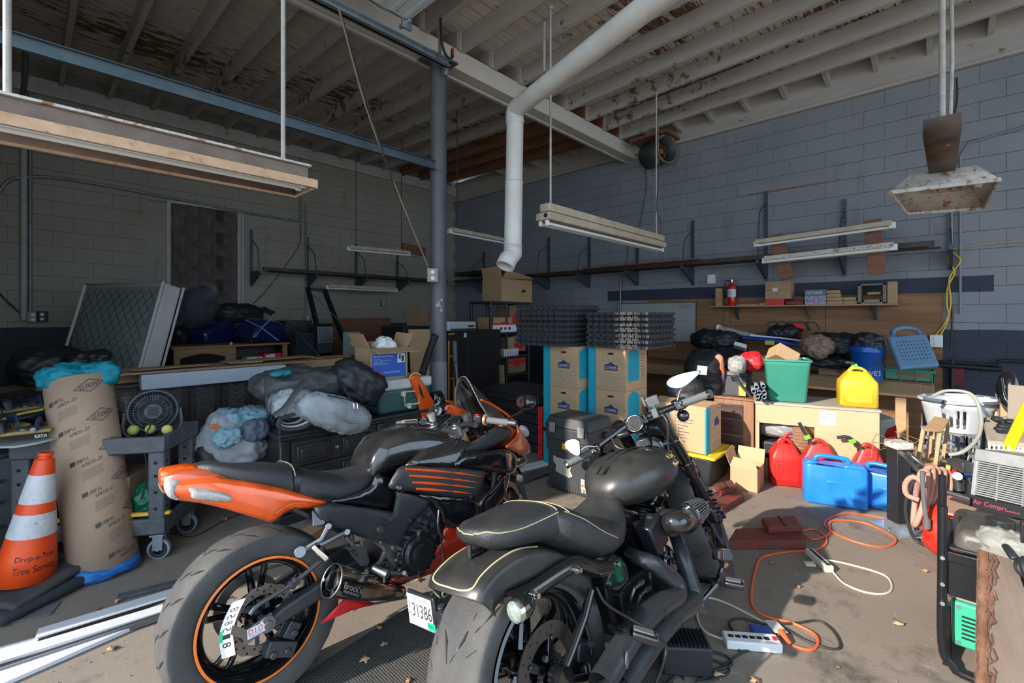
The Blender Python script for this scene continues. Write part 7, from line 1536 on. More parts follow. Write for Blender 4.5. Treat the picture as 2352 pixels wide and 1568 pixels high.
def lowes(lab,x0,y0,z0,wx_,wy_,h,fr='x',extra=True):
 t=T('moving_box',lab,'box',(x0,y0,z0),0,'moving boxes with teal print');x1,y1,z1=x0+wx_,y0+wy_,z0+h
 b_=MB().bb(x0,x1,y0,y1,z0+.001,z1-.001).build('carton',m_box,t,world=True,bev=.003)
 def fx(u,v,l=.0015):return V((x0-l,y1-u*wy_,z0+v*h))
 def fy(u,v,l=.0015):return V((x0+u*wx_,y0-l,z0+v*h))
 A_,B_=(fx,fy)
 if fr=='y':A_,B_=fy,fx
 def quad(b,F_,u0,u1,v0,v1,l=.0015):b.add([F_(u0,v0,l),F_(u1,v0,l),F_(u1,v1,l),F_(u0,v1,l)],[(0,1,2,3)])
 b=MB();quad(b,A_,.0,.22,0.0,1.0);quad(b,B_,.12,.62,.22,.86);b.add([B_(.12,.86),B_(.62,.86),B_(.45,.97),B_(.29,.97)],[(0,1,2,3)]);b.build('teal_print',m_teal,t,world=True)
 b=MB()
 for r_ in range(7):
  for c_ in range(3):
   u0=.26+.27*c_+(.13 if r_%2 else 0);v0=.06+.125*r_
   if u0+.20>1.0:continue
   P_=[(u0,v0),(u0+.2,v0),(u0+.2,v0+.05),(u0+.15,v0+.07),(u0+.15,v0+.09),(u0+.05,v0+.09),(u0+.05,v0+.07),(u0,v0+.05)]
   if .42<v0+.04<.66 and .35<u0+.1<.85 or v0>.78:continue
   for i in range(8):p_,q_=A_(*P_[i]),A_(*P_[(i+1)%8]);b.bar(p_,q_,.004,.0012,up=(p_-q_).cross(V((0,0,1)))if abs((p_-q_).z)<.01 else(-1,0,0)if fr=='x'else(0,-1,0))
 b.build('outline_print',m_tealL,t,world=True,kind='stuff')
 b=MB();b.add([A_(.45,.47,.002),A_(.80,.47,.002),A_(.80,.60,.002),A_(.74,.60,.002),A_(.625,.67,.002),A_(.51,.60,.002),A_(.45,.60,.002)],[(0,1,2,3,4,5,6)]);lg=b.build('logo_plate',m_navyp,t,world=True)
 MB().text("LOWE'S",A_(.48,.50,.003),A_(.77,.50,.003)-A_(.48,.50,.003),A_(.48,.57,.003)-A_(.48,.50,.003)).build('lettering',m_paper,lg,world=True)
 MB().text("large",A_(.055,.78,.003),A_(.055,.36,.003)-A_(.055,.78,.003),A_(.165,.78,.003)-A_(.055,.78,.003)).build('lettering',m_tealL,t,world=True)
 b=MB();hc=A_(.62,.86,.002);b.sph(hc,(.006 if fr=='x'else .035,.035 if fr=='x'else .006,.010),14,6);b.build('hand_hole',m_groove,t,world=True)
 if extra:
  b=MB()
  for k in range(9):b.text(('FRAGILE','Bedroom','Family Room','Dining Room','Kitchen','Bath','Basement','Attic','Laundry','Garage')[k],B_(.72,.80-.07*k,.002),(B_(.95,.80,.002)-B_(.72,.80,.002))*(.6+.05*(k%4)),V((0,0,.011)))
  b.build('room_list',m_navyp,t,world=True)
 b=MB()
 for k,(w_,s_)in enumerate((('heavy',.09),('duty',.09),('large',.13))):b.text(w_,B_(.19,.64-.18*k,.003),B_(.52,.64,.003)-B_(.19,.64,.003),V((0,0,h*s_)))
 b.build('lettering',m_tealL,t,world=True);return t
hB=.40
for k in range(3):lowes(['bottom moving box of the left stack','middle moving box of the left stack','top moving box of the left stack, under the taller foam mats'][k],3.595,2.535,k*hB,.36,.41,hB)
for k in range(3):lowes(['bottom moving box of the right stack, behind the tool chest','middle moving box of the right stack','top moving box of the right stack, under the bulging foam mats'][k],3.74,2.10,k*hB,.42,.40,hB)
mat_stack('black foam mat in the left stack',3.50,2.62,1.202,16,.62,.62,.0245,1,'foam mats in the left stack')
mat_stack('black foam mat in the right stack',3.68,1.88,1.202,13,.62,.60,.0245,2,'foam mats in the right stack')
t=T('storage_tote','black storage tote with yellow lid under the marked moving box','tote',(4.06,1.52,0));MB().box((4.30,1.72,.125),(.44,.50,.25),tx=1.08,ty=1.08).build('tub',m_blkpl,t,world=True,bev=.02);MB().box((4.30,1.72,.262),(.54,.62,.03)).box((4.30,1.72,.275),(.44,.52,.02)).build('lid',pm('yellow_plastic',(.72,.50,.02),.4),t,world=True,bev=.012,bseg=3)
mbx=T('marked_moving_box','moving box with room checklist and loose flap standing on the yellow-lid tote','box',(4.04,1.49,.286));x0,y0,z0,wx_,wy_,h=4.05,1.49,.286,.37,.54,.41
MB().bb(x0,x0+wx_,y0,y0+wy_,z0,z0+h).build('carton',m_box,mbx,world=True,bev=.003)
MB().bb(x0-.002,x0,y0+.33,y0+.52,z0+.08,z0+.34).build('teal_print',m_teal,mbx,world=True);MB().bb(x0-.001,x0+.10,y0-.002,y0,z0,z0+h-.01).bb(x0-.002,x0,y0,y0+.012,z0,z0+h-.01).build('teal_band',m_teal,mbx,world=True)
b=MB();rb=MB()
for k,w_ in enumerate(('FRAGILE','Bedroom','Family Room','Dining Room','Kitchen','Bath','Basement','Attic','Laundry','Garage')):
 z=z0+.33-.028*k;b.text(w_,(x0-.003,y0+.25,z),(0,-len(w_)*.0125,0),(0,0,.015));rb.tube([V((x0-.002,y0+.275+.006*cos(a),z+.007+.006*sin(a)))for a in[2*pi*i/10 for i in range(10)]],.0012,4,closed=True)
b.build('room_list',m_navyp,mbx,world=True);rb.build('tick_circles',m_navyp,mbx,world=True)
MB().text('large',(x0+.03,y0-.004,z0+.30),(0,0,-.16),(.05,0,0)).build('lettering',m_tealL,mbx,world=True)
b=MB()
for k in range(5):z=z0+.05+.075*k;b.tube([V((x0+.12,y0-.002,z)),V((x0+.20,y0-.002,z)),V((x0+.22,y0-.002,z+.025)),V((x0+.30,y0-.002,z+.025)),V((x0+.35,y0-.002,z))],.0015,4)
b.build('outline_print',m_tealL,mbx,world=True);MB().add([(x0+.2,y0-.003,z0+.22),(x0+.31,y0-.003,z0+.22),(x0+.31,y0-.003,z0+.26),(x0+.255,y0-.003,z0+.30),(x0+.2,y0-.003,z0+.26)],[(0,1,2,3,4)]).build('logo_plate',m_navyp,mbx,world=True)
MB().prism([(x0,y0,z0+h),(x0+.18,y0,z0+h+.005),(x0+.17,y0+.5,z0+h+.025),(x0,y0+.5,z0+h)],(0,0,.004)).build('flap',m_box,mbx,world=True)
t=T('tool_chest','tall black rolling tool chest with grey latches, torn sticker and card decals','tool chest',(3.11,2.08,0));x0,x1,y0,y1=3.11,3.44,2.075,2.50
m_ch=pm('scuffed_black_plastic',(.030,.033,.038),.5,c2=(.05,.053,.058),ns=6,dirt=(.10,.10,.10),dl=.70,bump=.1,bs=120)
MB().bb(x0,x1,y0,y1,.02,.36).build('lower_bin',m_ch,t,world=True,bev=.012);MB().bb(x0-.01,x1+.01,y0-.01,y1+.01,.34,.44).build('middle_drawer',m_ch,t,world=True,bev=.008)
MB().bb(x0-.015,x1+.015,y0-.015,y1+.015,.44,.55).build('upper_box',m_ch,t,world=True,bev=.01);MB().box(((x0+x1)/2,(y0+y1)/2,.595),(x1-x0+.05,y1-y0+.05,.09),tx=.82,ty=.86).build('lid',m_ch,t,world=True,bev=.012)
for y in(y1-.07,y0+.06):MB().box((x0-.03,y,.545),(.014,.06,.085)).build('latch',pm('scuffed_grey_latch',(.24,.25,.26),.4,metal=.4,c2=(.4,.4,.4),ns=20),t,world=True,bev=.005)
b=MB()
for k in range(14):b.bb(x0-.004,x0,y0+.01+k*.030,y0+.022+k*.030,.02,.075).bb(x0+.01+k*.023,x0+.02+k*.023,y0-.004,y0,.02,.12)
b.build('ribs',m_ch,t,world=True);MB().bb(x0-.014,x0-.010,y0+.20,y0+.26,.375,.42).build('brand_plate',MATS['yellow_plastic'],t,world=True)
MB().add([(x0-.003,y0+u,z)for u,z in((.36,.30),(.31,.285),(.20,.29),(.17,.26),(.185,.20),(.16,.16),(.20,.14),(.29,.155),(.34,.17),(.33,.22),(.365,.25))],[tuple(range(11))]).build('torn_sticker',pm('pale_torn_sticker',(.36,.38,.36),.7,c2=(.44,.43,.34),ns=20),t,world=True)
cd2=MB().bb(x0-.003,x0,y0+.03,y0+.075,.05,.16).build('card_decals',m_paper,t,world=True);MB().text('VISA',(x0-.004,y0+.070,.135),(0,-.035,0),(0,0,.012)).build('lettering',m_navyp,cd2,world=True)
MB().cyl((x0-.003,y0+.058,.108),(x0-.0045,y0+.058,.108),.011,n=18).build('red_disc',m_redp,cd2,world=True);MB().cyl((x0-.003,y0+.045,.108),(x0-.005,y0+.045,.108),.011,n=18).build('amber_disc',pm('amber_print',(.8,.35,.02),.5),cd2,world=True);MB().text('DISC VER',(x0-.004,y0+.07,.07),(0,-.035,0),(0,0,.010)).build('lettering',mk,cd2,world=True)
MB().tube([(x0-.01,y1+.03,.52),(x0+.0,y1+.04,.50),(x0+.1,y1+.04,.50)],.014).cyl((x0+.2,y0-.02,.50),(x0+.2,y0-.05,.50),.03).build('side_handle',m_blkpl,t,world=True)
b=MB();[b.cyl((x,y1-.03,.035),(x,y1+.02,.035),.035,n=16)for x in(x0+.05,x1-.05)];b.build('wheel',m_blkpl,t,world=True)
for i,(px,py,lab)in enumerate(((1200,1075,'white vinyl plank on the floor behind the sport bike'),(1240,1085,'second pale plank beside the tool chest'))):
 c_=onz(px,py,.01+.012*i);o=MB().box(c_,(.65,.14,.012),(0,0,R(-12+9*i))).build('vinyl_plank',m_white if i==0 else m_gyplas,bev=.002);tag(o,lab,'plank')
m_ply=pm('plywood',(.17,.075,.032),.7,c2=(.32,.165,.075),ns=2.6,stretch=(1,.4,4.5),bump=.1,dirt=(.06,.03,.02),dl=.66)
m_pine=pm('raw_pine',(.42,.27,.14),.65,c2=(.33,.20,.10),ns=3,stretch=(5,.6,5),bump=.08)
pl=ST('trim_3')
for y0,y1 in((-.015,1.10),(1.105,2.32),(2.325,3.6)):MB().bb(7.165,7.198,y0,y1,.55,1.762).build('plywood_sheet',m_ply,pl,bev=.002)
MB().bb(7.14,7.17,3.02,3.08,.6,1.76).bb(7.14,7.17,2.28,2.36,.6,1.76).build('batten',m_ply,pl)
t=T('whiteboard','small white dry-erase board with faint handwriting on the plywood','board',(7.14,2.9,1.4));a_,c_=onx(1480,697,7.14),onx(1598,785,7.14)
MB().bb(7.135,7.15,c_.y,a_.y+.5,c_.z,a_.z).build('panel',pm('grey_white_laminate',(.36,.37,.37),.3),t,world=True);MB().bb(7.128,7.15,c_.y-.01,c_.y,c_.z-.01,a_.z+.01).bb(7.128,7.15,c_.y,a_.y+.5,a_.z,a_.z+.012).bb(7.128,7.15,c_.y,a_.y+.5,c_.z-.012,c_.z).build('frame',m_alu,t,world=True)
b=MB();
for k,(s_,y,z,w_)in enumerate((('G2 1ndentt27',.40,-.05,.32),('Sort Mon',.26,-.085,.2),('call 417',.3,-.30,.16))):b.text(s_,(7.133,c_.y+y,a_.z+z),(0,-w_,0),(0,0,.022))
b.build('handwriting',m_tp,t,world=True)
XS=6.92;zS2=1.645;ys0,ys1=onx(2060,698,XS).y,onx(1628,703,XS).y
t=T('wall_shelf','long pale board shelf with brackets on the plywood','shelf',(XS,ys0,zS2));MB().bb(XS,7.165,ys0,ys1,zS2-.02,zS2).build('board',m_pine,t,world=True,bev=.002)
for y in(ys1-.35,1.25,ys0+.2):MB().prism([(7.16,y,zS2-.02),(XS+.06,y,zS2-.02),(7.16,y,zS2-.20)],(0,.03,0)).build('bracket',m_ply if y==1.25 else m_bluerail,t,world=True)
sy=lambda px:onx(px,695,XS+.02).y;sz=lambda px,py:onx(px,py,XS+.02).z
def shelfbox(lab,pa,pb,pyt,mat,z0=zS2,dx=.2,txt=None,tm=None,nm='carton',x=XS+.02):
 y1,y0=sy(pa),sy(pb);z1=max(sz(pb,pyt),z0+.02);t=T(nm,lab,'box',(x,y0,z0));MB().bb(x,x+dx,y0,y1,z0,z1).build('body',mat,t,world=True,bev=.003)
 if txt:MB().text(txt,(x-.001,y1-.02,z0+(z1-z0)*.3),(0,-(y1-y0)*.75,0),(0,0,(z1-z0)*.4)).build('lettering',tm or m_paper,t,world=True)
 else:MB().bb(x-.001,x,y0,y1,z0+(z1-z0)*.48,z0+(z1-z0)*.52).build('tape',MATS['brown_tape'],t,world=True)
 return z1
for px,lab in((1649,'short upright wooden block at the left end of the wall shelf'),(2050,'upright wooden block at the right end of the wall shelf')):y=sy(px);o=MB().bb(XS+.05,XS+.12,y-.04,y+.05,zS2,zS2+.26).build('wood_block',m_pine,bev=.004);tag(o,lab,'wood')
t=T('fire_extinguisher','red fire extinguisher with white label standing on the wall shelf','fire extinguisher',(XS+.1,sy(1677),zS2));ec_=(XS+.09,sy(1677),0)
MB().lathe([(0,zS2),(.055,zS2),(.06,zS2+.01),(.06,zS2+.27),(.045,zS2+.31),(.02,zS2+.33),(.02,zS2+.35)],ec_,'Z',28).build('cylinder',pm('extinguisher_red',(.50,.012,.012),.25,coat=.6),t,world=True)
MB().lathe([(.0608,zS2+.13),(.0608,zS2+.24)],ec_,'Z',28,a0=R(120),a1=R(260)).build('label',m_paper,t,world=True);MB().text('ABC DRY',(ec_[0]-.062,ec_[1]+.035,zS2+.19),(0,-.07,0),(0,0,.02)).text('CHEMICAL',(ec_[0]-.062,ec_[1]+.035,zS2+.155),(0,-.07,0),(0,0,.02)).build('lettering',mk,t,world=True)
b=MB().cyl((ec_[0],ec_[1],zS2+.34),(ec_[0],ec_[1],zS2+.38),.016).bar((ec_[0],ec_[1]+.03,zS2+.385),(ec_[0],ec_[1]-.09,zS2+.41),.02,.008).bar((ec_[0],ec_[1]+.02,zS2+.37),(ec_[0],ec_[1]-.07,zS2+.365),.018,.008);b.build('valve_handle',m_chrome,t,world=True);MB().tube([(ec_[0],ec_[1]+.02,zS2+.36),(ec_[0],ec_[1]+.09,zS2+.36),(ec_[0],ec_[1]+.095,zS2+.2),(ec_[0],ec_[1]+.07,zS2+.14)],.009,8,k=4).build('hose',m_blkpl,t,world=True)
zz=shelfbox('red flat box under the brown carton on the wall shelf',1757,1800,686,m_redp);shelfbox('brown square carton with a small white label on the wall shelf',1757,1815,644,m_card,z0=zz,dx=.24)
o=MB().bb(XS+.018,XS+.02,sy(1780)-.03,sy(1780)+.03,zz+.1,zz+.15).build('shipping_label',m_paper);tag(o,'small white shipping label on the brown square carton','label')
b=MB();b.bb(XS+.02,XS+.16,sy(1845),sy(1803),zS2,zS2+.05);o=b.build('tool_roll',pm('black_and_red_case',(.02,.02,.02),.5,c2=(.4,.01,.03),ns=18),bev=.012);tag(o,'black and red tool roll on the wall shelf','tool')
zz=shelfbox('blue and white lamp carton printed 125 on the wall shelf',1848,1897,679,pm('blue_white_carton',(.10,.16,.34),.5,c2=(.4,.42,.46),ns=30),txt='125',tm=m_redp);shelfbox('grey-blue router box printed upside down on top of the lamp carton',1848,1897,664,pm('slate_box',(.10,.15,.20),.5),z0=zz,txt='NETGEAR')
for i,(pa,pb,k)in enumerate(((1898,1935,0),(1898,1935,1),(1898,1930,2),(1898,1928,3),(1936,1968,0),(1936,1966,1))):shelfbox(['lowest thin parcel of the left pile on the wall shelf','second thin parcel of the left pile','third thin parcel of the left pile','top thin parcel of the left pile','lower thin parcel of the right pile on the wall shelf','upper thin parcel of the right pile'][i],pa,pb,600 and 740,m_card,z0=zS2+.045*k,dx=.18,nm='parcel');bpy.data.objects['parcel'if i==0 else 'parcel.%03d'%i].children[0].scale=(1,1,2.0);bpy.data.objects['parcel'if i==0 else 'parcel.%03d'%i]['group']='thin parcels on the wall shelf'
t=T('cubby_box','small open grey wooden cubby with papers on the wall shelf','box',(XS,sy(2010),zS2));y1,y0=sy(1970),sy(2035);b=MB()
for q in((y0,y0+.03,zS2,zS2+.24),(y1-.03,y1,zS2,zS2+.24),(y0,y1,zS2+.22,zS2+.24),(y0,y1,zS2,zS2+.02)):b.bb(XS+.01,XS+.22,*q)
b.build('frame',pm('greyed_wood',(.20,.17,.14),.8),t,world=True,bev=.002);MB().bb(XS+.03,XS+.2,y0+.06,y1-.06,zS2+.02,zS2+.05).bb(XS+.04,XS+.2,y0+.05,y1-.09,zS2+.11,zS2+.14).build('papers',m_card,t,world=True,bev=.004)
o=MB().bb(XS+.03,XS+.1,sy(1740),sy(1690),zS2,zS2+.02).bb(XS+.03,XS+.1,sy(1757),sy(1742),zS2,zS2+.03).build('small_tin',m_card,bev=.002);tag(o,'flat brown strip box beside the extinguisher','box')
XB,ZB=6.45,.80;yb0,yb1=onx(2145,877,XB).y,3.6
t=T('workbench','wooden workbench with thick front board along the plywood wall','workbench',(XB,yb0,0));MB().bb(XB-.02,7.16,yb0,yb1,ZB-.02,ZB).build('top',m_ply,t,world=True,bev=.003);MB().bb(XB-.02,XB+.02,yb0+.10,yb1,ZB-.17,ZB-.02).bb(XB+.0,XB+.04,yb0,yb0+.1,ZB-.17,ZB-.02).build('front_board',m_pine,t,world=True,bev=.004)
for y in(yb0+.22,1.9,yb1-.1):MB().bb(XB+.02,XB+.11,y,y+.09,0,ZB-.02).build('leg',m_pine,t,world=True,bev=.003)
MB().bb(6.95,6.97,yb0+.1,yb1,.05,ZB-.05).build('back_sheet',m_ply,t,world=True)
t=T('carton','printed brown carton on the workbench behind the green bin','box',(XB+.05,1.4,ZB));q0,q1=onx(1880,862,XB+.04),onx(1955,836,XB+.04);MB().bb(XB+.04,XB+.35,q1.y,q0.y,ZB,q1.z).build('body',m_card,t,world=True,bev=.003);MB().bb(XB+.038,XB+.04,q1.y+.08,q0.y-.18,ZB+.03,q1.z-.03).build('print',m_cardd,t,world=True)
t=T('green_crate','shallow green plastic crate with red lettering on the workbench','crate',(XB+.03,.3,ZB));q0,q1=onx(2031,872,XB+.03),onx(2146,846,XB+.03);m_gcr=pm('crate_green',(.06,.26,.14),.5,c2=(.09,.30,.17),ns=6);b=MB();X2=XB+.35;zt=ZB+.12
for q in((XB+.03,XB+.045,q1.y,q0.y),(X2-.015,X2,q1.y,q0.y),(XB+.03,X2,q1.y,q1.y+.015),(XB+.03,X2,q0.y-.015,q0.y)):b.bb(*q,ZB,zt)
b.bb(XB+.03,X2,q1.y,q0.y,ZB,ZB+.012).bb(XB+.015,XB+.03,q1.y-.01,q0.y+.01,zt-.02,zt);
for k in range(4):b.bb(XB+.022,XB+.03,q1.y+.01+k*(q0.y-q1.y-.03)/3,q1.y+.025+k*(q0.y-q1.y-.03)/3,ZB,zt)
b.build('body',m_gcr,t,world=True,bev=.003);MB().text('DENSO',(XB+.020,(q0.y+q1.y)/2+.10,ZB+.055),(0,-.26,0),(0,0,.035)).text('KEA',(XB+.020,(q0.y+q1.y)/2+.06,ZB+.018),(0,-.14,0),(0,0,.022)).build('lettering',m_redp,t,world=True)
bc=P(1992,870,4.98);bc.z=ZB;t=T('bucket','blue plastic bucket with white lettering and black cloths in it on the workbench','bucket',bc);m_bb=pm('bright_blue_plastic',(.005,.075,.36),.35,c2=(.01,.10,.42),ns=4)
MB().lathe([(0,.0),(.135,0),(.150,.24),(.155,.25),(.160,.30),(.168,.31),(.160,.36),(.168,.37),(.158,.375),(.15,.30),(.13,.02),(0,.02)],bc,'Z',40).build('pail',m_bb,t,world=True)
MB().tube([bc+V((-.12*cos(a)-.03,.15*sin(a)*1.05,.29-.17*cos(a)**2))for a in[R(-80+16*i)for i in range(11)]],.003,6).build('wire_handle',m_alu,t,world=True);nb2=(O-bc);nb2.z=0;nb2.normalize();tb2=nb2.cross(V((0,0,1)))*-1
vs,fs=textgeo("LOWE'S");MB().add([bc+V((0,0,.06))+(nb2*cos((v.x-.42)*1.5)+tb2*-sin((v.x-.42)*1.5)*-1)*(.1425+.004*v.y)*1.01+V((0,0,v.y*.055))for v in vs],fs).build('lettering',m_white,t,world=True)
o=bag(bc+V((0,0,.41)),(.14,.13,.09),81,.04,9).build('black_cloth',MATS['black_nylon'],ang=180);tag(o,'black cloths heaped on top of the blue bucket','cloth')
t=T('foam_carrier','pale blue plastic carrier with rows of holes and a handle above the green crate','carrier',P(2100,845,4.7));cs=[P(2038,772,4.85),P(2128,765,4.85),P(2160,838,4.55),P(2068,845,4.55)];m_kb=pm('dusty_blue_foam',(.10,.20,.34),.7,c2=(.14,.24,.36),ns=4,bump=.15,bs=60)
nk=(cs[1]-cs[0]).cross(cs[3]-cs[0]).normalized();nk=-nk if nk.dot(O-cs[0])<0 else nk;kb=MB().prism(cs,-nk*.05).build('panel',m_kb,t,world=True,bev=.02,bseg=3)
kp=lambda u,v,l=.001:(cs[0].lerp(cs[1],u)).lerp(cs[3].lerp(cs[2],u),v)+nk*l;b=MB()
for i in range(9):
 for j in range(6):c_=kp(.16+.085*i,.22+.11*j);b.cyl(c_,c_+nk*.001,.0065,n=8)
b.build('holes',m_groove,kb,world=True,kind='stuff');MB().tube([kp(.15,.0),kp(.2,-.16),kp(.5,-.24),kp(.75,-.15),kp(.85,0)],.022,10,k=4).build('handle',m_kb,t,world=True)
t=T('tube_lamp','white cylindrical tube with fittings lying slantwise on the bench','tube',P(1690,765,6.2));MB().cyl(P(1648,752,6.6),P(1735,773,6.1),.035,n=16).build('tube',m_rustpaint,t,world=True);MB().cyl(P(1645,751,6.6),P(1655,754,6.58),.045,n=12).build('cap',m_white,t,world=True)
t=T('surfboard_cover','blue padded board bag with yellow label on the workbench','bag',P(1780,785,5.8));MB().tube([P(1705,775,6.1),P(1760,780,5.9),P(1845,795,5.6)],lambda f:.05*(1-.4*abs(f-.5)),14,k=5,flat=.6).build('cover',m_bluep,t,world=True);MB().box(P(1768,787,5.75),(.04,.10,.05)).build('label',pm('yellow_label',(.6,.5,.05),.5),t,world=True)
o=MB().tube([P(1722,770,5.95),P(1790,776,5.8),P(1846,783,5.6)],lambda f:.03*(1-.3*f),12,k=4,flat=.5).build('white_board',m_white);tag(o,'long white tapered board lying on the blue padded bag','board')
bs=[(1645,780,6.4,(.30,.3,.12),'black bag at the left end of the bench below the white tube'),(1665,825,6.0,(.35,.3,.14),'black jacket heap left of the green bin on the bench'),(1915,790,5.4,(.18,.25,.12),'dark folded fabric between brown sack and blue bucket'),(1800,765,6.0,(.22,.18,.09),'black power tool heap with cords on the bench'),(1900,830,5.4,(.2,.3,.05),'dark flat board bag behind the green bin')]
for i,(px,py,d_,r_,lab)in enumerate(bs):o=bag(P(px,py,d_),r_,90+i,.05,7).build('dark_bag',MATS['black_nylon'],ang=180);tag(o,lab,'bag')
o=bag(P(1875,795,5.3),(.13,.16,.12),97,.04,8,pw=2.2).build('paper_sack',pm('brown_paper_sack',(.24,.16,.11),.6,bump=.2),ang=180);tag(o,'crumpled brown paper sack beside the green bin','bag')
b=MB()
for k in range(5):q=P(1770+22*k,758,6.0);b.tube([q,q+V((0,.04,.09)),q+V((.02,-.06,.1)),q+V((0,-.12,.0))],.007,6,k=4)
o=b.build('cord_loops',m_wire);tag(o,'looped black tool cords on the bench before the plywood','cable')
for i,(px,py,lab)in enumerate(((1700,795,'white folded paper on the black jacket heap'),(1832,752,'small red and white packet behind the blue padded bag'))):o=MB().box(P(px,py,5.7 if i==0 else 5.9),(.12,.14,.05),(.3,.4,.3)).build('packet',m_paper if i==0 else m_redp,bev=.003);tag(o,lab,'packet')
zC=.70;nc=onz(1731,917,zC);nl=onz(1640,908,zC);t=T('drawer_chest','brown wooden drawer chest with dark worn drawer fronts beside the pale desk','chest of drawers',(nc.x,nc.y,0),0)
e1=(nl-nc);e1.z=0;LC=e1.length;e1.normalize();e2=V((-e1.y,e1.x,0));e2=e2 if e2.dot(nc-O)>0 else-e2;m_ch2=pm('worn_orange_brown_wood',(.20,.09,.045),.5,c2=(.30,.15,.08),ns=5,stretch=(5,5,.8));m_drf=pm('dark_drawer_front',(.045,.022,.020),.35,c2=(.10,.055,.05),ns=4,stretch=(1,1,5))
def ob(b,a0,a1,c0,c1,z0,z1,base=nc,f1=e1,f2=e2):p=[V((base.x,base.y,0))+f1*a+f2*c for a,c in((a0,c0),(a1,c0),(a1,c1),(a0,c1))];return b.prism([q+V((0,0,z0))for q in p],(0,0,z1-z0))
ob(MB(),0,LC,.0,.45,0,zC-.02).build('carcass',m_ch2,t,world=True,bev=.004);ob(MB(),-.01,LC,-.015,.46,zC-.02,zC).build('top',m_ch2,t,world=True,bev=.004)
for k in range(4):d_=ob(MB(),.09,LC-.02,-.012,.0,zC-.05-.155*(k+1),zC-.065-.155*k).build('drawer',m_drf,t,world=True,bev=.006);c_=V((nc.x,nc.y,zC-.13-.155*k))+e1*(LC*.5)-e2*.02;MB().sph(c_,.012,10,6).build('knob',m_dalu,d_,world=True)
t=T('backpack','large black backpack with orange and blue graphics and a pale tag','backpack',P(1620,905,4.6));bag(P(1618,858,4.75),(.22,.18,.24),101,.03,6,rot=(0,R(-12),.3),n=56,m=34).build('pack_body',MATS['black_nylon'],t,world=True,ang=180)
bag(P(1652,850,4.58),(.03,.05,.16),102,.01,8,rot=(0,R(-8),0)).build('orange_panel',pm('orange_graphic',(.55,.13,.03),.5,c2=(.10,.13,.25),ns=7,amt=.3),t,world=True,ang=180);MB().box(P(1612,850,4.40),(.10,.004,.085),(0,.1,R(-45))).build('tag',m_paper,t,world=True)
o=bag(P(1575,895,4.6),(.2,.15,.15),103,.04,6).build('dark_bag',m_nyl,ang=180);tag(o,'charcoal bag behind the cruiser mirror','bag')
t=T('tool_box','black plastic toolbox with yellow label on the drawer chest','toolbox',(nc.x,nc.y,zC));c_=V((nc.x,nc.y,0))+e1*.22+e2*.2;rz_=atan2(e1.y,e1.x)
MB().box((c_.x,c_.y,zC+.10),(.30,.26,.20),(0,0,rz_)).build('body',m_ch,t,world=True,bev=.012);MB().box((c_.x,c_.y,zC+.225),(.32,.28,.05),(0,0,rz_),tx=.92,ty=.9).build('lid',m_ch,t,world=True,bev=.01);q=c_-e2*.142-e1*.11;MB().box((q.x,q.y,zC+.07),(.06,.01,.11),(0,0,rz_)).build('label',MATS['yellow_label'],t,world=True)
t=T('sleeping_bag','rolled red sleeping bag with grey end on top of the toolbox','sleeping bag',P(1715,850,4.5));bag(P(1728,830,4.5),(.13,.10,.085),104,.02,9,rot=(0,0,.4)).build('red_roll',pm('red_nylon',(.55,.015,.02),.4,bump=.1),t,world=True,ang=180);bag(P(1693,838,4.35),(.08,.07,.075),105,.02,12).build('grey_end',pm('silver_grey_nylon',(.28,.27,.26),.4),t,world=True,ang=180)
o=MB().bar(P(1688,868,4.2),P(1725,910,4.1),.035,.02).cyl(P(1686,862,4.2),P(1690,874,4.2),.03,n=16).build('black_wrench',pm('dark_tool_steel',(.06,.065,.07),.4,metal=.8),bev=.003);tag(o,'long dark wrench hanging down the toolbox front','tool')
b0=P(1745,893,4.05)
for i,(px,py)in enumerate(((1738,889),(1753,887),(1731,899),(1744,902),(1755,902),(1740,911),(1755,912))):
 c_=onz(px,py,.0);c_=P(px,py,4.02);o=MB().tube([c_,c_+V((.33,.10,.0))],.0165,16,cap=False).build('pvc_pipe',pm('grey_pvc',(.20,.23,.26),.45),solid=.004);tag(o,'grey plastic pipe end in the bundle beside the green bin','pipe','grey pipes in the bundle')
 if i>=0:o['label']=['top left grey pipe of the bundle','top right grey pipe of the bundle','far left grey pipe of the middle row','middle grey pipe of the bundle','right grey pipe of the middle row','bottom left grey pipe of the bundle','bottom right grey pipe of the bundle'][i]+' beside the green bin'
zD=.72;dr0=onz(2020,942,zD);dl0=onz(1736,921,zD);f1=(dl0-dr0);LD=f1.length;f1.normalize();f2=V((-f1.y,f1.x,0));f2=f2 if f2.dot(dr0-O)>0 else-f2;m_dk=pm('pale_maple_laminate',(.52,.36,.21),.5,c2=(.48,.33,.19),ns=4);m_dt=pm('dusty_desk_top',(.40,.37,.32),.6,c2=(.32,.29,.25),ns=6)
t=T('desk','pale maple desk with kneehole holding the green bin and the yellow can','desk',(dr0.x,dr0.y,0));OB=lambda*a:ob(MB(),*a,base=dr0,f1=f1,f2=f2)
OB(-.01,LD+.01,-.01,.52,zD-.02,zD).build('top',m_dt,t,world=True,bev=.002);OB(.0,LD*.50,0,.018,.03,zD-.02).build('back_panel',m_dk,t,world=True);OB(LD*.50,LD,0,.018,zD-.19,zD-.02).build('modesty_rail',m_dk,t,world=True)
for a in(0,LD*.48,LD-.018):OB(a,a+.018,.019,.50,0,zD-.02).build('side_panel',m_dk,t,world=True)
OB(LD*.97,LD,0,.02,0,zD-.18).build('end_post',m_dk,t,world=True);q=OB(LD*.33,LD*.46,-.002,-.001,zD-.16,zD-.045).build('paper_notice',m_paper,t,world=True)
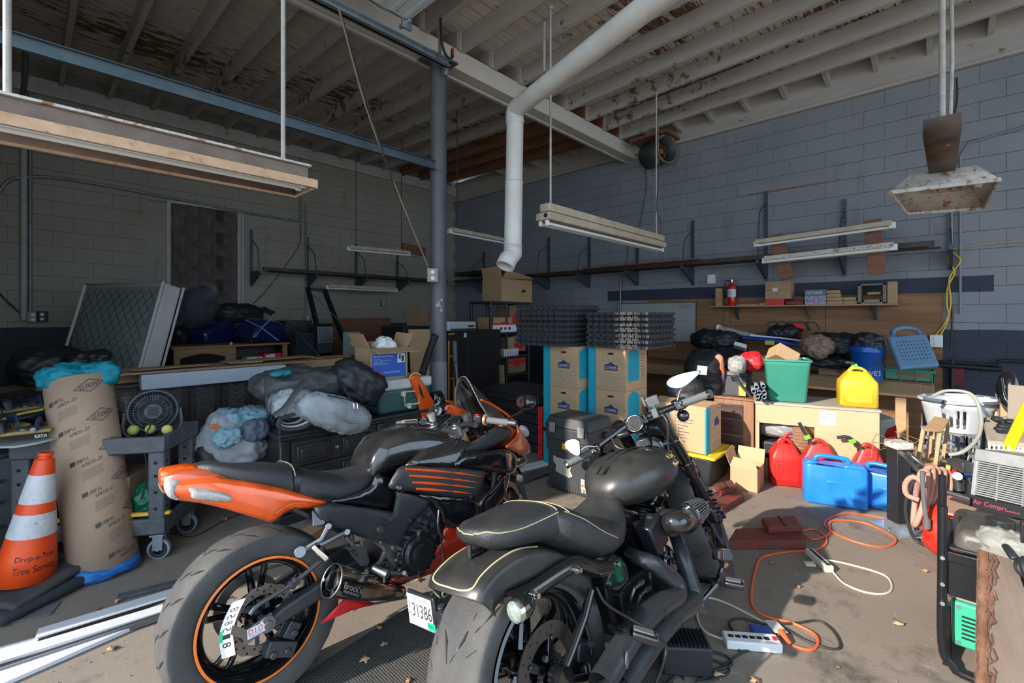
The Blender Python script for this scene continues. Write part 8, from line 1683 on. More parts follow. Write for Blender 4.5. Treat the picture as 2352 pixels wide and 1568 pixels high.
bp=V((dr0.x,dr0.y,0))-f2*.004;MB().text('MINDED',bp+f1*(LD*.41)+V((0,0,zD-.068)),f1*-.05,(0,0,.010)).text('Maximum Load',bp+f1*(LD*.44)+V((0,0,zD-.095)),f1*-.085,(0,0,.009)).text('distributed',bp+f1*(LD*.43)+V((0,0,zD-.13)),f1*-.055,(0,0,.007)).build('lettering',mk,q,world=True)
dd_=lambda a,c,z:V((dr0.x,dr0.y,z))+f1*a+f2*c
o=bag(dd_(LD*.75,.25,.47),(.19,.18,.10),111,.02,9,pw=3).build('clear_wrap',pm('cloudy_plastic',(.30,.30,.29),.2,c2=(.2,.2,.2),ns=8),ang=180);tag(o,'cloudy plastic wrapped bundle in the desk kneehole','plastic');
o=MB().box(dd_(LD*.80,.22,.28),(.26,.3,.14),(0,0,atan2(f1.y,f1.x))).build('black_case',m_blkpl,bev=.02);tag(o,'glossy black case in the desk kneehole','case');o=MB().box(dd_(LD*.80,.22,.10),(.28,.3,.19),(0,0,atan2(f1.y,f1.x))).build('carton',m_cardd,bev=.004);tag(o,'dark carton at the bottom of the desk kneehole','box')
t=T('wicker_basket','brown wicker basket in the desk kneehole','basket',dd_(LD*.58,.2,0));c_=dd_(LD*.59,.16,0);b=MB()
for k in range(16):b.lathe([(.105+.0025*k+(.004 if k%2 else 0),.30+.016*k),(.110+.0025*k,.308+.016*k),(.105+.0025*k,.315+.016*k)],c_,'Z',30)
b.build('weave',pm('wicker',(.30,.16,.08),.7,c2=(.18,.09,.04),ns=60),t,world=True);MB().cyl((c_.x,c_.y,0),(c_.x,c_.y,.32),.10,n=24).build('base',m_cardd,t,world=True)
gb=dd_(LD*.70,.17,zD);rzd=atan2(f1.y,f1.x);t=T('green_bin','open green plastic storage bin standing on the pale desk','bin',gb);gc_=dd_(LD*.72,.20,zD);m_gb=pm('bin_green',(.035,.22,.155),.45,c2=(.045,.25,.18),ns=3);gm=Matrix.Translation(gc_)@Matrix.Rotation(rzd,4,'Z')
def rr(hx,hy,z,r=.03):return[gm@V((sx*(hx-r)+r*cos(a),sy*(hy-r)+r*sin(a),z))for sx,sy,a0 in((1,1,0),(-1,1,90),(-1,-1,180),(1,-1,270))for a in(R(a0),R(a0+30),R(a0+60),R(a0+90))]
MB().rings([rr(.14,.125,.005),rr(.15,.135,.02),rr(.175,.16,.33),rr(.178,.163,.335),rr(.178,.163,.365),rr(.192,.177,.37),rr(.192,.177,.385),rr(.182,.167,.386),rr(.172,.157,.33),rr(.14,.125,.03)]).build('tub',m_gb,t,world=True,ang=40)
b=MB();[b.box(gm@V((-.07+.01*k,-.166,.35)),(.003,.006,.03),(0,0,rzd))for k in range(15)];b.build('grip_ribs',m_gb,t,world=True)
t=T('loose_carton','torn cardboard carton tilted in the green bin','box',gc_);MB().box(gm@V((.03,0,.40)),(.20,.18,.13),(R(25),R(-30),rzd+.3)).build('body',m_card,t,world=True,bev=.004);MB().box(gm@V((.03,-.09,.42)),(.09,.004,.07),(R(25),R(-30),rzd+.3)).build('label',m_paper,t,world=True)
o=MB().tube([gm@V((-.01+.10*cos(a),-.12,.36+.075*sin(a)))for a in[R(12*i)for i in range(16)]],.022,8,flat=.8).build('brake_drum',MATS['scuffed_grey_latch']);tag(o,'grey steel disc with bolts standing in the green bin','disc')
def can(nm,lab,cat,c,rz,sx,sy,h,mat,style='red',spout=None):
 t=T(nm,lab,cat,c,rz,'fuel and water cans');hx,hy=sx/2,sy/2
 def r2(x,y,z,r=.03):return[V((s1*(x-r)+r*cos(a),s2*(y-r)+r*sin(a),z))for s1,s2,a0 in((1,1,0),(-1,1,90),(-1,-1,180),(1,-1,270))for a in(R(a0),R(a0+22),R(a0+45),R(a0+67),R(a0+90))]
 if style=='blue':
  MB().rings([r2(hx-.02,hy-.02,0,.04),r2(hx-.003,hy-.003,.012,.04),r2(hx,hy,.03,.045),r2(hx,hy,h*.80,.045),r2(hx*.98,hy*.95,h*.84,.04)]).build('body',mat,t,ang=50)
  b=MB();b.prism([V((-hx*.96,-hy*.7,h*.83)),V((hx*.97,-hy*.7,h*.80)),V((hx*.9,-hy*.7,h*.90)),V((hx*.35,-hy*.7,h*.90)),V((hx*.3,-hy*.7,h*.86)),V((-hx*.52,-hy*.7,h*.86)),V((-hx*.6,-hy*.7,h*.90)),V((-hx*.85,-hy*.7,h*.90))],(0,sy*.7,0));b.build('shoulder',mat,t,bev=.012,bseg=3)
  MB().tube([(-hx*.62,0,h*.86),(-hx*.56,0,h*.97),(-hx*.3,0,h),(hx*.3,0,h*.985),(hx*.44,0,h*.95),(hx*.45,0,h*.84)],.020,12,k=3,flat=.9).build('handle',mat,t);MB().bb(-hx*.3,hx*.6,-hy-.002,-hy+.01,h*.1,h*.55).build('moulded_panel',mat,t,bev=.006)
 else:
  MB().rings([r2(hx-.015,hy-.015,0),r2(hx,hy,.015),r2(hx,hy,h*.62),r2(hx*.97,hy*.96,h*.70),r2(hx*.6,hy*.6,h*.93),r2(hx*.5,hy*.5,h*.97,.02)]).build('body',mat,t,ang=50)
  MB().tube([(-hx*.45,0,h*.94),(-hx*.2,0,h*1.06),(hx*.3,0,h*1.02),(hx*.75,0,h*.78)],.016,10,k=4).build('handle',mat,t);MB().bb(-hx*.7,hx*.7,-hy-.003,-hy+.01,h*.12,h*.55).build('embossed_panel',mat,t,bev=.008)
 if spout:MB().cyl((spout[0],0,h*.92),(spout[0],0,h*1.02),.026,n=20).build('cap',spout[1],t);MB().tube([(spout[0],0,h),(spout[0]+spout[2]*.5,0,h*1.12+.02),(spout[0]+spout[2],0,h*1.14+spout[3])],.014,10,k=3).build('spout',spout[1],t)
 if spout and len(spout)>4:MB().box((spout[0]+spout[2]*.35,0,h*1.10),(.045,.03,.035),(0,-.5,0)).build('lever',spout[4],t,bev=.004)
 return t
m_rc=pm('red_fuel_plastic',(.58,.020,.015),.4,c2=(.50,.016,.014),ns=4,dirt=(.55,.2,.17),dl=.72);m_yc=pm('grimy_yellow_plastic',(.66,.40,.012),.45,c2=(.55,.32,.02),ns=5,dirt=(.30,.20,.08),dl=.68);m_bc=pm('water_can_blue',(.006,.16,.62),.35,c2=(.03,.24,.70),ns=4,dirt=(.30,.45,.70),dl=.70);m_lime=pm('lime_lever',(.16,.75,.03),.4);rzq=atan2(f1.y,f1.x)+pi
c_=onz(1802,1108,0);can('fuel_can','bright red fuel can with pyramid shoulders beside the open carton','fuel can',(c_.x,c_.y,0),rzq+.12,.25,.22,.37,m_rc,spout=(-.02,m_rc,.07,.03))
c_=onz(1880,1131,0);can('fuel_can','red fuel can with black spout behind the large blue jug','fuel can',(c_.x,c_.y,0),rzq,.26,.15,.42,m_rc,spout=(-.05,m_blkpl,-.09,.10,m_lime))
c_=onz(1994,1146,0);can('fuel_can','red fuel can with black spout behind the gap between the blue jugs','fuel can',(c_.x,c_.y,0),rzq,.22,.13,.42,m_rc,spout=(-.05,m_blkpl,-.16,.0,m_lime))
c_=onz(1862,1085,0)+V((.1,0,0));can('fuel_can','small yellow can behind the red cans before the kneehole','fuel can',(c_.x,c_.y,0),rzq,.2,.16,.46,m_yc,spout=(-.02,MATS['orange_label'],.04,.04))
c_=onz(1915,1155,0);can('water_jug','large bright blue water jug on the floor, the left of the two','water jug',(c_.x,c_.y,0),rzq-.02,.42,.19,.37,m_bc,'blue');c_=onz(2032,1165,0);can('water_jug','smaller blue water jug partly behind the black trailer jack post','water jug',(c_.x,c_.y,0),rzq-.35,.36,.20,.33,m_bc,'blue')
c_=dd_(LD*.14,.14,zD);can('yellow_can','grimy yellow fuel can with black spout standing on the desk','fuel can',c_,rzq,.27,.20,.31,m_yc,spout=(.02,m_blkpl,-.10,.02,m_lime))
cb0=onz(1740,1133,0);t=T('open_carton','small open cardboard carton with flaps up on the floor beside the red cans','box',cb0);g1=(onz(1677,1119,0)-cb0);L1=g1.length;g1.normalize();g2=(onz(1763,1108,0)-cb0);g2-=g1*g2.dot(g1);g2.normalize();L2=.26;hC=.19;q=lambda a,c,z:cb0+g1*a+g2*c+V((0,0,z));b=MB()
for p_ in((0,L1,0,.005),(0,L1,L2-.005,L2),(0,.005,0,L2),(L1-.005,L1,0,L2)):ob(b,*p_,0,hC,base=cb0,f1=g1,f2=g2)
ob(b,0,L1,0,L2,0,.006,base=cb0,f1=g1,f2=g2);b.build('body',m_box,t,world=True)
for p_ in([q(L1,0,hC),q(L1,L2,hC),q(L1+.04,L2,hC+.12),q(L1+.04,0,hC+.11)],[q(0,0,hC),q(L1,0,hC),q(L1-.02,.05,hC+.07),q(.03,.05,hC+.05)],[q(0,L2,hC),q(L1,L2,hC),q(L1,L2+.05,hC+.11),q(0,L2+.05,hC+.11)]):MB().prism(p_,(0,.004,.002)).build('flap',m_box,t,world=True)
o=MB().tube([q(.05,.1,.1),q(.12,.15,.2),q(.2,.1,.18)],.015,k=4).build('cord_coil',m_wire);tag(o,'coiled black cord inside the open floor carton','cord');o=MB().box(q(.06,.08,.20),(.05,.04,.05),(.3,.3,0)).build('red_plug',m_redp,bev=.01);tag(o,'red plastic plug in the open floor carton','plug')
c_=P(2042,985,4.25);t=T('paper_carton','white and red paper carton standing right of the desk','box',c_);pq=[P(2022,965,4.3),P(2055,960,4.2),P(2062,1010,4.2),P(2022,1018,4.3)];MB().prism(pq,(.2,.12,0)).build('body',m_paper,t,world=True,bev=.002);MB().box(P(2042,1062,4.4),(.3,.3,.42),(0,0,.5)).build('lower_carton',m_cardd,t,world=True);MB().prism([p-V((.004,0,0))for p in(P(2062,1010,4.2),P(2025,1016,4.3),P(2038,985,4.25),P(2058,976,4.2))],(.002,0,0)).build('red_arc',m_redp,t,world=True);MB().text('universal',P(2031,1012,4.19),P(2058,1008,4.15)-P(2031,1012,4.19),V((0,0,.035))).build('lettering',m_paper,t,world=True)
m_lb=pm('pale_grey_plastic',(.46,.48,.50),.45,c2=(.40,.42,.44),ns=3);lc=P(2208,950,3.95);t=T('laundry_basket','pale grey plastic laundry basket with slots on top of the milk crate','laundry basket',(lc.x,lc.y,.52));lm=Matrix.Translation((lc.x,lc.y,0))@Matrix.Rotation(R(-35),4,'Z')
def ov(a,z,s_=1.0):k=(z-.52)/.26;return lm@V(((.24+.055*k)*s_*abs(cos(a))**.75*math.copysign(1,cos(a)),(.17+.045*k)*s_*abs(sin(a))**.75*math.copysign(1,sin(a)),z))
NA=56;b=MB();zs3=(.52,.56,.64,.71,.77);vs=[ov(2*pi*i/NA,z)for z in zs3 for i in range(NA)]
fs=[(j*NA+i,j*NA+(i+1)%NA,(j+1)*NA+(i+1)%NA,(j+1)*NA+i)for j in range(4)for i in range(NA)if not(j in(1,2)and i%14 in(1,3,5,7))]+[tuple(range(NA-1,-1,-1))]
b.add(vs,fs);b.build('slotted_wall',m_lb,t,world=True,solid=.005,ang=60);MB().tube([ov(2*pi*i/NA,.775,1.03)for i in range(NA)],.014,8,closed=True).build('rim',m_lb,t,world=True)
for a in(0,pi/2,pi,3*pi/2):MB().tube([ov(a-.25,.778,1.04),ov(a,.778,1.05),ov(a+.25,.778,1.04)],.017,8).build('grip',pm('slate_grip',(.08,.10,.14),.6),t,world=True)
t=T('milk_crate','grey milk crate under the laundry basket','crate',(lc.x,lc.y,.25));b=MB()
for z in(.26,.34,.42,.505):
 for q0,q1 in(((-.2,-.17),(.2,-.17)),((.2,-.17),(.2,.17)),((.2,.17),(-.2,.17)),((-.2,.17),(-.2,-.17))):b.bar(lm@V((*q0,z)),lm@V((*q1,z)),.02,.02)
for k in range(7):
 for s_ in(-1,1):b.bar(lm@V((-.2+.066*k,s_*.17,.25)),lm@V((-.2+.066*k,s_*.17,.51)),.012);b.bar(lm@V((s_*.2,-.17+.056*k,.25)),lm@V((s_*.2,-.17+.056*k,.51)),.012)
b.build('lattice',pm('crate_grey',(.20,.21,.23),.5),t,world=True);o=MB().box((lc.x,lc.y,.125),(.5,.45,.25),(0,0,R(-35))).build('dark_crate',m_blkpl,bev=.01);tag(o,'black crate beneath the grey milk crate','crate')
wr=P(2145,1045,3.35);t=T('wooden_rack','small pale wooden slatted rack standing on end before the laundry basket','rack',wr);w=lambda x,y,d_:P(x,y,d_);b=MB()
for i,(a,c_)in enumerate((((2121,985,3.35),(2107,1068,3.3)),((2160,988,3.35),(2148,1072,3.3)),((2178,970,3.5),(2165,1052,3.5)),((2140,985,3.4),(2127,1058,3.4)),((2150,975,3.5),(2138,1048,3.5)))):MB().bar(w(*a),w(*c_),.022).build('slat',m_pine,t,world=True,bev=.002)
MB().prism([w(2120,990,3.33),w(2163,993,3.33),w(2182,966,3.52),w(2146,960,3.52)],(0,0,.015)).build('top_board',m_pine,t,world=True,bev=.002);MB().prism([w(2105,1070,3.28),w(2150,1074,3.28),w(2168,1050,3.5),w(2134,1046,3.5)],(0,0,.015)).build('base_board',m_pine,t,world=True,bev=.002)
o=MB().tube([P(2140,910,3.7),P(2175,897,3.7),P(2230,905,3.6),P(2252,950,3.5),P(2248,1000,3.4),P(2215,1035,3.35),P(2180,1045,3.4)],.013,12,k=6).build('clear_hose',pm('cloudy_hose',(.36,.38,.33),.25,trans=.2));tag(o,'cloudy grey hose arching over the laundry basket','hose')
rng=random.Random(5);b=MB()
for k in range(26):a=P(2085+rng.uniform(-25,30),1035+rng.uniform(-20,25),3.6);b.tube([a,a+V((rng.uniform(-.15,.15),rng.uniform(-.15,.15),rng.uniform(-.02,.12))),a+V((rng.uniform(-.25,.25),rng.uniform(-.25,.25),rng.uniform(-.1,.02)))],.003,4,k=3)
o=b.build('twig_pile',pm('dry_twig',(.22,.15,.09),.9));tag(o,'tangle of dry twigs and scraps behind the wooden rack','twigs');o['kind']='stuff'
# ================= front right: compressor, generator, slab, jack post
Zf=lambda x,y,z=.0:onz(x,y,z)
m_zinc=pm('zinc_plate',(.55,.60,.62),.3,metal=.8,c2=(.4,.45,.48),ns=9);m_blkpaint=pm('chipped_black_paint',(.018,.018,.020),.35,dirt=(.25,.24,.22),ns=9,dl=.68)
pb=Zf(2064,1214,.01);t=T('jack_post','black square steel jack post standing on a zinc foot plate','jack',(pb.x,pb.y,0));rzp=TH
MB().box((pb.x,pb.y,.30),(.095,.095,.56),(0,0,.75)).build('post',m_blkpaint,t,world=True,bev=.004);MB().box((pb.x,pb.y,.008),(.26,.20,.014),(0,0,.75)).build('foot_plate',m_zinc,t,world=True,bev=.004)
b=MB().box((pb.x,pb.y,.04),(.115,.11,.05),(0,0,.75));[b.cyl((pb.x+i*.08,pb.y+j*.06,.015),(pb.x+i*.08,pb.y+j*.06,.035),.012,n=6)for i in(-1,1)for j in(-1,1)];b.build('foot_bolts',m_zinc,t,world=True)
MB().box((pb.x,pb.y,.60),(.12,.12,.05),(0,0,.75)).build('top_cap',m_rustpaint,t,world=True,bev=.01)
MB().tube([P(2068,1040,3.1),P(2085,1052,2.95),P(2110,1082,2.85),P(2130,1100,2.8)],.015,10,k=3).tube([P(2075,1035,3.2),P(2095,1048,3.05),P(2130,1078,3.0)],.013,10,k=3).build('bent_handle',m_alu,t,world=True)
m_hose=pm('dusty_pink_hose',(.52,.24,.18),.75,c2=(.44,.27,.22),ns=7)
t=T('air_hose','dusty pink air hose hanging in long coils on the compressor','hose',P(2135,1200,2.95));hs=[(2124,2112,1082,1205),(2136,2118,1074,1198),(2148,2128,1076,1190),(2162,2138,1078,1208),(2176,2150,1084,1202)]
for i,(xt,xb,yt,yb)in enumerate(hs):d_=2.80+.03*i;MB().tube([P(xt-12,yt+12,d_),P(xt-4,yt,d_),P(xt+6,yt+6,d_),P(xt,(yt+yb)/2,d_),P(xb-6,yb-8,d_),P(xb-14,yb-4,d_+.05),P(xb-10,(yt+yb)/2,d_+.09)],.0155,12,closed=True,k=4).build('coil',m_hose,t,world=True)
MB().tube([P(2128,1115,2.76),P(2098,1095,2.8),P(2080,1110,2.84),P(2082,1135,2.84),P(2110,1148,2.8)],.015,10,k=4).build('loop',m_hose,t,world=True)
o=MB().tube([P(2118,1082,2.72),P(2121,1140,2.72),P(2128,1200,2.72),P(2128,1215,2.72)],.012,10,k=3).cyl(P(2128,1190,2.72),P(2129,1212,2.72),.018,n=10).build('grey_hose',m_grip);tag(o,'thin grey hose with brass fitting over the pink coils','hose')
o=MB().tube([P(2100,1100,2.95),P(2080,1160,3.0),P(2090,1215,3.0),P(2110,1245,2.98),P(2155,1258,2.85)],.011,8,k=4).build('black_hose',m_wire);tag(o,'black hose looping from the jack post to the floor','hose')
m_tan=pm('dusty_red_tan_paint',(.36,.27,.19),.7,c2=(.42,.18,.14),ns=4,dirt=(.55,.05,.03),dl=.70);m_fr=pm('compressor_red',(.62,.02,.01),.4,c2=(.5,.05,.03),ns=6)
ax0=P(2170,1185,2.78);ax0.z=.185;ydir=V((0,-1,0));t=T('air_compressor','air compressor with grey slatted motor shroud over a red tank with dusty top plate','compressor',(ax0.x,ax0.y,0))
MB().tube([ax0-ydir*.10,ax0-ydir*.04,ax0,ax0+ydir*1.0],lambda f:.11 if f<.1 else .15 if f<.5 else .155,28).build('tank',m_fr,t,world=True,ang=60)
MB().box((ax0.x+.02,ax0.y-.55,.345),(.36,1.1,.015)).build('top_plate',m_tan,t,world=True,bev=.003)
for y in(.1,.8):MB().box((ax0.x,ax0.y-y,.04),(.2,.04,.08)).build('foot',m_blkpaint,t,world=True)
S0,S1,S2,S3=P(2246,1030,2.55),P(2440,1062,2.2),P(2440,1215,2.2),P(2232,1162,2.55);e_u=S1-S0;e_v=S3-S0;nS=e_u.cross(e_v).normalized();nS=-nS if nS.dot(O-S0)<0 else nS
sh=MB().prism([S0,S1,S2,S3],-nS*.03).build('shroud_back',m_groove,t,world=True);m_gs=pm('sun_bleached_grey_plastic',(.20,.21,.22),.5,c2=(.32,.33,.34),ns=5,bump=.1)
sp_=lambda u,v,l=0:(S0.lerp(S1,u)).lerp(S3.lerp(S2,u),v)+nS*l
for(u0,u1,v0,v1)in((0,1,0,.20),(0,1,.80,1),(0,.05,.2,.8)):MB().prism([sp_(u0,v0),sp_(u1,v0),sp_(u1,v1),sp_(u0,v1)],nS*.02).build('shroud_band',m_gs if v0<.8 else m_blkpl,t,world=True,bev=.004)
MB().prism([sp_(0,0),sp_(1,0),sp_(1,0)-nS*.25,sp_(0,0)-nS*.25],(0,0,-.02)).prism([sp_(0,0),sp_(0,1),sp_(0,1)-nS*.25,sp_(0,0)-nS*.25],e_u.normalized()*.01).build('shroud_side',m_gs,t,world=True)
for k in range(16):v=.22+.0365*k;MB().bar(sp_(.04,v,.008),sp_(1,v,.008),.0062,.016,up=nS).build('slat',m_gs,t,world=True)
for u in(.3,.6):MB().bar(sp_(u,.2,.006),sp_(u,.8,.006),.006,.006,up=nS).build('rib',m_gs,t,world=True)
mc=sp_(.45,.6,-.24);MB().box((mc.x,mc.y,.44),(.16,.26,.19)).build('motor',m_blkpl,t,world=True,bev=.02)
MB().text('Air Compressor',sp_(.05,.955,.022),sp_(.62,.955,.022)-sp_(.05,.955,.022),sp_(.05,.86,.022)-sp_(.05,.955,.022)).build('lettering',pm('faded_pink_print',(.75,.05,.12),.5),t,world=True)
b=MB().box(P(2205,1068,2.75),(.10,.07,.06),(0,0,.8));b.tube([P(2190,1100,2.75),P(2215,1105,2.72),P(2235,1112,2.7)],.012).tube([P(2222,1060,2.8),P(2226,1045,2.8),P(2240,1040,2.8)],.007,k=3).tube([P(2160,1125,2.75),P(2240,1150,2.6)],.016,10).cyl(P(2200,1100,2.7),P(2203,1125,2.7),.025,n=14).build('pressure_switch',m_alu,t,world=True,bev=.004)
gq=P(2199,1093,2.66);gn=(O-gq).normalized();g_=MB().cyl(gq,gq+gn*.02,.022,n=24).build('gauge',m_chrome,t,world=True);MB().cyl(gq+gn*.0205,gq+gn*.022,.018,n=24).build('gauge_face',MATS['scuffed_grey_latch'],g_,world=True)
MB().tube([P(2208,1088,2.85),P(2260,1092,2.85)],.018,10).build('blue_line',MATS['bright_blue_plastic'],t,world=True);MB().box(P(2177,1072,2.74),(.03,.02,.02)).build('yellow_valve',MATS['yellow_label'],t,world=True);MB().cyl(P(2187,1082,2.74),P(2193,1084,2.74),.014).build('red_knob',m_redp,t,world=True)
t=T('rake_pole','yellow plastic tool handle leaning behind the compressor shroud','handle',P(2312,1030,2.8));MB().cyl(P(2313,1035,2.75),P(2385,885,2.6),.028,n=18).build('tube',pm('bright_yellow',(.85,.60,.01),.35),t,world=True)
b=MB();[b.box(P(2272+11*k,1026+1.5*k,2.72),(.010,.010,.05))for k in range(9)];b.box(P(2320,1036,2.72),(.25,.05,.02),(0,0,-.8)).build('comb_teeth',m_paper,t,world=True)
t=T('dusty_bench','dusty grey folding bench with black clamps beside the laundry basket','bench',P(2300,1000,3.3));MB().prism([P(2256,958,3.6),P(2400,948,3.3),P(2410,1022,2.95),P(2268,1012,3.1)],(0,0,-.04)).build('top',pm('dusty_grey_board',(.26,.23,.18),.8,c2=(.34,.30,.24),ns=4,stretch=(1,6,1)),t,world=True,bev=.008);MB().bar(P(2275,1015,3.2),V((*P(2275,1015,3.2).xy,0)),.05).build('leg',m_blkpl,t,world=True)
for q in(P(2262,965,3.5),P(2385,955,3.25),P(2390,1020,3.0)):MB().bar(q,V((q.x,q.y,0)),.05).build('leg',m_blkpl,t,world=True)
b=MB();[b.sph(P(x,y,3.2),(.035,.035,.02),10,6)for x,y in((2290,962),(2303,978),(2320,968),(2297,985))];b.tube([P(2285,965,3.2),P(2310,975,3.2),P(2345,985,3.15)],.01).build('clamps',m_blkpl,t,world=True)
t=T('arm_pad','glossy black padded arm rest on a bent bracket above the dusty bench','arm rest',P(2310,900,3.5));MB().sph(P(2313,892,3.55),(.055,.075,.145),24,14,rot=(R(-8),R(10),R(-40))).build('pad',m_gblack,t,world=True);MB().tube([P(2300,868,3.55),P(2308,915,3.5),P(2330,935,3.45),P(2340,965,3.4)],.014,10,k=3).build('bracket',m_gblack,t,world=True)
o=MB().bar(P(2342,885,3.4),P(2340,1010,3.4),.12,.02).build('grey_board',pm('weathered_board',(.24,.20,.16),.8));tag(o,'weathered upright board cut by the right edge of the photo','board');o=MB().box(P(2335,945,3.7),(.25,.2,.2)).build('carton',m_card,bev=.004);tag(o,'small brown carton behind the black arm rest','box')
for lab,pts,r in(('upper black iron pipe on the dark wall band',[(2150,830),(2290,838),(2296,828),(2450,833)],.018),('lower thick black iron pipe on the dark wall band',[(2160,838),(2300,848)],.028),('vertical black pipe dropping to the floor by the workbench',[(2187,825),(2185,900)],.018)):o=MB().tube([wx(x,y,.06)for x,y in pts],r,10).build('iron_pipe',m_pipeblk);tag(o,lab,'pipe')
o=MB().box(wx(2200,865,.05),(.03,.1,.2)).build('red_tag',pm('dark_red_tag',(.12,.01,.015),.6));tag(o,'dark red tag hanging on the black wall pipe','tag')
gx,gy=2.64,-.005;t=T('generator','portable generator with black tube frame, black fuel tank and green end cover','generator',(gx+.2,gy-.3,0));fb_=pm('black_tube_paint',(.014,.015,.018),.3,metal=.2,dirt=(.2,.2,.2),ns=12,dl=.70)
for x in(gx,gx+.50):MB().tube([(x,gy,.70),(x,gy,.45),(x,gy,.12),(x,gy-.03,.045),(x,gy-.10,.02),(x,gy-.55,.02),(x,gy-.62,.05),(x,gy-.65,.12),(x,gy-.65,.7)],.017,14,k=4).build('frame_loop',fb_,t,world=True)
MB().bb(gx-.01,gx+.03,gy-.26,gy-.22,.05,.70).bb(gx-.005,gx+.025,gy-.62,gy-.01,.475,.515).bb(gx+.0,gx+.5,gy-.03,gy,.47,.50).bb(gx,gx+.5,gy-.03,gy,.03,.06).build('cross_bars',fb_,t,world=True,bev=.003);MB().bb(gx+.01,gx+.02,gy-.13,gy-.015,.33,.475).build('bracket_plate',fb_,t,world=True,bev=.002)
tk_=MB().box((gx+.20,gy-.32,.555),(.36,.58,.10),tx=.93,ty=.95).build('fuel_tank',pm('dusty_tank_black',(.030,.030,.030),.45,c2=(.10,.09,.075),ns=4,bump=.15,bs=90),t,world=True,bev=.035,bseg=4);MB().box((gx+.2,gy-.32,.525),(.38,.60,.012)).build('tank_seam',m_blkpl,tk_,world=True,bev=.004)
cp_=V((gx+.20,gy-.18,.60));MB().cyl(cp_,cp_+V((0,0,.035)),.042,n=30).build('fuel_cap',m_blkpl,tk_,world=True,bev=.004);b=MB();[b.cyl(cp_+V((.042*cos(a),.042*sin(a),0)),cp_+V((.042*cos(a),.042*sin(a),.030)),.006,n=6)for a in[2*pi*i/14 for i in range(14)]];b.build('cap_ribs',m_blkpl,tk_,world=True)
m_ggr=pm('generator_green',(.01,.33,.19),.5,c2=(.05,.38,.24),ns=5);ge=MB().bb(gx+.10,gx+.30,gy-.20,gy-.03,.08,.27).build('end_cover',m_ggr,t,world=True,bev=.01);MB().bb(gx+.09,gx+.30,gy-.42,gy-.205,.07,.265).build('engine_cover',m_ggr,t,world=True,bev=.008)
b=MB();[b.bb(gx+.098,gx+.101,gy-.165,gy-.06,.12+.018*k,.127+.018*k)for k in range(6)];b.build('vent_slots',m_groove,ge,world=True);MB().bb(gx+.12,gx+.3,gy-.3,gy-.02,.27,.34).build('bearing_plate',pm('dusty_tan_metal',(.32,.26,.20),.7),t,world=True,bev=.004);MB().bb(gx+.12,gx+.42,gy-.6,gy-.22,.05,.45).build('engine',m_satin,t,world=True,bev=.03)
b=MB();[b.cyl((gx-.02,gy,z),(gx-.03,gy,z),.008,n=8)for z in(.30,.38,.49)];[b.cyl((gx+.095,gy-y_,z),(gx+.103,gy-y_,z),.008,n=8)for y_,z in((.05,.25),(.17,.25),(.05,.1),(.18,.09))];b.build('bolts',m_zinc,t,world=True)
m_sl=pm('rough_sawn_slab',(.115,.080,.060),.85,c2=(.17,.125,.095),ns=3,stretch=(2,2,.6),bump=.2,dirt=(.30,.25,.20),dl=.68);m_bk=pm('shaggy_bark',(.10,.042,.024),.95,c2=(.19,.10,.06),ns=12,bump=1,bs=40)
a0,a1,b1,b0=P(2268,1266,1.72),P(2328,1286,1.70),P(2540,1840,1.40),P(2262,1840,1.42);t=T('timber_slab','rough brown timber slab with shaggy bark edge leaning on the generator','timber',(b0.x,b0.y,0));ns_=(a1-a0).cross(b0-a0).normalized();ns_=-ns_ if ns_.dot(O-a0)<0 else ns_
MB().grid(lambda u,v:(a0.lerp(a1,u)).lerp(b0.lerp(b1,u),v)+ns_*.003*noise.noise(V((u*5,v*12,0))),12,40,thick=ns_*.05).build('sawn_face',m_sl,t,world=True,ang=60)
MB().tube([a0.lerp(b0,f)+V((.004*noise.noise(V((f*14,0,0))),.008*noise.noise(V((f*22,3,0))),0))-ns_*.015 for f in[i/60 for i in range(61)]],lambda f:.017+.004*noise.noise(V((f*30,7,0))),12).build('bark_edge',m_bk,t,world=True,ang=180)
rng=random.Random(9);b=MB()
for k in range(120):
 f=rng.random();c_=a0.lerp(b0,f)+(a1-a0)*rng.uniform(-.12,.22)+ns_*.006;b.tube([c_,c_+(b0-a0)*rng.uniform(.01,.04)+ns_*rng.uniform(0,.015),c_+(b0-a0)*rng.uniform(.03,.07)],.003,4)
b.build('bark_shreds',m_bk,t,world=True,kind='stuff')
o=MB().cyl(P(2338,1305,1.70),P(2356,1307,1.68),.032,n=24).cyl(P(2356,1307,1.68),P(2400,1310,1.64),.045,n=24).tube([P(2308,1252,1.76),P(2330,1285,1.70)],.013).build('black_lamp_head',m_blkpl,bev=.006);tag(o,'black ribbed work lamp head cut by the right edge over the slab','lamp')
o=bag(P(2322,1262,1.82),(.07,.09,.07),121,.02,12).build('plastic_film',pm('crinkled_clear_plastic',(.5,.5,.46),.15,alpha=.45),ang=180);tag(o,'crinkled clear plastic bag on the generator tank','plastic')
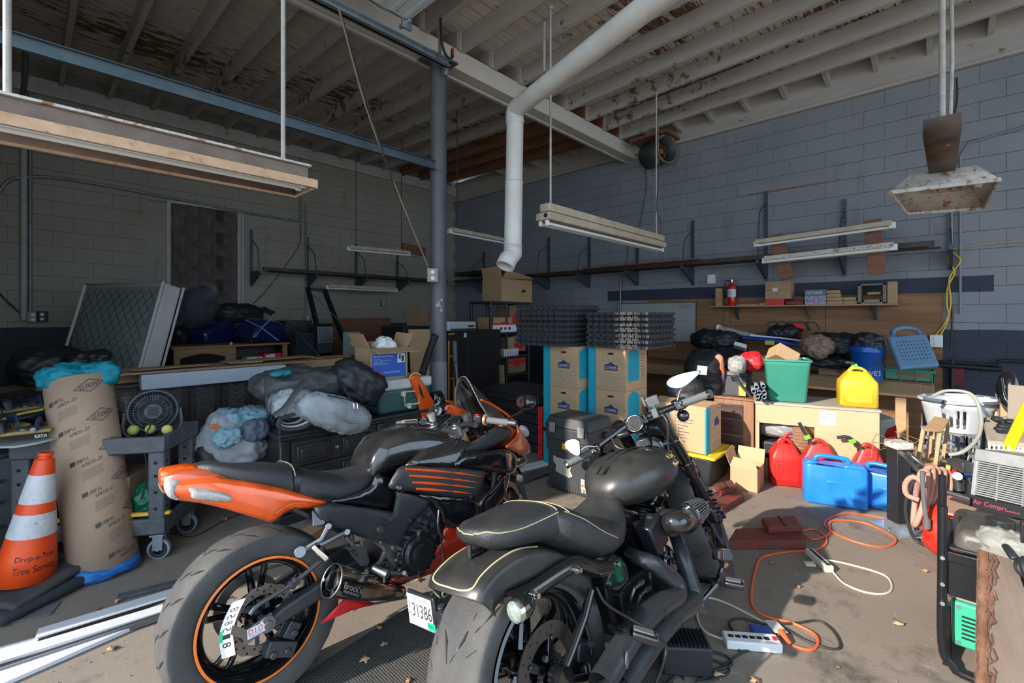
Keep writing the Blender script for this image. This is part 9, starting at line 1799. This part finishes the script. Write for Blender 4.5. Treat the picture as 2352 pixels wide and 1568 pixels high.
# ================= floor things
m_rr=pm('worn_red_ramp',(.10,.055,.045),.7,c2=(.16,.03,.022),ns=4,amt=.5,dirt=(.50,.015,.012),dl=.62,bump=.2)
def ramp(lab,pts,h,top):
 t=T('steel_ramp',lab,'ramp',Zf(*pts[0]));q=[Zf(*p)for p in pts];MB().prism([p+V((0,0,.002))for p in q],(0,0,h)).build('base',m_rr,t,world=True,bev=.004);c_=[Zf(*p,h)for p in top];MB().prism(c_,(0,0,.045)).build('lift_pad',m_rr,t,world=True,bev=.01);MB().bar(c_[0].lerp(c_[1],.5)+V((0,0,.046)),c_[3].lerp(c_[2],.5)+V((0,0,.046)),.008,.004).build('strap_line',m_groove,t,world=True)
 MB().bb(0,0,0,0,0,0);return t
ramp('long low red steel lift arm on the floor behind the cruiser front wheel',[(1672,1262),(1850,1262),(1843,1228),(1690,1232)],.055,[(1765,1226),(1842,1222),(1826,1196),(1748,1203)])
ramp('dark red steel lift arm further back beside the moving box',[(1640,1192),(1710,1150),(1692,1130),(1620,1150)],.05,[(1655,1142),(1692,1128),(1680,1112),(1640,1122)])
def cord(lab,pts,r,m_,z=None):o=MB().tube([Zf(x,y,r)for x,y in pts],r,8,k=6).build('cord',m_);tag(o,lab,'cord');return o
m_oc=pm('orange_cord',(.80,.12,.035),.5);m_wc=pm('cream_cord',(.58,.54,.44),.5)
cord('long orange extension cord looping over the concrete floor',[(2175,1255),(2090,1212),(2030,1190),(1950,1178),(1905,1190),(1895,1208),(1940,1235),(2010,1255),(2050,1250),(2052,1232),(1990,1202),(1930,1194),(1906,1200),(1905,1225),(1870,1238),(1848,1228),(1842,1220),(1870,1215),(1893,1230),(1897,1248),(1870,1262),(1800,1268),(1750,1280),(1735,1310),(1725,1370),(1735,1400),(1768,1418),(1820,1430),(1870,1455),(1878,1478),(1860,1492),(1820,1482)],.0062,m_oc)
cord('cream cord curving from the second power strip',[(1862,1290),(1900,1286),(1960,1298),(2030,1320),(2048,1345),(2035,1362),(1990,1360),(1940,1340),(1912,1312)],.0055,m_wc)
cord('cream cord from under the cruiser to the near power strip',[(1760,1432),(1720,1410),(1670,1385),(1625,1372),(1605,1390),(1602,1420),(1620,1450),(1662,1468)],.0055,m_wc)
cord('black charger cord looped in front of the power strips',[(1570,1560),(1560,1520),(1590,1505),(1650,1520),(1675,1540),(1640,1560),(1600,1565),(1640,1545),(1700,1500),(1740,1485),(1700,1495),(1690,1460),(1675,1430),(1700,1420),(1760,1432),(1830,1430),(1880,1425),(1915,1450),(1930,1485),(1900,1488),(1850,1470),(1800,1440)],.0055,m_wire)
cord('second black cord snaking beside the battery charger',[(1500,1600),(1560,1545),(1620,1500),(1665,1505),(1680,1525),(1640,1538),(1580,1535),(1530,1525),(1515,1500),(1530,1490)],.006,m_wire)
def pstrip(lab,a,c,w_,m_):
 t=T('power_strip',lab,'power strip',Zf(*a));p,q_=Zf(*a,.022),Zf(*c,.022);MB().bar(p,q_,w_,.04).build('housing',m_,t,world=True,bev=.006);d=(q_-p);b=MB()
 for k in range(6):c_=p+d*(.12+.13*k)+V((0,0,.0205));b.bar(c_-d.normalized()*.012,c_+d.normalized()*.012,.018,.001)
 b.build('sockets',m_groove,t,world=True);MB().bar(p+d*.88+V((0,0,.022)),p+d*.94+V((0,0,.022)),.02,.008).build('switch',m_redp if w_>.06 else m_groove,t,world=True);return t
pstrip('white metal power strip lying nearer the camera',(1663,1468),(1790,1478),.075,m_white);pstrip('cream power strip further away beside the red lift arm',(1858,1265),(1906,1308),.05,m_wc)
o=MB().bar(Zf(1768,1424,.01),Zf(1795,1452,.02),.06,.004).build('paper_tag',m_paper,bev=.001);tag(o,'white paper tag tied around the orange cord plug','tag');o=MB().tube([Zf(1793,1450,.02),Zf(1812,1475,.015)],.016,10,r2=.010).build('orange_plug',m_oc);tag(o,'orange socket end of the long cord','plug')
o=MB().bar(Zf(1848,1294,.012),Zf(1872,1296,.012),.035,.018).build('white_plug',m_wc,bev=.004);tag(o,'cream plug lying across the far power strip','plug');o=MB().bar(Zf(1725,1446,.012),Zf(1772,1452,.012),.07,.02).build('blue_plastic_piece',MATS['bright_blue_plastic'],bev=.006);tag(o,'blue plastic piece behind the near power strip','plastic')
c_=Zf(1570,1530,.0);t=T('battery_charger','small black ribbed battery charger on the floor beside the exhausts','charger',c_);MB().box((c_.x,c_.y,.065),(.20,.13,.12),(0,0,-.9)).build('case',m_blkpl,t,world=True,bev=.008);b=MB();[b.box((c_.x+.017*(k-4)*cos(-.9),c_.y+.017*(k-4)*sin(-.9),.128),(.004,.11,.012),(0,0,-.9))for k in range(10)];b.build('ribs',m_blkpl,t,world=True)
m_vt=pm('white_vinyl_trim',(.66,.67,.70),.35,c2=(.58,.59,.62),ns=3)
for i,(a,c_,w_,h_,z,mt,lab)in enumerate((((-60,1585),(470,1358),.11,.02,.012,m_vt,'wide white vinyl strip lying nearest on the floor'),((-60,1530),(460,1372),.07,.018,.030,m_vt,'white vinyl channel on the wide strip'),((85,1455),(480,1335),.075,.012,.046,m_vt,'loose white channel piece on top of the strips'),((-20,1545),(500,1372),.022,.03,.02,m_alu,'thin grooved edge strip along the vinyl'),((-80,1440),(130,1395),.12,.006,.004,pm('grey_ribbed_mat',(.13,.13,.14),.7),'grey ribbed rubber strip left of the vinyl pieces'),((270,1372),(520,1310),.05,.02,.010,m_gyplas,'dark grey metal strip leading to the sport bike tyre'),((-60,1512),(90,1470),.06,.012,.028,m_vt,'short white channel end at the lower left'))):
 o=MB().bar(Zf(*a,z),Zf(*c_,z),w_,h_).build('floor_strip',mt,bev=.003);tag(o,lab,'strip')
mp=[Zf(560,1640,0),Zf(930,1400,0),Zf(1150,1262,0),Zf(1390,1345,0),Zf(1640,1700,0)];m_mat=pm('perforated_grey_mat',(.055,.053,.050),.85,c2=(.085,.08,.072),ns=3)
nt=m_mat.node_tree;vr=nt.nodes.new('ShaderNodeTexVoronoi');vr.inputs['Scale'].default_value=90;vr.inputs['Randomness'].default_value=.15;tcn=nt.nodes.new('ShaderNodeTexCoord');nt.links.new(tcn.outputs['Object'],vr.inputs['Vector']);bpn=nt.nodes.new('ShaderNodeBump');bpn.inputs['Strength'].default_value=1;bpn.inputs['Distance'].default_value=.006;nt.links.new(vr.outputs['Distance'],bpn.inputs['Height']);nt.links.new(bpn.outputs[0],nt.nodes['Principled BSDF'].inputs['Normal'])
o=MB().prism([p+V((0,0,.0005))for p in mp],(0,0,.003)).build('floor_mat',m_mat);tag(o,'grey textured rubber mat under the two motorcycles','mat')
lf=[(R(a),r)for a,r in((0,1),(22,.45),(50,.85),(72,.4),(100,.7),(140,.35),(180,.3),(220,.35),(260,.7),(288,.4),(310,.85),(338,.45))];m_lf=[pm('dry_leaf_%s'%n_,c_,.8)for n_,c_ in(('brown',(.26,.12,.06)),('tan',(.38,.22,.11)),('pale',(.48,.33,.19)))]
lp=[(705,1357,'beside the left white strip'),(885,1478,'on the mat near the sport bike tyre'),(840,1510,'low on the mat'),(690,1450,'just right of the sport bike tyre'),(255,1490,'below the white strips'),(810,1395,'under the red tip of the belly pan'),(940,1560,'at the bottom edge left of the wide tyre'),(1770,1290,'far out on the floor by the cord'),(2068,1432,'on the bare concrete between cord and generator'),(1835,1345,'between the two power strips'),(960,1330,'behind the number plate'),(270,1378,'near the foot of the cardboard tube'),(1060,1250,'beneath the sport bike nose'),(1735,1560,'at the bottom edge by the black cords'),(1645,1545,'beside the charger'),(1000,1290,'between the two motorcycles'),(2130,1310,'left of the generator frame'),(520,1190,'beside the cart wheel cord'),(225,1400,'above the white channel'),(870,1440,'near the muffler on the mat')]
for k,(px,py,w_)in enumerate(lp):
 c_=Zf(px,py,.008);a0_=k*1.7;s_=.022+.008*(k%3);o=MB().add([c_+V((0,0,.006))]+[c_+V((r*s_*cos(a+a0_),r*s_*sin(a+a0_),.006*sin(3*a+k)))for a,r in lf],[(0,i+1,(i+1)%12+1)for i in range(12)]).build('fallen_leaf',m_lf[k%3],solid=.0008,ang=180);tag(o,'dry %s leaf %s'%(('brown','tan','pale')[k%3],w_),'leaf','fallen leaves on the floor')
b=MB();rng=random.Random(12)
for k in range(260):c_=Zf(rng.uniform(-50,2300),rng.uniform(1180,1600),.003);s_=rng.uniform(.001,.0035);b.box(c_,(s_*rng.uniform(1,4),s_,.003),(0,0,rng.uniform(0,3)))
o=b.build('floor_litter',pm('grit',(.24,.19,.15),.9));tag(o,'tiny scattered chips and grit on the concrete floor','litter');o['kind']='stuff'
